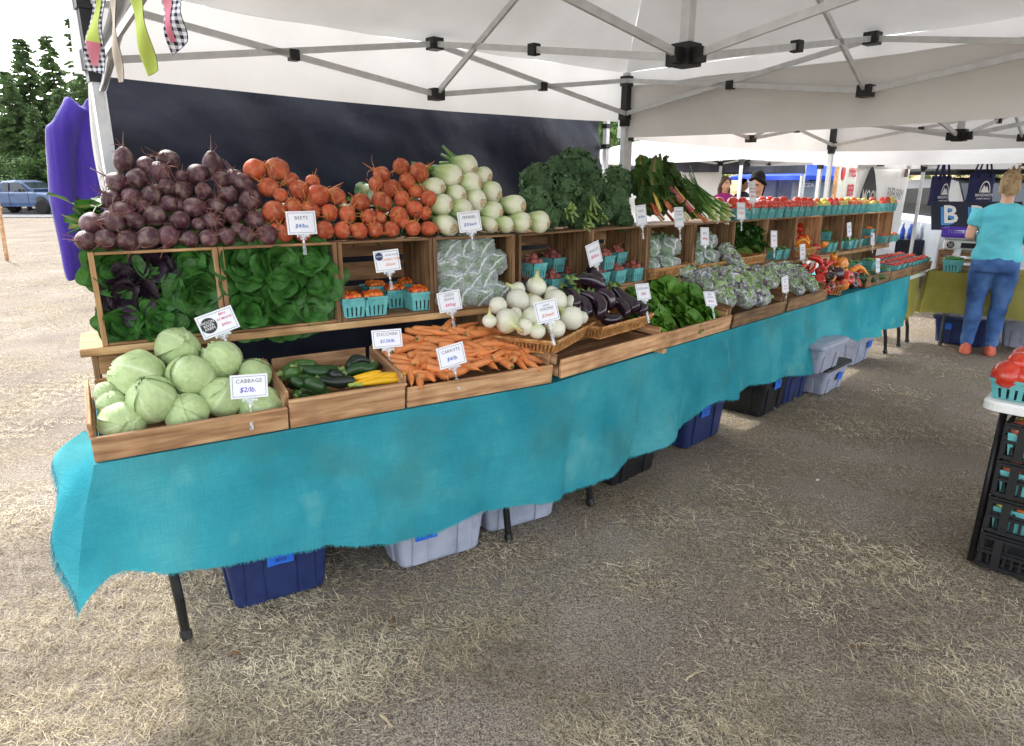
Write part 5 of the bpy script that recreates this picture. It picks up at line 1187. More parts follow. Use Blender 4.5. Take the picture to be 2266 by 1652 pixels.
def frame_mesh(w, h, t, mat):
    mb = MB()
    for c_, d in (((0, h / 2), (w + t, t)), ((0, -h / 2), (w + t, t)), ((w / 2, 0), (t, h - t)), ((-w / 2, 0), (t, h - t))): mb.box((c_[0], c_[1], 0), (d[0], d[1], .0005))
    return mb.mesh('border', mat)
def sign(zf, x, y, T, d, lines, label, w=.112, h=.088, roll=0, pitch=-8, yaw=0, logo=None, stem=.05, lift=True):
    """card held by a clear clip; lines = (text, ink, size, y, shear, xoff)"""
    q = onD(T, *zf(x, y), d); M = T @ T3(*q) @ RZ(yaw) @ RX(pitch) @ RY(roll)
    t = thing('price_sign', label, 'sign', M)
    U = RX(90)
    MB().box((0, 0, 0), (w, h, .0016), ch=.0004).build('card', CARD, t, False, U)
    obj('border', frame_mesh(w - .014, h - .014, .0011, INK['k']), t, U @ T3(0, 0, .0012))
    for (s, c_, sz, yy, sh, xo) in lines: lettering(t, s, U @ T3(xo, yy, .0016), sz, INK[c_], -.004 if c_ == 'k' else .006, sh, 1.08 if c_ == 'k' else 1.0)
    if logo:
        mb = MB(); mb.lathe([(logo[2], 0), (logo[2], .0006)], 24); lg = mb.build('logo', INK[logo[4]], t, False, U @ T3(logo[0], logo[1], .0011))
        for i, s in enumerate(logo[3]): lettering(lg, s, T3(0, logo[2] * (.42 - .42 * i) if len(logo[3]) > 1 else 0, .0012), logo[2] * .52, INK['w'], .0, 0, 1.0)
    mb = MB(); mb.box((0, -h / 2 - .004, .001), (w * .42, .014, .006)); mb.box((0, -h / 2 - .014, .0), (w * .2, .012, .005)); mb.tube([(0, -h / 2 - .02, 0), (0, -h / 2 - .02 - stem * .5, 0)], .003, 6); mb.box((0, -h / 2 - .02 - stem * .8, .0), (.012, stem * .7, .006))
    mb.build('clip', CLRP, t, False, U)
    MB().tube([(0, -h / 2 - .022, .001), (0, -h / 2 - .034, .001)], .0045, 8).build('clip_ball', WHITEP, t, True, U)
    return t
sign(Z2, 1755, 720, F1, DS - .03, [('BEETS', 'k', .018, .018, 0, 0), ('$4/bu.', 'b', .021, -.012, .25, 0)], 'white card reading BEETS with a blue handwritten price')
sign(Z2, 1138, 1452, F1, DS - .05, [('MINI', 'p', .013, .026, .2, .026), ('ROMAINE', 'p', .0125, .008, .2, .028), ('$4/bu.', 'p', .015, -.014, .2, .028)], 'tilted white card reading MINI ROMAINE with a round black farm logo', w=.135, roll=-16, logo=(-.032, 0, .029, ('MOON', 'RIVER', 'FARM'), 'k'))
sign(Z3, 1452, 575, F1, .0, [('CABBAGE', 'k', .0185, .018, 0, 0), ('$2/lb.', 'v', .024, -.012, .2, -.006)], 'white card reading CABBAGE with a violet handwritten price', w=.122, h=.082, roll=4, stem=.08)
sign(Z4, 640, 998, F1, DS - .01, [('RIVER FARM', 'k', .0095, .022, 0, .022), ('CHERRY TOM', 'o', .0125, .004, .2, .016), ('$5/pint', 'o', .015, -.016, .2, .012)], 'white card reading CHERRY TOM with a small round navy logo', roll=-4, logo=(-.033, .02, .0165, ('MOON',), 'n'))
sign(Z4, 640, 1570, F1, .20, [('ZUCCHINI', 'k', .018, .018, 0, 0), ('$3.50/lb.', 'b', .019, -.010, .25, 0)], 'white card reading ZUCCHINI with a blue handwritten price', w=.128, h=.075, roll=2, pitch=-14, stem=.07)
sign(Z5, 1490, 440, F1, -.0, [('CARROTS', 'k', .0175, .02, 0, 0), ('$4/lb.', 'b', .022, -.012, .25, 0)], 'white card reading CARROTS with a blue handwritten price', w=.12, roll=-8, stem=.07)
sign(Z4, 1245, 710, F1, DS - .03, [('FENNEL', 'k', .018, .018, 0, 0), ('$3/each', 'b', .020, -.012, .25, 0)], 'white card reading FENNEL with a blue handwritten price', roll=-5)
sign(Z4, 1098, 1295, F1, DS - .06, [('GREEN', 'k', .0155, .026, 0, 0), ('BEANS', 'k', .0155, .009, 0, 0), ('$4/bag', 'p', .019, -.016, .25, 0)], 'white card reading GREEN BEANS with a pink handwritten price', roll=-6)
sign(Z6, 365, 1352, F2, -.07, [('sweet', 'k', .014, .026, 0, 0), ('ONIONS', 'k', .017, .010, 0, 0), ('$2/each', 'o', .020, -.016, .25, 0)], 'white card reading sweet ONIONS with an orange handwritten price', w=.115, h=.09, roll=-6, pitch=-14, yaw=-12, stem=.07)
sign(Z6, 1097, 605, F2, DS - .04, [('KALE', 'k', .02, .022, 0, 0), ('$3.50/bu', 'b', .018, -.010, .25, 0)], 'white card reading KALE with a blue handwritten price', w=.105, h=.11, roll=-3)
sign(Z6, 1392, 620, F2, DS - .04, [('RAINBOW', 'k', .0145, .032, 0, 0), ('CHARD', 'k', .017, .014, 0, 0), ('$3.50/bu', 't', .020, -.014, .25, 0)], 'white card reading RAINBOW CHARD with a teal price', w=.10, h=.115)
sign(Z6, 732, 905, F2, DS - .05, [('SHALLOT', 'k', .018, .018, 0, 0), ('$6/box', 'p', .024, -.014, .25, 0)], 'tilted white card reading SHALLOT with a pink price', w=.115, h=.115, roll=-13)
sign(Z6, 1593, 770, F2, DS - .04, [('BASIL', 'k', .02, .018, 0, 0), ('$4/bag', 'r', .022, -.014, .25, 0)], 'white card reading BASIL with a red price', w=.105, h=.11, roll=3)
sign(Z6, 1875, 573, F2, DS - .04, [('SCALLION', 'k', .0175, .018, 0, 0), ('$2.50/bu', 'o', .019, -.014, .25, 0)], 'white card reading SCALLION with an orange price', w=.115, h=.11, roll=3)
sign(Z6, 1113, 1200, F2, .07, [('EGGPLANT', 'k', .0175, .016, 0, 0), ('$4/lb.', 'p', .021, -.012, .25, 0)], 'white card reading EGGPLANT with a pink price', w=.12, h=.085, roll=3, pitch=-18, stem=.09)
sign(Z6, 1635, 1255, F2, .02, [('HEAD', 'k', .016, .024, 0, 0), ('LETTUCE', 'k', .016, .007, 0, 0), ('$4/head', 'p', .018, -.016, .25, 0)], 'white card reading HEAD LETTUCE with a pink price', w=.12, h=.085, roll=6, pitch=-22)
sign(Z7, 857, 1340, F2, .03, [('SALAD', 'k', .015, .034, 0, 0), ('MIX', 'k', .016, .016, 0, 0), ('$6-lg bag', 'r', .014, -.008, .25, 0), ('$3-sm bag', 'r', .014, -.028, .25, 0)], 'white card reading SALAD MIX with two red prices', w=.105, h=.115, roll=-5)
sign(Z7, 603, 620, F2, DS + .02, [('MOON RIVER FARM', 'k', .009, .046, 0, 0), ('HEIRLOOM', 'r', .0165, .022, .2, 0), ('TOMATOES', 'r', .0165, .0, .2, 0), ('$4/box', 'r', .022, -.030, .2, 0)], 'tall white card with red HEIRLOOM TOMATOES lettering above the tomato row', w=.105, h=.145)
sign(Z7, 770, 985, F2, DS - .03, [('PARSLEY', 'k', .0175, .02, 0, 0), ('$2.50', 'o', .02, -.012, .25, 0)], 'white card reading PARSLEY with an orange price', w=.105, h=.12, roll=3)
sign(Z7, 993, 1085, F2, DS - .07, [('SWEET', 'k', .016, .03, 0, 0), ('PEPPERS', 'k', .016, .012, 0, 0), ('$5/lb.', 'r', .021, -.018, .25, 0)], 'white card reading SWEET PEPPERS with a red price', w=.105, h=.12)
sign(Z7, 1355, 910, F2, DS - .03, [('SHISHITO', 'k', .0155, .03, 0, 0), ('PEPPERS', 'k', .0155, .012, 0, 0), ('$5/box', 'b', .02, -.018, .25, 0)], 'white card reading SHISHITO PEPPERS with a blue price', w=.105, h=.12, roll=-4)
sign(Z7, 1537, 985, F2, DS - .03, [('CHERRY', 'v', .014, .0, .2, .012), ('TOMATO', 'v', .014, -.018, .2, .01), ('$5/pint', 'v', .016, -.038, .2, .008)], 'white card with violet lettering and a black moon on the orange tomato crate', w=.105, h=.115, roll=4, logo=(-.026, .028, .016, ('MOON',), 'k'))
sign(Z7, 1578, 1190, F2, .0, [('SNACKING', 'k', .0155, .028, 0, 0), ('CUKES', 'k', .017, .01, 0, 0), ('$4/lb.', 'b', .022, -.018, .25, 0)], 'pale blue edged card reading SNACKING CUKES', w=.105, h=.12, roll=4)
# ================================================================== storage totes under the tables
NAVY = pm('navy_tote_plastic', [S(28, 40, 84), S(40, 54, 100)], 12, .45, bump=.1); GREYT = pm('grey_tote_plastic', [S(142, 148, 168), S(164, 168, 184)], 12, .5, bump=.1); BLKT = pm('black_tote_plastic', [S(20, 20, 24), S(34, 34, 38)], 12, .45)
TAPE = pm('blue_tape', [S(28, 92, 200), S(44, 112, 214)], 14, .6)
def tote(T, x, y, label, mat, lid, w=.36, l=.52, h=.36, tape=None, z=0.0, yaw=0, group=None, note=None, back=.015):
    p = onz(x, y, z); M = T3(p.x, p.y, z + .003) @ T.to_3x3().to_4x4() @ T3(0, back, 0) @ RZ(yaw); t = thing('storage_tote', label, 'tote', M, group)
    tp = .03
    mb = MB(); prof = []
    def ring(z_, o, r=.03, n=4):
        x0, x1, y0, y1 = -o, w + o, -o, l + o; pts = []
        for cx, cyy, a0 in ((x1 - r, y0 + r, -PI / 2), (x1 - r, y1 - r, 0), (x0 + r, y1 - r, PI / 2), (x0 + r, y0 + r, PI)):
            for k in range(n + 1): a = a0 + PI / 2 * k / n; pts.append((cx + r * math.cos(a), cyy + r * math.sin(a), z_))
        return pts
    lv = [(0, -.006), (.012, 0), (h * .62, tp * .6), (h * .64, tp * .75), (h * .93, tp), (h * .935, tp + .016), (h, tp + .018)]; rings = [ring(z_, o) for z_, o in lv]; n = len(rings[0])
    mb.add([v for r in rings for v in r], [(i * n + j, i * n + (j + 1) % n, (i + 1) * n + (j + 1) % n, (i + 1) * n + j) for i in range(len(lv) - 1) for j in range(n)] + [tuple(range(n - 1, -1, -1))])
    mb.build('body', mat, t, False)
    for k in (.22, .78):
        MB().box((w * k, -tp * .45, h * .36), (.07, .012, h * .66), Matrix.Rotation(math.atan2(tp, h), 3, 'X'), ch=.003).build('rib', mat, t)
        MB().box((-tp * .45, l * k, h * .36), (.012, .08, h * .66), Matrix.Rotation(-math.atan2(tp, h), 3, 'Y'), ch=.003).build('rib', mat, t)
    for xx in (w + tp + .02,) if z == 0 and x > 1850 else (): MB().box((xx, l / 2, h * .93), (.03, l * .35, .04), ch=.008).build('handle', mat, t)
    mb = MB(); o = tp + .024; mb.add(ring(h + .002, o) + ring(h + .022, o - .004) + ring(h + .03, o - .03), [(i * n + j, i * n + (j + 1) % n, (i + 1) * n + (j + 1) % n, (i + 1) * n + j) for i in range(2) for j in range(n)] + [tuple(range(2 * n, 3 * n)), tuple(range(n - 1, -1, -1))]); mb.build('lid', lid, t)
    if tape:
        u, v = tape; lean = math.degrees(math.atan2(tp, h)); Mt = T3(w * u, -tp * v - .019, h * v) @ RX(90 + lean * .9)
        MB().grid(lambda a, b: ((a - .5) * .10, (b - .5) * .065, .001 * math.sin(a * 9)), 6, 3).build('tape_label', TAPE, t, False, Mt)
        for i, s in enumerate(note or ()): lettering(t, s, Mt @ T3(0, .012 - .024 * i, .003), .024, INK['k'], .0, .25, name='handwriting')
    return t
tote(F1, 525, 1360, 'navy tote with blue tape dated 9/15 beside the first table leg', NAVY, NAVY, .35, .5, .33, (.5, .62), note=('', '9/15'))
tote(F1, 892, 1268, 'grey tote with black lid and blue tape marked Carrot', GREYT, BLKT, .38, .5, .27, (.28, .62), note=('Carrot', '9/15'))
tote(F1, 1085, 1186, 'plain grey tote under the carrot tray', GREYT, GREYT, .37, .5, .28, (.4, .82))
tote(F2, 1392, 1092, 'black tote with worn white marks under the onion baskets', BLKT, BLKT, .38, .5, .27, (.85, .80), note=('', '15'), back=.10)
tote(F2, 1522, 998, 'navy tote with blue tape label under the head lettuce', NAVY, NAVY, .42, .5, .36, (.35, .62), note=('Lettuce', '9/15'))
tote(F2, 1686, 927, 'black tote with blue tape label under the salad bags', BLKT, BLKT, .34, .5, .31, (.45, .72), note=('Mix', ''))
tote(F2, 1760, 904, 'navy tote with blue tape label under the pepper baskets', NAVY, NAVY, .36, .5, .31, (.55, .74), note=('Mix', 'lettuce'), back=.09)
tote(F2, 1822, 878, 'grey tote with dark lid at the bottom of the grey stack', GREYT, BLKT, .40, .5, .20, (.6, .6))
tote(F2, 1822, 878 - 44, 'open pale grey tote stacked on another grey tote', GREYT, GREYT, .40, .5, .20, z=.235, back=.05)
tote(F2, 1888, 812, 'grey tote with black lid lettered M under the cucumber tray', GREYT, BLKT, .42, .5, .29, (.75, .55), note=('', 'M'))

# ================================================================== olive counter at the end
OLIVE = pm('olive_burlap', [S(146, 138, 66), S(164, 156, 84), S(178, 170, 102)], 2.2, .95, bump=.5, bscale=160, transl=.18, spec=.05, detail=9); weave(OLIVE)
PO = onz(2056, 600, TZ); F3 = Matrix(((.7071, .7071, 0, PO.x), (-.7071, .7071, 0, PO.y), (0, 0, 1, 0), (0, 0, 0, 1)))
fold_table(F3, .02, 1.86, .74, 'folding table under olive burlap at the end of the stall')
def olive():
    t = thing('olive_tablecloth', 'olive green burlap cloth over the checkout table', 'tablecloth')
    hem = [onD(F3, x, y, -.03) for x, y in ((2041, 690), (2090, 692), (2139, 696), (2266, 709))]
    hx, hz = [h.x for h in hem], [h.z for h in hem]
    def f(u, v):
        s = 2.0 * u; zb = float(np.interp(s, hx, hz)); return F3 @ Vector((s, -.015 - .025 * v + .02 * v * math.sin(s * 13) * .6 + .02 * v * noise3(Vector((s * 4, v, 2))), TZ + .003 + (zb - TZ) * v))
    MB().grid(f, 60, 12).build('front_drop', OLIVE, t, True)
    def e(u, v):
        return F3 @ Vector((-.012 - .06 * v + .03 * v * math.sin(u * 17), .74 * u - .02 * v, TZ + .003 - .42 * v - .05 * v * math.sin(u * 5)))
    MB().grid(e, 24, 12).build('end_drop', OLIVE, t, True)
    MB().grid(lambda u, v: F3 @ Vector((2.0 * u, -.015 + .76 * v, TZ + .004)), 20, 4).build('top_sheet', OLIVE, t)
    fringe([f(i / 60, 1) for i in range(61)], 260, .01, .03, OLIVE, t, random.Random(9), w=.002)
    o2 = thing('olive_cloth_end', 'strip of olive burlap hanging at the end of the turquoise cloth', 'cloth')
    def g(u, v): s = L2 - .02 + .42 * u; return F2 @ Vector((s, .01 - .02 * v + .018 * v * math.sin(s * 23), TZ + .001 - (.40 - .05 * math.sin(s * 7)) * v))
    MB().grid(g, 24, 14).build('hanging_cloth', OLIVE, o2, True); fringe([g(i / 24, 1) for i in range(25)], 120, .01, .06, OLIVE, o2, random.Random(10), w=.002)
    fold_table(F2, L2 + .02, L2 + .62, .72, 'short folding table under the last tomato tray')
olive()
tote(F3, 2068, 757, 'navy tote with a blue tape scrap under the olive cloth', NAVY, NAVY, .42, .34, .26, (.2, .7))
tote(F3, 2216, 768, 'grey tote standing behind the shopper under the olive cloth', GREYT, GREYT, .42, .34, .26)
def counter():
    bx = F3 @ T3(.04, .12, TZ + .006)
    open_crate(F3, .42, .42, TZ + .006, .40, .20, .28, WOODR, 'upturned wooden crate carrying the scale on the olive table', yaw=180, slot=True)
    MS_ = F3 @ T3(.22, .26, TZ + .21); t = thing('kitchen_scale', 'white produce scale with round farm sticker on a wooden crate', 'scale', MS_)
    MB().box((0, 0, .05), (.34, .26, .10), ch=.015).build('body', WHITEP, t); MB().box((.06, -.132, .05), (.14, .006, .05)).build('display', BLK, t); MB().box((0, 0, .112), (.36, .28, .014), ch=.004).build('platter', STEEL, t)
    mb = MB(); mb.lathe([(.034, 0), (.034, .003)], 20); lg = mb.build('sticker', INK['k'], t, False, T3(-.10, -.131, .05) @ RX(90))
    for i, s in enumerate(('MOON', 'RIVER', 'FARM')): lettering(lg, s, T3(0, .014 - .014 * i, .004), .015, INK['w'], 0)
    PURB = pm('purple_basket_plastic', [S(88, 50, 180), S(106, 66, 200)], 8, .4); b = thing('plastic_basket', 'purple slotted plastic basket on the scale', 'basket', MS_ @ T3(0, 0, .121))
    w, l, h = .40, .28, .085
    MB().box((0, 0, .003), (w - .03, l - .03, .005)).build('base', PURB, b)
    for s_ in (-1, 1):
        for nm, c_, dd in (('rim', (0, s_ * l / 2, h), (w + .01, .012, .016)), ('rim', (s_ * w / 2, 0, h), (.012, l - .012, .016)), ('lower_band', (0, s_ * (l / 2 - .008), .012), (w - .02, .005, .02)), ('lower_band', (s_ * (w / 2 - .008), 0, .012), (.005, l - .03, .02)), ('middle_band', (0, s_ * (l / 2 - .004), .045), (w - .01, .005, .008))): MB().box(c_, dd).build(nm, PURB, b)
        mb = MB()
        for i in range(17): mb.box((-w / 2 + .015 + (w - .03) * i / 16, s_ * (l / 2 - .004), .045), (.008, .004, .075))
        for i in range(11): mb.box((s_ * (w / 2 - .004), -l / 2 + .015 + (l - .03) * i / 10, .045), (.004, .008, .075))
        k = mb.build('slats', PURB, b); k['kind'] = 'stuff'
    q = onD(F3, *Z8(958, 985), .06); pint(F3, q.x, .07, TZ + .006, 'jal', 'of hot peppers on the olive table', sc=1.5, n=12)
    sign(Z8, 965, 890, F3, .14, [('HOT PEPPERS', 'k', .014, .026, 0, 0), ('Jalapeno', 'r', .018, .004, .2, 0), ('and serrano', 'r', .018, -.018, .2, 0)], 'white card about hot peppers behind their pint on the olive table', w=.16, h=.10, yaw=-30, stem=.03)
    # lettuce and leeks at the shopper's elbow
    put('loose_lettuce', BLM[0], F3 @ T3(.98, .18, TZ + .06) @ RX(30) @ SCL(.8), 'loose head of lettuce lying on the olive cloth', 'lettuce')
counter()

# ================================================================== white table and black crates near the camera
PW = onz(2172, 884, .74); F4 = Matrix(((.7071, .7071, 0, PW.x), (.7071, -.7071, 0, PW.y), (0, 0, 1, 0), (0, 0, 0, 1)))
def white_table():
    t = thing('plastic_table', 'white plastic folding table with tomato quarts on it', 'table', F4)
    w, l, r = 1.83, .76, .06; mb = MB(); n = 6
    def ring(z, o):
        pts = []
        for cx, cyy, a0 in ((w - r, r, -PI / 2), (w - r, l - r, 0), (r, l - r, PI / 2), (r, r, PI)):
            for k in range(n + 1): a = a0 + PI / 2 * k / n; pts.append((cx + (r + o) * math.cos(a), cyy + (r + o) * math.sin(a), z))
        return pts
    R_ = [ring(.695, -.012), ring(.70, 0), ring(.73, 0), ring(.74, -.008)]; m = len(R_[0]); F_ = [(i * m + j, i * m + (j + 1) % m, (i + 1) * m + (j + 1) % m, (i + 1) * m + j) for i in range(3) for j in range(m)]
    mb.add([v for q in R_ for v in q], F_ + [tuple(range(3 * m, 4 * m)), tuple(range(m - 1, -1, -1))]); mb.build('table_top', WHITEP, t)
    for x, x2 in ((.10, .02), (w - .1, w - .02)):
        for y in (.07, l - .07): MB().tube([(x, y, .695), (x2, y, .012)], .0145, 10).build('leg', BLKM, t, True)
        MB().tube([(x2 + .005, .07, .05), (x2 + .005, l - .07, .05)], .0125, 8).build('crossbar', BLKM, t, True)
    MB().tube([(.10, .12, .68), (.34, .3, .69)], .007, 6).build('brace', BLKM, t, True)
white_table()
def crate_black(M, w, l, h, label, z):
    t = thing('plastic_crate', label, 'crate', M, 'black plastic crates stacked under the white table')
    for x, y in ((0, 0), (w, 0), (w, l), (0, l)): MB().box((x, y, h / 2), (.022, .022, h), ch=.004).build('corner_post', BLK, t)
    for a, b in (((0, 0), (w, 0)), ((w, 0), (w, l)), ((w, l), (0, l)), ((0, l), (0, 0))):
        A_, B_ = Vector((*a, 0)), Vector((*b, 0)); up = Vector((0, 0, 1))
        for zz, hh in ((h - .008, .016), (h * .56, .012), (.010, .02)): MB().bar(A_ + up * zz, B_ + up * zz, .012, hh).build('rail', BLK, t)
        mb = MB(); k = int((B_ - A_).length / .028)
        for i in range(1, k): q = A_.lerp(B_, i / k); mb.bar(q + up * .01, q + up * (h * (.56 if i % 5 in (1, 2, 3) and k > 10 else 1) - .004), .007, .010, up=(B_ - A_))
        o = mb.build('slats', BLK, t); o['kind'] = 'stuff'
        if a == (0, l):      # reinforced end seen from the aisle
            for yy in (l * .12, l * .5, l * .88): MB().box((-.014, yy, h * .5), (.02, .03, h * .9)).build('rib', BLK, t)
            for zz in (h * .1, h * .5, h * .9): MB().box((-.011, l / 2, zz), (.014, l, .012)).build('rib', BLK, t)
    MB().box((w / 2, l / 2, .006), (w - .02, l - .02, .008)).build('floor', BLK, t)
hB = .16
for k in range(4):
    M = F4 @ T3(.015 + .005 * k, .10, .006 + k * (hB + .004))
    crate_black(M, .5, .48, hB, ['black plastic crate at the bottom of the stack under the white table, empty', 'black plastic crate of yellow tomatoes, second from the ground', 'black plastic crate of red tomato pints, third from the ground', 'black plastic crate on top of the stack, just under the white table top'][k], 0)
    if k:
        for i in range(3):
            for j in range(3): pint(F4, .09 + .155 * i, .175 + .15 * j, .006 + k * (hB + .004) + .012, ['yel', 'yel', 'mix', 'mix'][k], ['', 'in the second black crate', 'in the third black crate', 'in the top black crate'][k], sc=1.35, n=4)
for i, (x, y, kd) in enumerate(((.12, .09, 'slicer'), (.30, .09, 'redcherry'), (.48, .09, 'slicer'), (.66, .09, 'mix'), (.12, .27, 'slicer'), (.30, .27, 'slicer'), (.48, .27, 'mix'))):
    pint(F4, x, y, .742, kd, 'on the white plastic table', sc=1.5, n=5 if kd != 'redcherry' else 12, flat=.72)
    if kd == 'slicer':
        o_ = put('large_tomato', TM['r'][0], F4 @ T3(x - .02, y - .02, .742 + .125) @ SCL(.045), 'big red tomato crowning a quart on the white plastic table', 'tomato', 'crowning tomatoes')

# ================================================================== hoodies and bunting at the tent corner
def remesh(mb, vox, mat, name, parent, smooth=4, M=None, wr=0, wf=(7, 7, 12)):
    ts_ = bpy.data.scenes.new('tmp'); ob = bpy.data.objects.new('tmp', mb.mesh('tmp', mat)); ts_.collection.objects.link(ob)
    m = ob.modifiers.new('r', 'REMESH'); m.mode = 'VOXEL'; m.voxel_size = vox; m.use_smooth_shade = True
    if smooth: s_ = ob.modifiers.new('s', 'SMOOTH'); s_.factor = .5; s_.iterations = smooth
    vl_ = ts_.view_layers[0]; vl_.update(); me = bpy.data.meshes.new_from_object(ob.evaluated_get(vl_.depsgraph)); bpy.data.objects.remove(ob); bpy.data.scenes.remove(ts_)
    me.name = name
    if wr:
        from mathutils import noise
        nr = [(v.co.copy(), v.normal.copy()) for v in me.vertices]; out = []
        for co, no in nr: q = co + no * wr * (noise.noise(Vector((co.x * wf[0], co.y * wf[1], co.z * wf[2]))) + .5 * noise.noise(Vector((co.x * wf[0] * 2.1 + 5, co.y * wf[1] * 2.1, co.z * wf[2] * 1.7)))); out.extend(q)
        me.vertices.foreach_set('co', out)
    me.materials.clear(); me.materials.append(mat); me.polygons.foreach_set('use_smooth', [True] * len(me.polygons)); return obj(name, me, parent, M)
def ellrings(mb, rings, n=20, mi=0, fold=0):
    """closed loft of horizontal ellipses (x, y, z, rx, ry)"""
    vs = []; k = len(rings)
    for (x, y, z, rx, ry) in rings:
        for j in range(n): a = 2 * PI * j / n; q = 1 + fold * math.sin(7 * a + z * 3) + fold * .7 * math.sin(12 * a - z * 5); vs.append((x + rx * math.cos(a), y + ry * math.sin(a) * q, z))
    fs_ = [(i * n + j, i * n + (j + 1) % n, (i + 1) * n + (j + 1) % n, (i + 1) * n + j) for i in range(k - 1) for j in range(n)]
    mb.add(vs, fs_ + [tuple(range(n - 1, -1, -1)), tuple((k - 1) * n + j for j in range(n))], mi)
PURH = pm('purple_fleece', [S(56, 36, 132), S(76, 52, 156)], 6, .95, bump=.8, bscale=9, stretch=(3, 3, .5), sheen=.3)
def hoodie(M, label):
    t = thing('purple_hoodie', label, 'hoodie', M, 'purple hoodies hung by the tent pole')
    mb = MB(); rr = random.Random(2)
    ellrings(mb, [(0, 0, -.72, .235, .03), (0, 0, -.68, .22, .03), (0, 0, -.64, .255, .05), (0, 0, -.4, .25, .05), (0, 0, -.15, .235, .05), (0, 0, -.04, .18, .045), (0, 0, .02, .09, .04), (0, 0, .045, .05, .03)], 60, 0, .28)
    for s_ in (-1, 1): mb.tube([(s_ * .19, 0, -.05), (s_ * .28, 0, -.16), (s_ * .325, .01, -.45), (s_ * .335, .02, -.74), (s_ * .335, .02, -.80)], [.06, .062, .052, .045, .036], 14)
    remesh(mb, .012, PURH, 'body', t, 4, wr=.014, wf=(14, 10, 2.2))
    mb = MB(); ellrings(mb, [(0, .03, -.10, .11, .03), (0, .04, -.02, .13, .05), (0, .02, .05, .10, .05), (0, 0, .075, .05, .03)]); remesh(mb, .012, PURH, 'hood', t, 4)
    MB().tube([(0, 0, .05), (0, 0, .11), (.02, 0, .14), (.04, 0, .12)], .003, 6).build('hanger_hook', STEEL, t)
    MB().box((0, -.050, -.47), (.26, .02, .14), ch=.009).build('pocket', PURH, t)
    lg = MB().box((.12, -.062, -.25), (.12, .004, .07)).build('print', INK['k'], t); lettering(t, 'NE', T3(.12, -.066, -.25) @ RX(90), .06, PURH, .01)
HR = ondist(268, 204, 3.55)
rail = MB(); rail.tube([HR + Vector((-.12, .32, .10)), HR + Vector((.1, -.05, .10))], .012, 8); tag(rail.build('hanging_rail', STEEL, None, True), 'thin steel rail carrying the purple hoodies beside the pole', 'rail')
for i, (dx, dy, ya) in enumerate(((.0, .0, 38), (-.05, .10, 40), (-.09, .2, 36))): hoodie(T3(HR.x + dx, HR.y + dy, HR.z - .02) @ RZ(ya) @ SCL(.98, 1, 1.10), ['purple fleece hoodie with black chest print hanging next to the tent pole', 'purple fleece hoodie hanging in the middle of the three', 'purple fleece hoodie hanging farthest behind the other two'][i])
def gingham(name, c1, c2, sc):
    m = pm(name, [c1, c1], 5, .9); N = m.node_tree.nodes; L = m.node_tree.links; b = N['Principled BSDF']; tc = [n for n in N if n.type == 'TEX_COORD'][0]
    sep = N.new('ShaderNodeSeparateXYZ'); L.new(tc.outputs['Object'], sep.inputs[0]); sq = []
    for ax in ('X', 'Z'):
        a = N.new('ShaderNodeMath'); a.operation = 'MULTIPLY'; a.inputs[1].default_value = sc; L.new(sep.outputs[ax], a.inputs[0]); f = N.new('ShaderNodeMath'); f.operation = 'FRACT'; L.new(a.outputs[0], f.inputs[0]); g = N.new('ShaderNodeMath'); g.operation = 'GREATER_THAN'; g.inputs[1].default_value = .5; L.new(f.outputs[0], g.inputs[0]); sq.append(g)
    ad = N.new('ShaderNodeMath'); ad.operation = 'ADD'; L.new(sq[0].outputs[0], ad.inputs[0]); L.new(sq[1].outputs[0], ad.inputs[1]); hf = N.new('ShaderNodeMath'); hf.operation = 'MULTIPLY'; hf.inputs[1].default_value = .5; L.new(ad.outputs[0], hf.inputs[0])
    rp = N.new('ShaderNodeValToRGB'); rp.color_ramp.elements[0].color = c1; rp.color_ramp.elements[1].color = c2; L.new(hf.outputs[0], rp.inputs[0]); L.new(rp.outputs[0], b.inputs['Base Color']); return m
GING = gingham('navy_gingham', S(222, 222, 226), S(30, 34, 54), 62); YELC = pm('lime_cotton', [S(190, 206, 92), S(206, 220, 120)], 8, .9, transl=.25); CREAM = pm('cream_cotton', [S(222, 208, 190), S(234, 222, 206)], 8, .9, transl=.25); NAVC = pm('navy_cotton', [S(26, 28, 40), S(40, 42, 54)], 8, .9); PINKC = pm('pink_cotton', [S(214, 120, 140), S(232, 160, 170)], 8, .9, transl=.2)
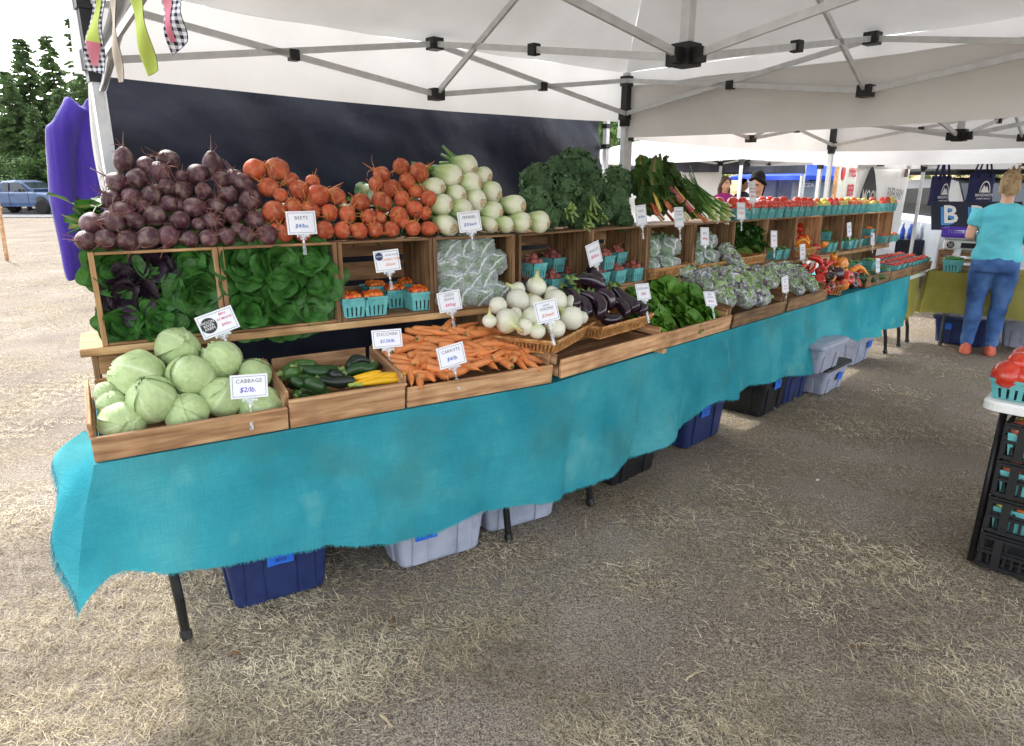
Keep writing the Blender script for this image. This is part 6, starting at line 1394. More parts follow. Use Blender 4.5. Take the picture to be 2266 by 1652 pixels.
def flag(quad, fwd, mat, label, kind=None):
    P_ = [ondist(x, y, f) for (x, y), f in zip(quad, fwd)]; c_ = sum(P_, Vector()) / 4; ex = (P_[1] - P_[0]).normalized(); ez = Vector((0, 0, 1)); M = Matrix(((ex.x, -ex.y, 0, c_.x), (ex.y, ex.x, 0, c_.y), (0, 0, 1, c_.z), (0, 0, 0, 1))); Mi = M.inverted(); Q = [Mi @ p for p in P_]
    t = thing('bunting_flag', label, 'bunting', M)
    def f(u, v, o=0, a=(0, 1), b=(0, 1)):
        u, v = a[0] + (a[1] - a[0]) * u, b[0] + (b[1] - b[0]) * v
        p = Q[0].lerp(Q[1], u).lerp(Q[3].lerp(Q[2], u), v); return p + Vector((0, .012 * math.sin(v * 7 + u * 2) + o, 0))
    MB().grid(lambda u, v: f(u, v), 8, 16).build('cloth', mat, t, True); MB().grid(lambda u, v: f(u, v, .004), 8, 16).build('lining', NAVC, t, True)
    if kind == 'veg':
        MB().grid(lambda u, v: f(.5 + (u - .5) * (.35 + .45 * v), v, -.004, (0, 1), (.0, .62)), 5, 10).build('leaf_patch', YELC, t, True); MB().grid(lambda u, v: f(.5 + (u - .5) * (.8 - .5 * v), v, -.004, (0, 1), (.62, .92)), 5, 8).build('root_patch', PINKC, t, True)
    if kind == 'root': MB().grid(lambda u, v: f(.3 + (u - .5) * .45 * (1 - .5 * v), v, -.004, (0, 1), (0, .85)), 5, 10).build('root_patch', PINKC, t, True)
flag(((203, -14), (230, -14), (227, 164), (186, 154)), (2.45,) * 4, GING, 'gingham bunting flag with lime leaves and a pink root patch', 'veg')
flag(((238, -14), (252, -14), (271, 180), (260, 182)), (2.4,) * 4, CREAM, 'narrow cream bunting flag turned edge-on by the pole')
flag(((282, -14), (309, -14), (347, 155), (324, 168)), (2.15,) * 4, YELC, 'lime green bunting flag with dark lining')
flag(((350, -14), (398, -14), (412, 92), (377, 121)), (1.92,) * 4, GING, 'gingham bunting flag with one long pink patch', 'root')
def gather():
    mb = MB()
    def f(u, v):
        x = 240 + 62 * u + (-24 - 42 * u) * v + 5 * math.sin(v * 9) * (1 - u); y = -20 + 222 * v; return ondist(x, y, 2.68 - .12 * math.sin(u * 8 + v * 6) * .4)
    mb.grid(f, 12, 30); tag(mb.build('gathered_curtain', CANV, None, True), 'gathered white tent curtain tied at the corner pole', 'curtain')
gather()
sp_ = MB(); P0, P1 = onz(0, 470, 0), onz(16, 577, 0)
st = ondist(-6, 440, P1.y + .05); sp_.bar(st, P1, .07, .04); tag(sp_.build('wooden_stake', WOODR, None), 'reddish wooden sign leg standing in the dry grass', 'stake')
# ================================================================== people
SKIN = pm('skin', [S(206, 156, 130), S(222, 176, 150)], 6, .5, sss=.05); SKIN2 = pm('tan_skin', [S(176, 124, 96), S(196, 146, 116)], 6, .5)
HBLON = pm('ash_blonde_hair', [S(116, 92, 66), S(168, 142, 104), S(196, 172, 134)], 26, .5, bump=.8, bscale=50, stretch=(1, 1, .25)); HDRK = pm('dark_hair', [S(14, 11, 11), S(26, 21, 20)], 26, .8, spec=.15, bump=.6, bscale=40, stretch=(1, 1, .2)); HBRN = pm('brown_hair', [S(66, 48, 36), S(96, 72, 54)], 26, .5, bump=.6, stretch=(1, 1, .2))
TEALS = pm('aqua_tshirt', [S(88, 186, 200), S(104, 200, 212)], 3, .9, bump=.9, bscale=7); DENIM = pm('blue_denim', [S(40, 68, 118), S(62, 96, 150), S(84, 118, 168)], 5, .9, bump=.9, bscale=12); ORSH = pm('coral_shoe', [S(190, 88, 66), S(210, 112, 86)], 14, .7); MAGH = pm('magenta_fleece', [S(150, 38, 110), S(170, 54, 128)], 6, .9, bump=.3); BLKC = pm('black_cotton', [S(24, 24, 26), S(38, 38, 40)], 8, .9, bump=.3); CAMO = pm('pale_camo', [S(98, 98, 84), S(150, 150, 136), S(200, 200, 190)], 18, .9, pos=[.4, .5, .6]); EYED = ink('eye_dark', 30, 24, 22); LIP = ink('lip', 170, 96, 90); NAVP = pm('navy_trousers', [S(34, 42, 66), S(48, 58, 84)], 8, .9)
def stripes(name, c1, c2, k):
    m = pm(name, [c1, c1], 5, .9); N = m.node_tree.nodes; L = m.node_tree.links; b = N['Principled BSDF']; tc = [n for n in N if n.type == 'TEX_COORD'][0]; sep = N.new('ShaderNodeSeparateXYZ'); L.new(tc.outputs['Object'], sep.inputs[0])
    a = N.new('ShaderNodeMath'); a.operation = 'MULTIPLY'; a.inputs[1].default_value = k; L.new(sep.outputs['Z'], a.inputs[0]); f = N.new('ShaderNodeMath'); f.operation = 'FRACT'; L.new(a.outputs[0], f.inputs[0]); g = N.new('ShaderNodeMath'); g.operation = 'GREATER_THAN'; g.inputs[1].default_value = .55; L.new(f.outputs[0], g.inputs[0])
    mx = N.new('ShaderNodeMix'); mx.data_type = 'RGBA'; mx.inputs[6].default_value = c1; mx.inputs[7].default_value = c2; L.new(g.outputs[0], mx.inputs[0]); L.new(mx.outputs[2], b.inputs['Base Color']); return m
STRP = stripes('striped_jersey', S(214, 214, 216), S(34, 34, 44), 30)
def hand(mb, w, d, s_):
    """palm and five curled fingers; w wrist, d pointing direction"""
    d = Vector(d).normalized(); side = d.cross(Vector((0, 0, 1))); side = side.normalized() if side.length > .1 else Vector((1, 0, 0)); nrm = side.cross(d)
    w = Vector(w); mb.tube([w - d * .02, w + d * .04, w + d * .085], [.024, .036, .034], 8, flat=.5)
    for i, (o, l) in enumerate(((-.027, .06), (-.009, .07), (.009, .072), (.027, .055))):
        b = w + d * .082 + side * o; mb.tube([b, b + d * l * .55 - nrm * .006, b + d * l * .8 - nrm * .028], [.0095, .009, .0075], 6)
    b = w + d * .03 + side * .03 * s_; mb.tube([b, b + side * .022 * s_ + d * .025, b + side * .026 * s_ + d * .055 - nrm * .012], [.012, .010, .008], 6)
def person(label, loc, yaw, H, top, legs, hairm, skin, wide=1.0, sleeve='short', arms=None, hair='bun', shoe=None, vox=.014, face=True, look=0, lean=0.0, hood=False, legpos=((-.10, 0), (.10, 0)), hat=None):
    k = H / 1.7; t = thing('person', label, 'person', T3(loc[0], loc[1], loc[2] if len(loc) > 2 else 0) @ RZ(yaw) @ SCL(k)); W = wide; shoe = shoe or BLKC
    arms = arms or [((-.23, -.02, 1.10), (-.19, .20, 1.02)), ((.23, -.02, 1.10), (.19, .20, 1.02))]
    # skin body
    mb = MB(); Rl = Matrix.Rotation(math.radians(look), 4, 'Z') @ Matrix.Rotation(math.radians(-lean), 4, 'X'); HC_ = Vector((0, .02, 1.575))
    hd = []
    for i in range(13):
        a = PI * i / 12; z = -math.cos(a) * .118; r = math.sin(a) ** .85; jaw = .82 + .18 * min(1, (z + .118) / .12); hd.append((0, .012 if z < -.03 else 0, z, max(.004, .074 * r * jaw), max(.004, .094 * r * (jaw + .05))))
    hm = MB(); ellrings(hm, hd, 18)
    hm.tube([(0, .088, .02), (0, .108, -.012), (0, .112, -.026), (0, .095, -.034)], [.008, .011, .013, .008], 8)
    for s_ in (-1, 1): hm.tube([(s_ * .072, -.005, .012), (s_ * .08, -.012, -.005), (s_ * .074, -.005, -.03)], [.010, .013, .008], 6, flat=.5)
    mb.add([HC_ + (Rl @ Vector(v)) for v in hm.v], hm.f)
    mb.tube([(0, -.012, 1.36), (0, -.01, 1.45), HC_ + (Rl @ Vector((0, -.02, -.06)))], [.062, .053, .05], 12)
    ellrings(mb, [(0, 0, 1.0, .12 * W, .08 * W), (0, 0, 1.36, .14 * W, .08 * W), (0, 0, 1.41, .10, .06)], 14)
    for i, (e, w_) in enumerate(arms):
        s_ = -1 if i == 0 else 1; sh = Vector((s_ * .175 * W, 0, 1.375)); e = Vector((e[0] * W, e[1], e[2])); w_ = Vector(w_)
        mb.tube([sh, sh.lerp(e, .5), e, e.lerp(w_, .4), w_], [.05 * W, .046 * W, .038 * W, .036 * W, .025], 10); hand(mb, w_, w_ - e, -s_)
    remesh(mb, min(vox, .011), skin, 'body', t, 3)
    if face:
        for s_ in (-1, 1):
            q = HC_ + (Rl @ Vector((s_ * .030, .082, .012))); MB().lathe([(.001, -.010), (.014, 0), (.001, .010)], 8).build('eye', EYED, t, True, T3(*q) @ SCL(1, .5, .7)); q = HC_ + (Rl @ Vector((s_ * .03, .088, .034))); MB().box((0, 0, 0), (.036, .008, .010)).build('eyebrow', hairm, t, False, T3(*q))
        q = HC_ + (Rl @ Vector((0, .090, -.062))); MB().lathe([(.001, -.009), (.026, 0), (.001, .009)], 10).build('mouth', LIP, t, True, T3(*q) @ SCL(1, .4, .9))
    # top
    mb = MB(); zb = .90
    ellrings(mb, [(0, 0, zb, .185 * W, .135 * W), (0, 0, zb + .05, .187 * W, .137 * W), (0, 0, 1.05, .165 * W, .125 * W), (0, .005, 1.2, .172 * W, .128 * W), (0, .005, 1.31, .178 * W, .122 * W), (0, 0, 1.385, .165 * W, .10 * W), (0, -.005, 1.425, .095, .075), (0, -.008, 1.437, .07, .062)], 24)
    for i, (e, w_) in enumerate(arms):
        s_ = -1 if i == 0 else 1; sh = Vector((s_ * .165 * W, 0, 1.375)); e = Vector((e[0] * W, e[1], e[2])); w_ = Vector(w_)
        if sleeve == 'short': q = sh.lerp(e, .62); mb.tube([sh, sh.lerp(e, .3), q], [.068 * W, .068 * W, .062 * W], 14)
        else: mb.tube([sh, sh.lerp(e, .5), e, e.lerp(w_, .5), e.lerp(w_, .95)], [.068 * W, .062 * W, .055 * W, .048 * W, .038], 14)
    if hood: mb.tube([(-.08, -.05, 1.44), (0, -.09, 1.42), (.08, -.05, 1.44)], [.045, .055, .045], 10)
    remesh(mb, vox, top, 'shirt' if not hood else 'hoodie', t, 4, wr=.009, wf=(8, 8, 13))
    # legs
    mb = MB(); ellrings(mb, [(0, -.01, .80, .178 * W, .135 * W), (0, -.012, .88, .18 * W, .14 * W), (0, 0, .96, .168 * W, .125 * W), (0, 0, 1.02, .155 * W, .115 * W)], 24)
    for s_, (fx, fy) in zip((-1, 1), legpos):
        mb.tube([(s_ * .088 * W, -.008, .86), (s_ * .09 * W, 0, .74), ((s_ * .088 * W + fx) / 2, fy / 2 + .012, .50), ((s_ * .07 * W + fx * 2) / 3, fy - .018, .34), (fx, fy - .012, .13), (fx, fy - .01, .085)], [.092 * W, .093 * W, .068 * W, .066 * W, .056, .058], 16)
    remesh(mb, vox, legs, 'trousers', t, 4, wr=.007, wf=(10, 10, 16))
    for s_, (fx, fy) in zip((-1, 1), legpos):
        mb = MB(); ellrings(mb, [(fx, fy + .05, .0, .048, .135), (fx, fy + .05, .03, .05, .138), (fx, fy + .045, .05, .045, .125), (fx, fy + .0, .085, .042, .07), (fx, fy - .015, .11, .038, .05)], 16); sh_ = mb.build('shoe', shoe, t, True)
        mb = MB(); ellrings(mb, [(fx, fy + .05, .0, .052, .142), (fx, fy + .05, .022, .053, .144)], 16); mb.build('sole', ORSH if shoe is ORSH else BLK, sh_)
    # hair
    mb = MB(); hr = []
    for i in range(10):
        a = PI * i / 9; z = .03 - math.cos(a) * .11; hr.append((0, -.012, z, max(.004, .083 * math.sin(a) ** .7), max(.004, .098 * math.sin(a) ** .7)))
    q = MB(); ellrings(q, [(x, y - .012, z + .012, rx, ry) for x, y, z, rx, ry in hr if z > -.06], 18); mb.add([HC_ + (Rl @ Vector(v)) for v in q.v], q.f)
    rr = random.Random(4)
    if hair == 'bun':
        for i in range(64):
            a = rr.random() * 6.28; p = Vector((.062 * math.cos(a) * rr.uniform(.4, 1.25), -.05 + .04 * rr.gauss(0, 1), .085 + .04 * rr.gauss(0, 1))); c_ = HC_ + p; mb.tube([c_, c_ + Vector((rr.gauss(0, .02), rr.gauss(0, .016), rr.gauss(.008, .014))), c_ + Vector((rr.gauss(0, .026), rr.gauss(0, .022), rr.gauss(0, .02)))], [.013, .012, .006], 6)
        for i in range(26): c_ = HC_ + Vector((rr.uniform(-.07, .07), -.085, rr.uniform(-.09, .0))); mb.tube([c_, c_ + Vector((rr.gauss(0, .012), -.012, .03))], [.014, .01], 6)
    elif hair == 'pony':
        mb.tube([HC_ + (Rl @ Vector(v)) for v in ((0, -.09, .05), (0, -.135, .02), (.01, -.14, -.10), (.03, -.12, -.24))], [.04, .045, .04, .02], 10)
    elif hair == 'long':
        for s_ in (-1, 0, 1): mb.tube([HC_ + Vector((s_ * .06, -.05, .02)), HC_ + Vector((s_ * .085, -.05, -.08)), HC_ + Vector((s_ * .09, -.04, -.2))], [.035, .04, .022], 10)
    if hair in ('pony', 'long'):
        for s_ in (-1, 1): mb.tube([HC_ + (Rl @ Vector(v)) for v in ((0, .055, .112), (s_ * .055, .05, .075), (s_ * .082, .01, .02), (s_ * .08, -.04, -.03))], [.02, .026, .024, .02], 8)
    if hat is None: remesh(mb, .007 if hair == 'bun' else .010, hairm, 'hair', t, 3)
    else:
        mb = MB(); ellrings(mb, [(0, -.005, .03, .084, .104), (0, -.005, .07, .084, .10), (0, -.005, .11, .06, .075), (0, 0, .125, .02, .03)], 16); ellrings(mb, [(0, .09, .03, .07, .08), (0, .09, .036, .07, .08)], 16); o_ = mb.build('cap', hat, t, True, T3(*HC_))
    return t
WL = onz(2166, 778, 0)
person('woman in aqua t-shirt, blue jeans and coral shoes seen from behind at the olive table', (WL.x - .06, WL.y - .08), -36, 1.69, TEALS, DENIM, HBLON, SKIN, 1.1, 'short', [((-.22, -.02, 1.12), (-.08, .22, 1.08)), ((.22, -.02, 1.10), (.10, .24, 1.08))], 'bun', ORSH, .012, face=True, legpos=((-.11, -.02), (.09, .02)))
p_ = F3 @ Vector((1.05, .95, 0)); person('person in a black hooded top and jeans standing behind the olive table', (p_.x, p_.y), 150, 1.66, BLKC, DENIM, HBRN, SKIN, 1.1, 'long', None, 'pony', hood=True)
def at_px(x, fwd): d = ray(x, 406); return (d.x / d.y * fwd, fwd)
person('woman with dark ponytail in a navy striped top looking down beyond the tomato row', at_px(1677, 8.2), 160, 1.72, STRP, NAVP, HDRK, SKIN2, 1.15, 'short', None, 'pony', vox=.016, look=-20, lean=28)
person('smiling woman in a magenta hoodie standing beyond the scallions', at_px(1605, 12.5), 190, 1.70, MAGH, NAVP, HBRN, SKIN, 1.1, 'long', [((-.23, 0, 1.1), (-.2, .1, .88)), ((.23, 0, 1.1), (.2, .1, .88))], 'long', vox=.018, hood=True)
person('person in a black top standing beyond the white tent pole', at_px(1646, 16), 215, 1.68, BLKC, NAVP, HDRK, SKIN2, 1.1, 'long', None, 'none', vox=.02)
person('man in a pale camouflage shirt and cap at the food stand', at_px(1796, 19), 170, 1.75, CAMO, DENIM, HDRK, SKIN, 1.1, 'long', None, 'none', vox=.02, hat=NAVP, lean=20)

# ================================================================== banner, berry sign, tote bags
BANN = pm('banner_vinyl', [S(232, 231, 230), S(240, 240, 239)], 3, .5, bump=.2, bscale=4, transl=.3)
def plane_thing(name, label, cat, P0, P1, h, mat, th=.004, sag=0.0, part='panel'):
    ex = (P1 - P0); w_ = ex.length; ex.normalize(); ex.z = 0; ex.normalize(); M = Matrix(((ex.x, -ex.y, 0, P0.x), (ex.y, ex.x, 0, P0.y), (0, 0, 1, P0.z), (0, 0, 0, 1))); t = thing(name, label, cat, M)
    dz = P1.z - P0.z; mb = MB()
    def f(o):
        return lambda u, v: (w_ * u, o + .02 * math.sin(u * 5 + v * 2) * sag, dz * u - h * v - sag * .05 * math.sin(PI * u) * (1 - v))
    mb.grid(f(0), 16, 10); mb.grid(f(th), 16, 10); mb.build(part, mat, t, True); return t, w_, dz
BL, BR_ = F2 @ onD(F2, 1902, 348, 1.02), F2 @ onD(F2, 2012, 374, 1.02)
tb, wbn, dzb = plane_thing('farm_banner', 'white vinyl banner with a black rock and MOON RIVER FARM lettering', 'banner', BL, BR_, .74, BANN, sag=.6)
pts = [(math.cos(PI * i / 16), math.sin(PI * i / 16)) for i in range(17)]
mb = MB(); vs_ = [(.20 * wbn - .19 * wbn * (x if y > 0 else x) * (1.0 - .45 * y), -.030, -.60 + .50 * y) for x, y in pts] + [(.01 * wbn, -.030, -.68), (.39 * wbn, -.030, -.68)]
mb.add(vs_[:17] + [vs_[18], vs_[17]][::1], [tuple(range(19))]); mb.build('rock_print', INK['k'], tb)
lettering(tb, 'MOON', T3(wbn * .225, -.036, -.46) @ RY(2) @ RX(90), .24, INK['w'], .012, 0, .95, wk=.78)
lettering(tb, 'RIVER FARM', T3(wbn * .715, -.034, -.43) @ RY(3) @ RX(90), .20, INK['k'], -.004, 0, .9, wk=.66)
for k in (.03, .97): MB().tube([(wbn * k, -.02, dzb * k - .0), (wbn * k, -.01, dzb * k + .06)], .006, 6).build('bungee', BLK, tb)
leafl = pm('flyer_paper', [S(206, 206, 170), S(120, 60, 60), S(90, 110, 70)], 14, .6); MB().box((wbn * .88, -.035, -.13), (.14, .003, .16)).build('pinned_flyer', leafl, tb)
SGN = pm('sign_board_paint', [S(200, 200, 186), S(214, 213, 200)], 4, .6); PA_, PB_ = ondist(1859, 341, 9.3), ondist(1935, 352, 10.4)
PB_.z = PA_.z
ts, wsg, _ = plane_thing('berry_sign', 'painted board reading FRESH BERRIES with a brown edge, behind the banner', 'sign', PA_, PB_, 1.5, SGN, .02)
RED_ = ink('ink_berry_red', 196, 40, 60)
lettering(ts, 'FRESH', T3(.66, -.012, -.22) @ RX(90), .21, RED_, .02, 0, .95, wk=.8); lettering(ts, 'BERRIES', T3(.72, -.012, -.47) @ RX(90), .21, RED_, .02, 0, .95, wk=.8); lettering(ts, 'A & B Fa', T3(.58, -.012, -.70) @ RX(90), .16, INK['k'], .012); lettering(ts, 'Molalla, O', T3(.85, -.012, -1.02) @ RX(90), .10, INK['k'], .0)
mb = MB(); mb.lathe([(.001, -.075), (.03, -.05), (.052, 0), (.045, .04), (.02, .055), (.001, .056)], 14); mb.build('strawberry_print', RED_, ts, True, T3(.20, -.014, -.24) @ SCL(1.4, .1, 1.4)); mb = MB(); mb.lathe([(.05, .055), (.03, .10), (.001, .13)], 8); mb.build('leaf_print', pm('ink_leaf_green', [S(60, 150, 90)], 5, .6), ts, True, T3(.20, -.014, -.24) @ SCL(1.4, .1, 1.4))
MB().box((-.012, .01, -.95), (.05, .04, 2.0)).build('edge_post', WOODR, ts)
NBAG = pm('navy_tote_fabric', [S(36, 40, 84), S(48, 52, 98)], 10, .85, bump=.3)
def totebag(x, y, fwd, yaw, label):
    P_ = ondist(x, y, fwd); t = thing('tote_bag', label, 'tote bag', T3(*P_) @ RZ(yaw), 'navy tote bags hung from the tent truss')
    w_, h_, g = .34, .34, .11; mb = MB()
    def f(u, v):
        a = 2 * PI * u; c_ = math.cos(a); s_ = math.sin(a); k = 1 - .25 * (1 - v); return (math.copysign(abs(c_) ** .35, c_) * w_ / 2 * (.93 + .07 * (1 - v)), math.copysign(abs(s_) ** .5, s_) * g / 2 * (.35 + .65 * v) + .01 * math.sin(u * 20 + v * 4), -h_ * v)
    mb.grid(f, 32, 12); mb.grid(lambda u, v: (w_ * (u - .5) * .98, g * (v - .5), -h_ + .002), 2, 2); mb.build('body', NBAG, t, True)
    for s_ in (-1, 1):
        mb = MB(); pp = [(-.08, s_ * .03, -.05), (-.075, s_ * .03, .05), (-.03, s_ * .02, .22), (0, s_ * .01, .27), (.03, s_ * .02, .22), (.075, s_ * .03, .05), (.08, s_ * .03, -.05)]; mb.tube(pp, .014, 6, flat=.25); mb.build('handle', NBAG, t, True)
    PR = INK['w']; lettering(t, 'MANZANITA', T3(0, -.062, -.245) @ RX(90), .044, PR, .008, 0, .95); lettering(t, 'FARMERS MARKET', T3(0, -.062, -.285) @ RX(90), .024, PR, .004)
    mb = MB(); n_ = 20; mb.add([(.075 * math.cos(PI * i / n_), -.063, -.215 + .13 * math.sin(PI * i / n_)) for i in range(n_ + 1)] + [(.064 * math.cos(PI * i / n_), -.063, -.215 + .115 * math.sin(PI * i / n_)) for i in range(n_ + 1)], [(i, i + 1, n_ + 2 + i, n_ + 1 + i) for i in range(n_)])
    mb.add([(-.06, -.063, -.215), (-.02, -.063, -.13), (.0, -.063, -.16), (.02, -.063, -.14), (.06, -.063, -.215)], [(0, 1, 2, 3, 4)]); mb.build('emblem', PR, t)
    MB().tube([(0, 0, .26), (0, 0, .36)], .008, 6).build('clip', BLK, t)
totebag(2085, 390, 8.4, 28, 'navy market tote bag hanging above the scale'); totebag(2176, 384, 8.2, 12, 'navy market tote bag hanging beside the shopper')

# ================================================================== far tents and stands
tent('market_tent', 'white pop-up tent of the neighbouring stall beyond the farm banner', (TB2[0] + TD[0] * 3.3, TB2[1] + TD[1] * 3.3 + .5), TD, TP, 3.0, 2.0, 1.82, 2.02, 1.82, 1.8, 2.85, 1.78, group='white pop-up tents')
cA = at_px(1637, 10.4); tent('market_tent', 'white pop-up tent with a white pole standing behind the tomato row', cA, (.80, .6), (-.6, .8), 3.0, 2.10, 1.93, 2.12, 1.95, 1.93, 2.75, 1.93, group='white pop-up tents')
def simple_tent(label, c0, d, p, L, roofm, zt, zb, peak, wall=None):
    t = thing('canopy_tent', label, 'tent', T3(c0[0], c0[1], 0)); d, p = Vector((*d, 0)), Vector((*p, 0)); O = lambda a, b, z: d * a + p * b + Vector((0, 0, z))
    cs = [(0, 0), (L, 0), (L, L), (0, L)]
    for a, b in cs: MB().box(O(a, b, zt / 2), (.045, .045, zt)).build('pole', STEEL, t)
    for i in range(4):
        a, b = cs[i], cs[(i + 1) % 4]
        def f(u, v): q = (a[0] + (b[0] - a[0]) * u, a[1] + (b[1] - a[1]) * u); r = (q[0] + (L / 2 - q[0]) * v, q[1] + (L / 2 - q[1]) * v); return O(r[0], r[1], zt + (peak - zt) * v - .1 * math.sin(PI * v) + .02 * noise3(Vector((r[0] * 2, r[1] * 2, i))))
        MB().grid(f, 10, 8).build('roof_panel', roofm, t, True)
        def g(u, v): q = (a[0] + (b[0] - a[0]) * u, a[1] + (b[1] - a[1]) * u); return O(q[0], q[1], zt + (zb - zt) * v) + Vector((.02 * math.sin(u * 14) * v, .02 * math.sin(u * 11) * v, 0))
        MB().grid(g, 20, 3).build('valance', roofm, t, True)
    if wall is not None:
        a, b = cs[wall], cs[(wall + 1) % 4]
        def g(u, v): q = (a[0] + (b[0] - a[0]) * u, a[1] + (b[1] - a[1]) * u); return O(q[0], q[1], zb + .02 - (zb - .05) * v) + Vector((.03 * math.sin(u * 9), .03 * math.sin(u * 9 + v), 0))
        MB().grid(g, 24, 8).build('sidewall', CANV, t, True)
    return t
GREYF = pm('charcoal_canopy', [S(52, 54, 66), S(74, 76, 90)], 3, .7, bump=.4, bscale=4, transl=.1); BLUEF = pm('blue_canopy', [S(32, 70, 190), S(44, 88, 214)], 3, .7, bump=.3, bscale=4, transl=.2)
c0 = at_px(1592, 13.2); simple_tent('dark grey canopy tent with a white sidewall beyond the scallions', c0, (.78, .62), (-.62, .78), 3.0, GREYF, 2.12, 1.80, 2.75, 3)
c0 = at_px(1772, 17.5); simple_tent('bright blue canopy tent beside the food stand', c0, (.95, .3), (-.3, .95), 3.0, BLUEF, 1.78, 1.68, 2.55)
simple_tent('grey canopy tent beyond the van', at_px(2035, 17), (.95, -.3), (.3, .95), 3.5, GREYF, 2.1, 1.85, 2.7)
def food_stand():
    P_ = at_px(1692, 20); t = thing('food_trailer', 'grey metal food trailer with open doors and an order sign', 'trailer', T3(P_[0], P_[1], 0) @ RZ(-8))
    GM = pm('galvanised_panel', [S(150, 154, 158), S(176, 180, 184)], 3, .5, metal=.3)
    MB().box((1.1, 1.2, 1.15), (2.9, 2.0, 1.7), ch=.03).build('body', GM, t)
    for i in range(4): MB().box((.1 + .6 * i, .16, 1.15), (.52, .03, 1.5), ch=.01).build('door', GM, t); MB().box((.32 + .6 * i, .13, 1.1), (.03, .04, .2)).build('door_handle', BLK, t)
    for x in (.2, 2.0): mb = MB(); mb.lathe([(.12, -.1), (.32, -.1), (.34, 0), (.32, .1), (.12, .1)], 18); mb.build('wheel', BLK, t, True, T3(x, .4, .34) @ RX(90))
    b = MB().box((-.35, .0, 1.95), (.75, .04, .22)).build('order_board', CARD, t); lettering(b, 'ORDER HERE', T3(-.35, -.03, 1.95) @ RX(90), .12, INK['k'], .01)
    m = thing('menu_board', 'grey menu board with rows of writing standing before the trailer', 'menu board', T3(P_[0] + .25, P_[1] - 1.5, 0) @ RZ(-8)); MBG = pm('chalk_grey', [S(120, 134, 138), S(140, 152, 156)], 4, .7)
    MB().box((.45, 0, 1.15), (1.0, .03, 1.0), ch=.006).build('panel', MBG, m); MB().bar((0, .02, .02), (.05, 0, 1.6), .04).build('leg', WOOD, m); MB().bar((.9, .02, .02), (.85, 0, 1.6), .04).build('leg', WOOD, m)
    lettering(m, 'PIZZA', T3(.3, -.025, 1.55) @ RX(90), .14, INK['w'], .01)
    tt = thing('stand_table', 'dark table with supplies in front of the food trailer', 'table', T3(P_[0] + 1.3, P_[1] - 1.6, 0)); MB().box((.6, .3, .88), (2.0, .7, .1)).build('top', BLK, tt)
    for x in (-.3, 1.5): MB().box((x, .3, .42), (.06, .6, .82)).build('leg', BLK, tt)
    for i in range(4): tag(MB().lathe([(.06, 0), (.10, .05), (.11, .12)], 12).build('stacked_bowl', [CARD, PINKC, WHITEP, GREYT][i], None, True, T3(P_[0] + 1.2 + .32 * i, P_[1] - 1.35, .932)), ['white', 'pink', 'pale', 'grey'][i] + ' bowl on the food stand table', 'bowl')
food_stand()
def bottle_table():
    p0 = Vector((*at_px(2012, 10.2), 0)); t = thing('bottle_table', 'table under a black cloth with bottles and cans on it', 'table', T3(p0.x, p0.y, 0) @ RZ(-25))
    MB().box((.8, .35, .78), (1.7, .7, .03)).build('top', BLKF, t); MB().grid(lambda u, v: (-.06 + 1.72 * u, -.01 + .02 * math.sin(u * 30) * v, .795 - .36 * v), 40, 4).build('cloth', BLKF, t, True)
    for x in (.1, 1.5): MB().bar((x - .15, .05, .02), (x, .3, .78), .03).build('leg', STEEL, t); MB().bar((x + .15, .65, .02), (x, .3, .78), .03).build('leg', STEEL, t)
    rr = random.Random(3); gl = [pm('bottle_%d' % i, [c_], 4, .15, spec=.6) for i, c_ in enumerate((S(24, 26, 30), S(40, 80, 170), S(190, 194, 200), S(70, 40, 30)))]
    for i in range(14):
        x, y = .02 + .115 * (i % 7), .12 + .2 * (i // 7); M = T3(p0.x, p0.y, 0) @ RZ(-25) @ T3(x, y, .798); m = gl[rr.randrange(4)]; nm = {0: 'black', 1: 'blue', 2: 'silver', 3: 'brown'}[gl.index(m)]
        mb = MB(); mb.lathe([(.03, 0), (.034, .01), (.034, .13), (.012, .18), (.012, .23), (.001, .232)], 12); tag(mb.build('bottle', m, None, True, M), nm + ' bottle standing on the black table by the banner', 'bottle', 'bottles on the black table, ' + nm)
bottle_table()

# ================================================================== vehicles
GLASS = pm('dark_glass', [S(34, 40, 46), S(52, 60, 66)], 2, .08, spec=.7); RUB = pm('tyre_rubber', [S(24, 24, 24), S(36, 36, 36)], 20, .85); CHR = pm('chrome', [S(180, 182, 186)], 3, .2, metal=.9); LAMP = pm('lamp_lens', [S(214, 216, 220), S(236, 236, 238)], 4, .15)
def wheel(t, x, y, r=.33, w=.22):
    k = MB(); k.lathe([(r * .62, -w / 2), (r * .95, -w / 2), (r, -w / 4), (r, w / 4), (r * .95, w / 2), (r * .62, w / 2)], 24); o = k.build('tyre', RUB, t, True, T3(x, y, r) @ RX(90))
    k = MB(); k.lathe([(.001, -w * .30), (r * .2, -w * .34), (r * .62, -w * .25), (r * .64, 0), (r * .62, w * .25), (r * .2, w * .34), (.001, w * .30)], 20); k.build('rim', CHR, o, True)
def section_body(t, name, mat, secs, smooth=False):
    """loft of cross-sections along x: each a list of (y, z) points"""
    mb = MB(); n = len(secs[0][1]); vs = [(x, y, z) for x, ps in secs for y, z in ps]; mb.add(vs, [(i * n + j, i * n + (j + 1) % n, (i + 1) * n + (j + 1) % n, (i + 1) * n + j) for i in range(len(secs) - 1) for j in range(n)] + [tuple(range(n - 1, -1, -1)), tuple((len(secs) - 1) * n + j for j in range(n))]); return mb.build(name, mat, t, smooth)
def sec(w, zb, zt, b=.08): return [(-w, zb), (w, zb), (w + .02, zb + .2), (w + .01, zt - b), (w - b, zt), (-w + b, zt), (-w - .01, zt - b), (-w - .02, zb + .2)]
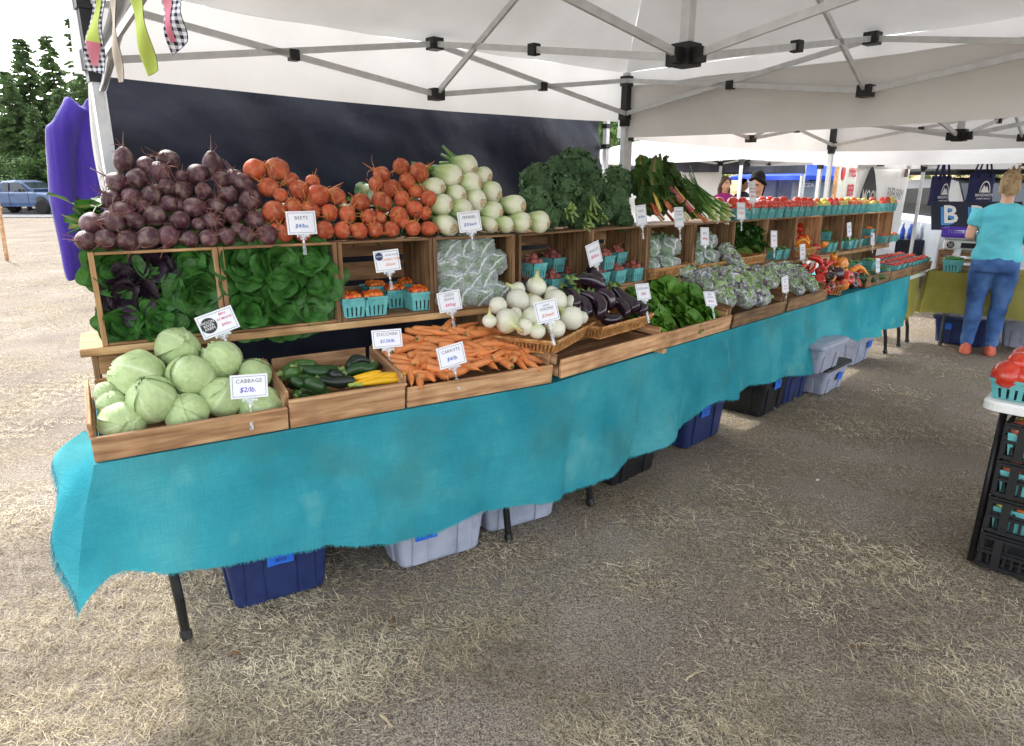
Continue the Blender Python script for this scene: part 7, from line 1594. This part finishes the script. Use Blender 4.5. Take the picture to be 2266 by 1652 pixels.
def pickup():
    P_ = onz(60, 472, 0) * 1.0; P_ = Vector((*at_px(52, 38), .0)); t = thing('pickup_truck', 'slate blue pickup truck parked on the road under the conifers', 'truck', T3(P_.x, P_.y, P_.z) @ RZ(-9))
    PAINT = pm('slate_blue_paint', [S(58, 80, 116), S(70, 94, 132)], 3, .3, metal=.35, coat=.6)
    section_body(t, 'body', PAINT, [(-2.6, sec(.86, .45, 1.12)), (-2.5, sec(.9, .42, 1.15)), (-.8, sec(.92, .40, 1.17)), (1.3, sec(.92, .40, 1.16)), (2.2, sec(.9, .42, 1.08)), (2.65, sec(.82, .46, .92))])
    section_body(t, 'cab', PAINT, [(-.85, sec(.84, 1.12, 1.25)), (-.7, sec(.74, 1.12, 1.72, .12)), (.15, sec(.74, 1.12, 1.77, .12)), (.55, sec(.73, 1.12, 1.70, .12)), (1.35, sec(.84, 1.10, 1.18))])
    for s_ in (-1, 1):
        for x0, x1, x2, x3 in ((-.62, -.18, -.18, -.55), (-.08, .98, .5, -.08)): mb = MB(); y = s_ * .80; mb.add([(x0, s_ * .865, 1.20), (x1, s_ * .865, 1.20), (x2, s_ * .775, 1.64), (x3, s_ * .775, 1.64)], [(0, 1, 2, 3)]); mb.build('side_window', GLASS, t)
        MB().box((.62, s_ * .99, 1.24), (.12, .12, .16), ch=.02).build('mirror', BLK, t); MB().box((-.13, s_ * .945, .80), (.012, .01, .64)).build('door_seam', BLK, t); MB().box((1.02, s_ * .945, .80), (.012, .01, .64)).build('door_seam', BLK, t); MB().box((.02, s_ * .95, .99), (.17, .03, .04)).build('door_handle', PAINT, t); MB().box((2.55, s_ * .72, .86), (.16, .2, .16), ch=.02).build('headlight', LAMP, t)
        for x in (-1.7, 1.75):
            mb = MB(); mb.lathe([(.001, -.02), (.44, -.02), (.44, .02), (.001, .02)], 20); mb.build('wheel_arch', BLK, t, True, T3(x, s_ * .915, .5) @ RX(90)); wheel(t, x, s_ * .86, .38, .26)
    MB().box((2.68, 0, .58), (.1, 1.7, .2), ch=.03).build('bumper', CHR, t); MB().box((-2.64, 0, .58), (.1, 1.7, .18), ch=.03).build('bumper', CHR, t); mb = MB(); mb.add([(.64, -.66, 1.64), (.64, .66, 1.64), (1.28, .76, 1.19), (1.28, -.76, 1.19)], [(0, 1, 2, 3)]); mb.build('windscreen', GLASS, t, False, T3(.02, 0, .012))
pickup()
def van():
    cx = 6.85; t = thing('delivery_van', 'silver van parked nose-on behind the olive table', 'van', T3(cx, 9.3, 0) @ RZ(-98))
    PV = pm('silver_paint', [S(168, 176, 186), S(186, 192, 200)], 3, .3, metal=.3, coat=.5)
    section_body(t, 'body', PV, [(-3.6, sec(.86, .40, 1.1)), (-3.4, sec(.9, .34, 1.15)), (-.3, sec(.9, .34, 1.12)), (.75, sec(.88, .34, 1.02)), (1.0, sec(.80, .38, .88))])
    section_body(t, 'cabin', BLK, [(-3.5, sec(.84, 1.1, 1.3)), (-3.2, sec(.76, 1.1, 1.62, .14)), (-1.0, sec(.76, 1.1, 1.68, .14)), (-.6, sec(.75, 1.1, 1.62, .14)), (.1, sec(.82, 1.06, 1.14))])
    mb = MB(); mb.add([(-.50, -.64, 1.58), (-.50, .64, 1.58), (.09, .74, 1.15), (.09, -.74, 1.15)], [(0, 1, 2, 3)]); mb.build('windscreen', GLASS, t, False, T3(.03, 0, .02))
    for y in (-.3, .3): MB().bar((.10, y, 1.17), (-.25, y + .22, 1.44), .015).build('wiper', BLK, t)
    for s_ in (-1, 1):
        MB().box((.93, s_ * .62, .80), (.14, .28, .18), ch=.03).build('headlight', LAMP, t); MB().box((-.10, s_ * 1.0, 1.15), (.14, .18, .18), ch=.04).build('mirror', PV, t)
        for x in (-2.8, .25): wheel(t, x, s_ * .80, .33)
    MB().box((1.02, 0, .78), (.05, .8, .16), ch=.02).build('grille', BLK, t); MB().box((1.05, 0, .50), (.12, 1.66, .22), ch=.04).build('bumper', PV, t); MB().box((1.12, 0, .52), (.01, .34, .12)).build('number_plate', CARD, t)
    MB().box((-1.6, 0, 1.82), (2.0, 1.3, .18), ch=.05).build('roof_box', BLK, t)
    P0 = ondist(2062, 452, 8.15); NAVB = pm('navy_sign_board', [S(22, 26, 44), S(32, 38, 60)], 4, .5); SKYB = ink('ink_sky_blue', 70, 150, 220)
    b = thing('bread_sign', 'dark board with big white and blue block letters BRE leaning on the van', 'sign', T3(P0.x, P0.y, P0.z) @ RZ(-8) @ RX(-22)); MB().box((.48, 0, -.14), (.98, .02, .34), ch=.005).build('panel', NAVB, b)
    for i, c_ in enumerate('BRE'):
        lettering(b, c_, T3(.19 + .30 * i - .03, -.012, -.16) @ RX(90), .30, SKYB, .025); lettering(b, c_, T3(.19 + .30 * i, -.018, -.14) @ RX(90), .30, INK['w'], .015)
van()
def parked_car(x, fwd, z, label, col, yaw):
    P_ = at_px(x, fwd); t = thing('parked_car', label, 'car', T3(P_[0], P_[1], z) @ RZ(yaw)); PC_ = pm(label[:12].replace(' ', '_') + '_paint', [col], 3, .3, coat=.5)
    section_body(t, 'body', PC_, [(-2.1, sec(.78, .35, .8)), (-1.9, sec(.84, .3, .92)), (1.2, sec(.84, .3, .92)), (2.1, sec(.76, .34, .72))]); section_body(t, 'cabin', GLASS, [(-1.6, sec(.76, .9, .96)), (-1.0, sec(.66, .9, 1.40, .1)), (.2, sec(.66, .9, 1.42, .1)), (1.0, sec(.76, .9, .96))]); section_body(t, 'roof', PC_, [(-1.05, sec(.62, 1.36, 1.43, .03)), (.25, sec(.62, 1.38, 1.45, .03))])
    for s_ in (-1, 1):
        for xx in (-1.3, 1.3): wheel(t, xx, s_ * .76, .31)
parked_car(1735, 34, .55, 'pale blue car parked on the bank above the food stand', S(160, 180, 196), 12)

# ================================================================== road, bank, trees, house
rd = MB(); rd.grid(lambda u, v: (-160 + 150 * u, 33.5 + 9.5 * v - 10 * u * 0, .004 + .02), 30, 2); r_ = rd.build('road', pm('asphalt', [S(96, 96, 98), S(120, 120, 120)], 4, .9, bump=.2)); r_['kind'] = 'structure'; tag(r_, 'grey asphalt road under the trees', 'road')
hl = MB(); hl.grid(lambda u, v: (3 + 60 * u, 15 + 45 * v, -.3 + 3.4 * max(0, min(1, (v - .06) * 1.9)) * (.35 + .65 * min(1, u * 3.2)) + .3 * noise3(Vector((u * 6, v * 6, 0)))), 40, 30)
bk = hl.build('bank', pm('dry_bank_grass', [S(120, 112, 66), S(168, 150, 104), S(190, 172, 128)], .8, .95, bump=.8, bscale=8), None, True); bk['kind'] = 'structure'; tag(bk, 'dry grassy bank rising behind the stalls', 'bank')
NEED = pm('conifer_needles', [S(62, 84, 56), S(90, 114, 70), S(116, 138, 84)], 3, .7, island=.35, transl=.25); BRKM = pm('tree_bark', [S(62, 50, 42), S(90, 76, 62)], 10, .9, bump=.6, stretch=(1, 1, .2)); LEAFM = [pm('broadleaf_%d' % i, [a, b], 2, .6, island=.35, transl=.25) for i, (a, b) in enumerate(((S(72, 104, 50), S(112, 140, 70)), (S(60, 90, 48), S(94, 122, 62))))]
def conifer_mesh(seed, h, r, dens=1.0):
    rr = random.Random(seed); mb = MB(); tr = MB(); tr.tube([(0, 0, 0), (.1, 0, h * .5), (0, 0, h)], [h * .018, h * .011, .02], 8)
    nl = int(h * 5)
    for i in range(nl):
        f = i / nl; z = h * (.10 + .89 * f); R_ = r * (1 - f) ** .75 * rr.uniform(.55, 1.12) + .12
        for j in range(int((6 - 2.2 * f) * dens)):
            a = rr.random() * 6.28; d = Vector((math.cos(a), math.sin(a), 0)); L_ = R_ * rr.uniform(.6, 1.1); dr = rr.uniform(.1, .34); k = max(4, int(L_ / .13))
            tr.tube([(0, 0, z), d * L_ * .5 + Vector((0, 0, z + .05 * L_)), d * L_ + Vector((0, 0, z - dr * L_))], [.02, .012, .004], 3, cap=False)
            for m in range(k):
                t_ = (m + 1) / k; c_ = d * L_ * t_ + Vector((0, 0, z + .1 * L_ * t_ - (dr + .1) * L_ * t_ * t_)); s_ = d.cross(Vector((0, 0, 1)))
                for sd in (-1, 1):
                    w_ = (.16 + .26 * L_ * (1 - t_ * .7) * .5) * rr.uniform(.6, 1.2); e = c_ + s_ * sd * w_ + d * w_ * .5 + Vector((0, 0, -w_ * rr.uniform(.1, .6))); q = Vector((rr.gauss(0, .03), rr.gauss(0, .03), .07)) + d * .09
                    mb.add([c_ - q, c_ + q, e + q * .4, e - q * .4], [(0, 1, 2, 3)])
    return mb.mesh('crown', NEED), tr.mesh('trunk', BRKM, True)
def broad_mesh(seed, h, r, m, n=5200, ls=.10):
    rr = random.Random(seed); mb = MB(); tr = MB(); tr.tube([(0, 0, 0), (.1, .05, h * .35), (0, 0, h * .75)], [h * .025, h * .018, .03], 8); cl = []
    for i in range(26):
        a = rr.random() * 6.28; zz = rr.uniform(.3, .95); q = r * rr.random() ** .6 * (1.1 - .6 * abs(zz - .5)); c_ = Vector((q * math.cos(a), q * math.sin(a), h * zz)); cl.append((c_, rr.uniform(.14, .34) * r)); tr.tube([(0, 0, h * zz * .55), c_ * .6 + Vector((0, 0, h * zz * .3)), c_], [.05, .03, .012], 4, cap=False)
    for i in range(n):
        c_, R_ = cl[rr.randrange(26)]; d = Vector((rr.gauss(0, 1), rr.gauss(0, 1), rr.gauss(0, .8))).normalized(); p = c_ + d * R_ * rr.uniform(.5, 1.1); u = Vector((rr.gauss(0, 1), rr.gauss(0, 1), rr.gauss(0, .6))).normalized() * ls * rr.uniform(.6, 1.4); v = u.cross(d).normalized() * ls * .5
        mb.add([p - u, p - v, p + u, p + v], [(0, 1, 2, 3)])
    return mb.mesh('crown', m), tr.mesh('trunk', BRKM, True)
def tree(name, me, x, y, z, sc, rot, label, grp):
    t = thing(name, label, 'tree', T3(x, y, z) @ RZ(rot) @ SCL(sc), grp); obj('crown', me[0], t); obj('trunk', me[1], t)
CM = [conifer_mesh(1, 9.0, 1.8, 1.3), conifer_mesh(2, 8.0, 2.3, 1.5), conifer_mesh(3, 10.5, 1.6, .8)]
for i, (x, ytop, fwd, k, lab) in enumerate(((155, 24, 50, 2, 'tall sparse conifer standing clear against the white sky'), (42, 76, 46, 1, 'broad dark conifer beyond the truck with feathered top'), (100, 68, 48, 0, 'slim conifer between the broad ones behind the truck'), (185, 120, 46, 1, 'dense conifer half hidden by the purple hoodies'), (8, 150, 44, 1, 'bushy conifer at the edge of the road behind the truck bed'), (-60, 90, 47, 0, 'conifer rising beyond the wooden stake'), (125, 190, 43, 1, 'low full conifer right behind the truck cab'), (70, 230, 42, 1, 'low dark conifer right behind the truck doors'))):
    P_ = ondist(x, ytop, fwd); h0 = (9.0, 8.0, 10.5)[k]; tree('conifer_tree', CM[k], P_.x, P_.y, 0, P_.z / h0, i * 50, lab, None)
BM = [broad_mesh(5, 6, 2.4, LEAFM[0]), broad_mesh(6, 5, 2.6, LEAFM[1])]
for i, (x, ytop, fwd) in enumerate(((1345, 240, 16), (1420, 300, 24), (1330, 270, 22), (1500, 310, 30), (1590, 318, 34), (1690, 325, 38), (1800, 325, 36), (1900, 330, 34), (2000, 322, 30), (2100, 330, 32), (2220, 320, 30), (2330, 310, 30), (-40, 330, 41), (40, 335, 41), (110, 330, 41), (190, 330, 41), (260, 300, 40), (350, 290, 42), (1250, 260, 26), (1390, 330, 40), (1470, 335, 42), (-120, 300, 41))):
    P_ = ondist(x, ytop, fwd); k = i % 2; zb = 0 if x < 1500 else 1.2; tree('leafy_tree' if i < 12 or i > 16 else 'roadside_bush', BM[k], P_.x, P_.y, zb, (P_.z - zb) / ((6, 5)[k] * 1.02), i * 77, 'green leafy tree in the line beyond the market stalls' if x > 1200 else 'dark green bush in the roadside hedge behind the truck', 'trees beyond the stalls' if x > 1200 else 'roadside bushes')
def house():
    P_ = ondist(70, 330, 60); t = thing('house', 'low house with a grey shingle roof behind the conifers', 'house', T3(P_.x - 6, P_.y, 0)); rf = pm('grey_shingles', [S(128, 124, 120), S(150, 146, 140)], 6, .9, bump=.4)
    MB().box((0, 3, 2.0), (16, 6, 4.0)).build('wall', pm('dark_siding', [S(70, 64, 58), S(86, 80, 74)], 4, .8), t); mb = MB(); mb.add([(-8.6, -.6, 4.0), (8.6, -.6, 4.0), (8.6, 3, 6.2), (-8.6, 3, 6.2), (-8.6, 6.6, 4.0), (8.6, 6.6, 4.0), (-8.6, -.6, 3.85), (8.6, -.6, 3.85)], [(0, 1, 2, 3), (3, 2, 5, 4), (6, 7, 1, 0)]); mb.build('roof', rf, t)
    for x in (-5, -1, 3): MB().box((x, -.03, 2.3), (1.6, .06, 1.1)).build('window', GLASS, t)
house()
make_straw()
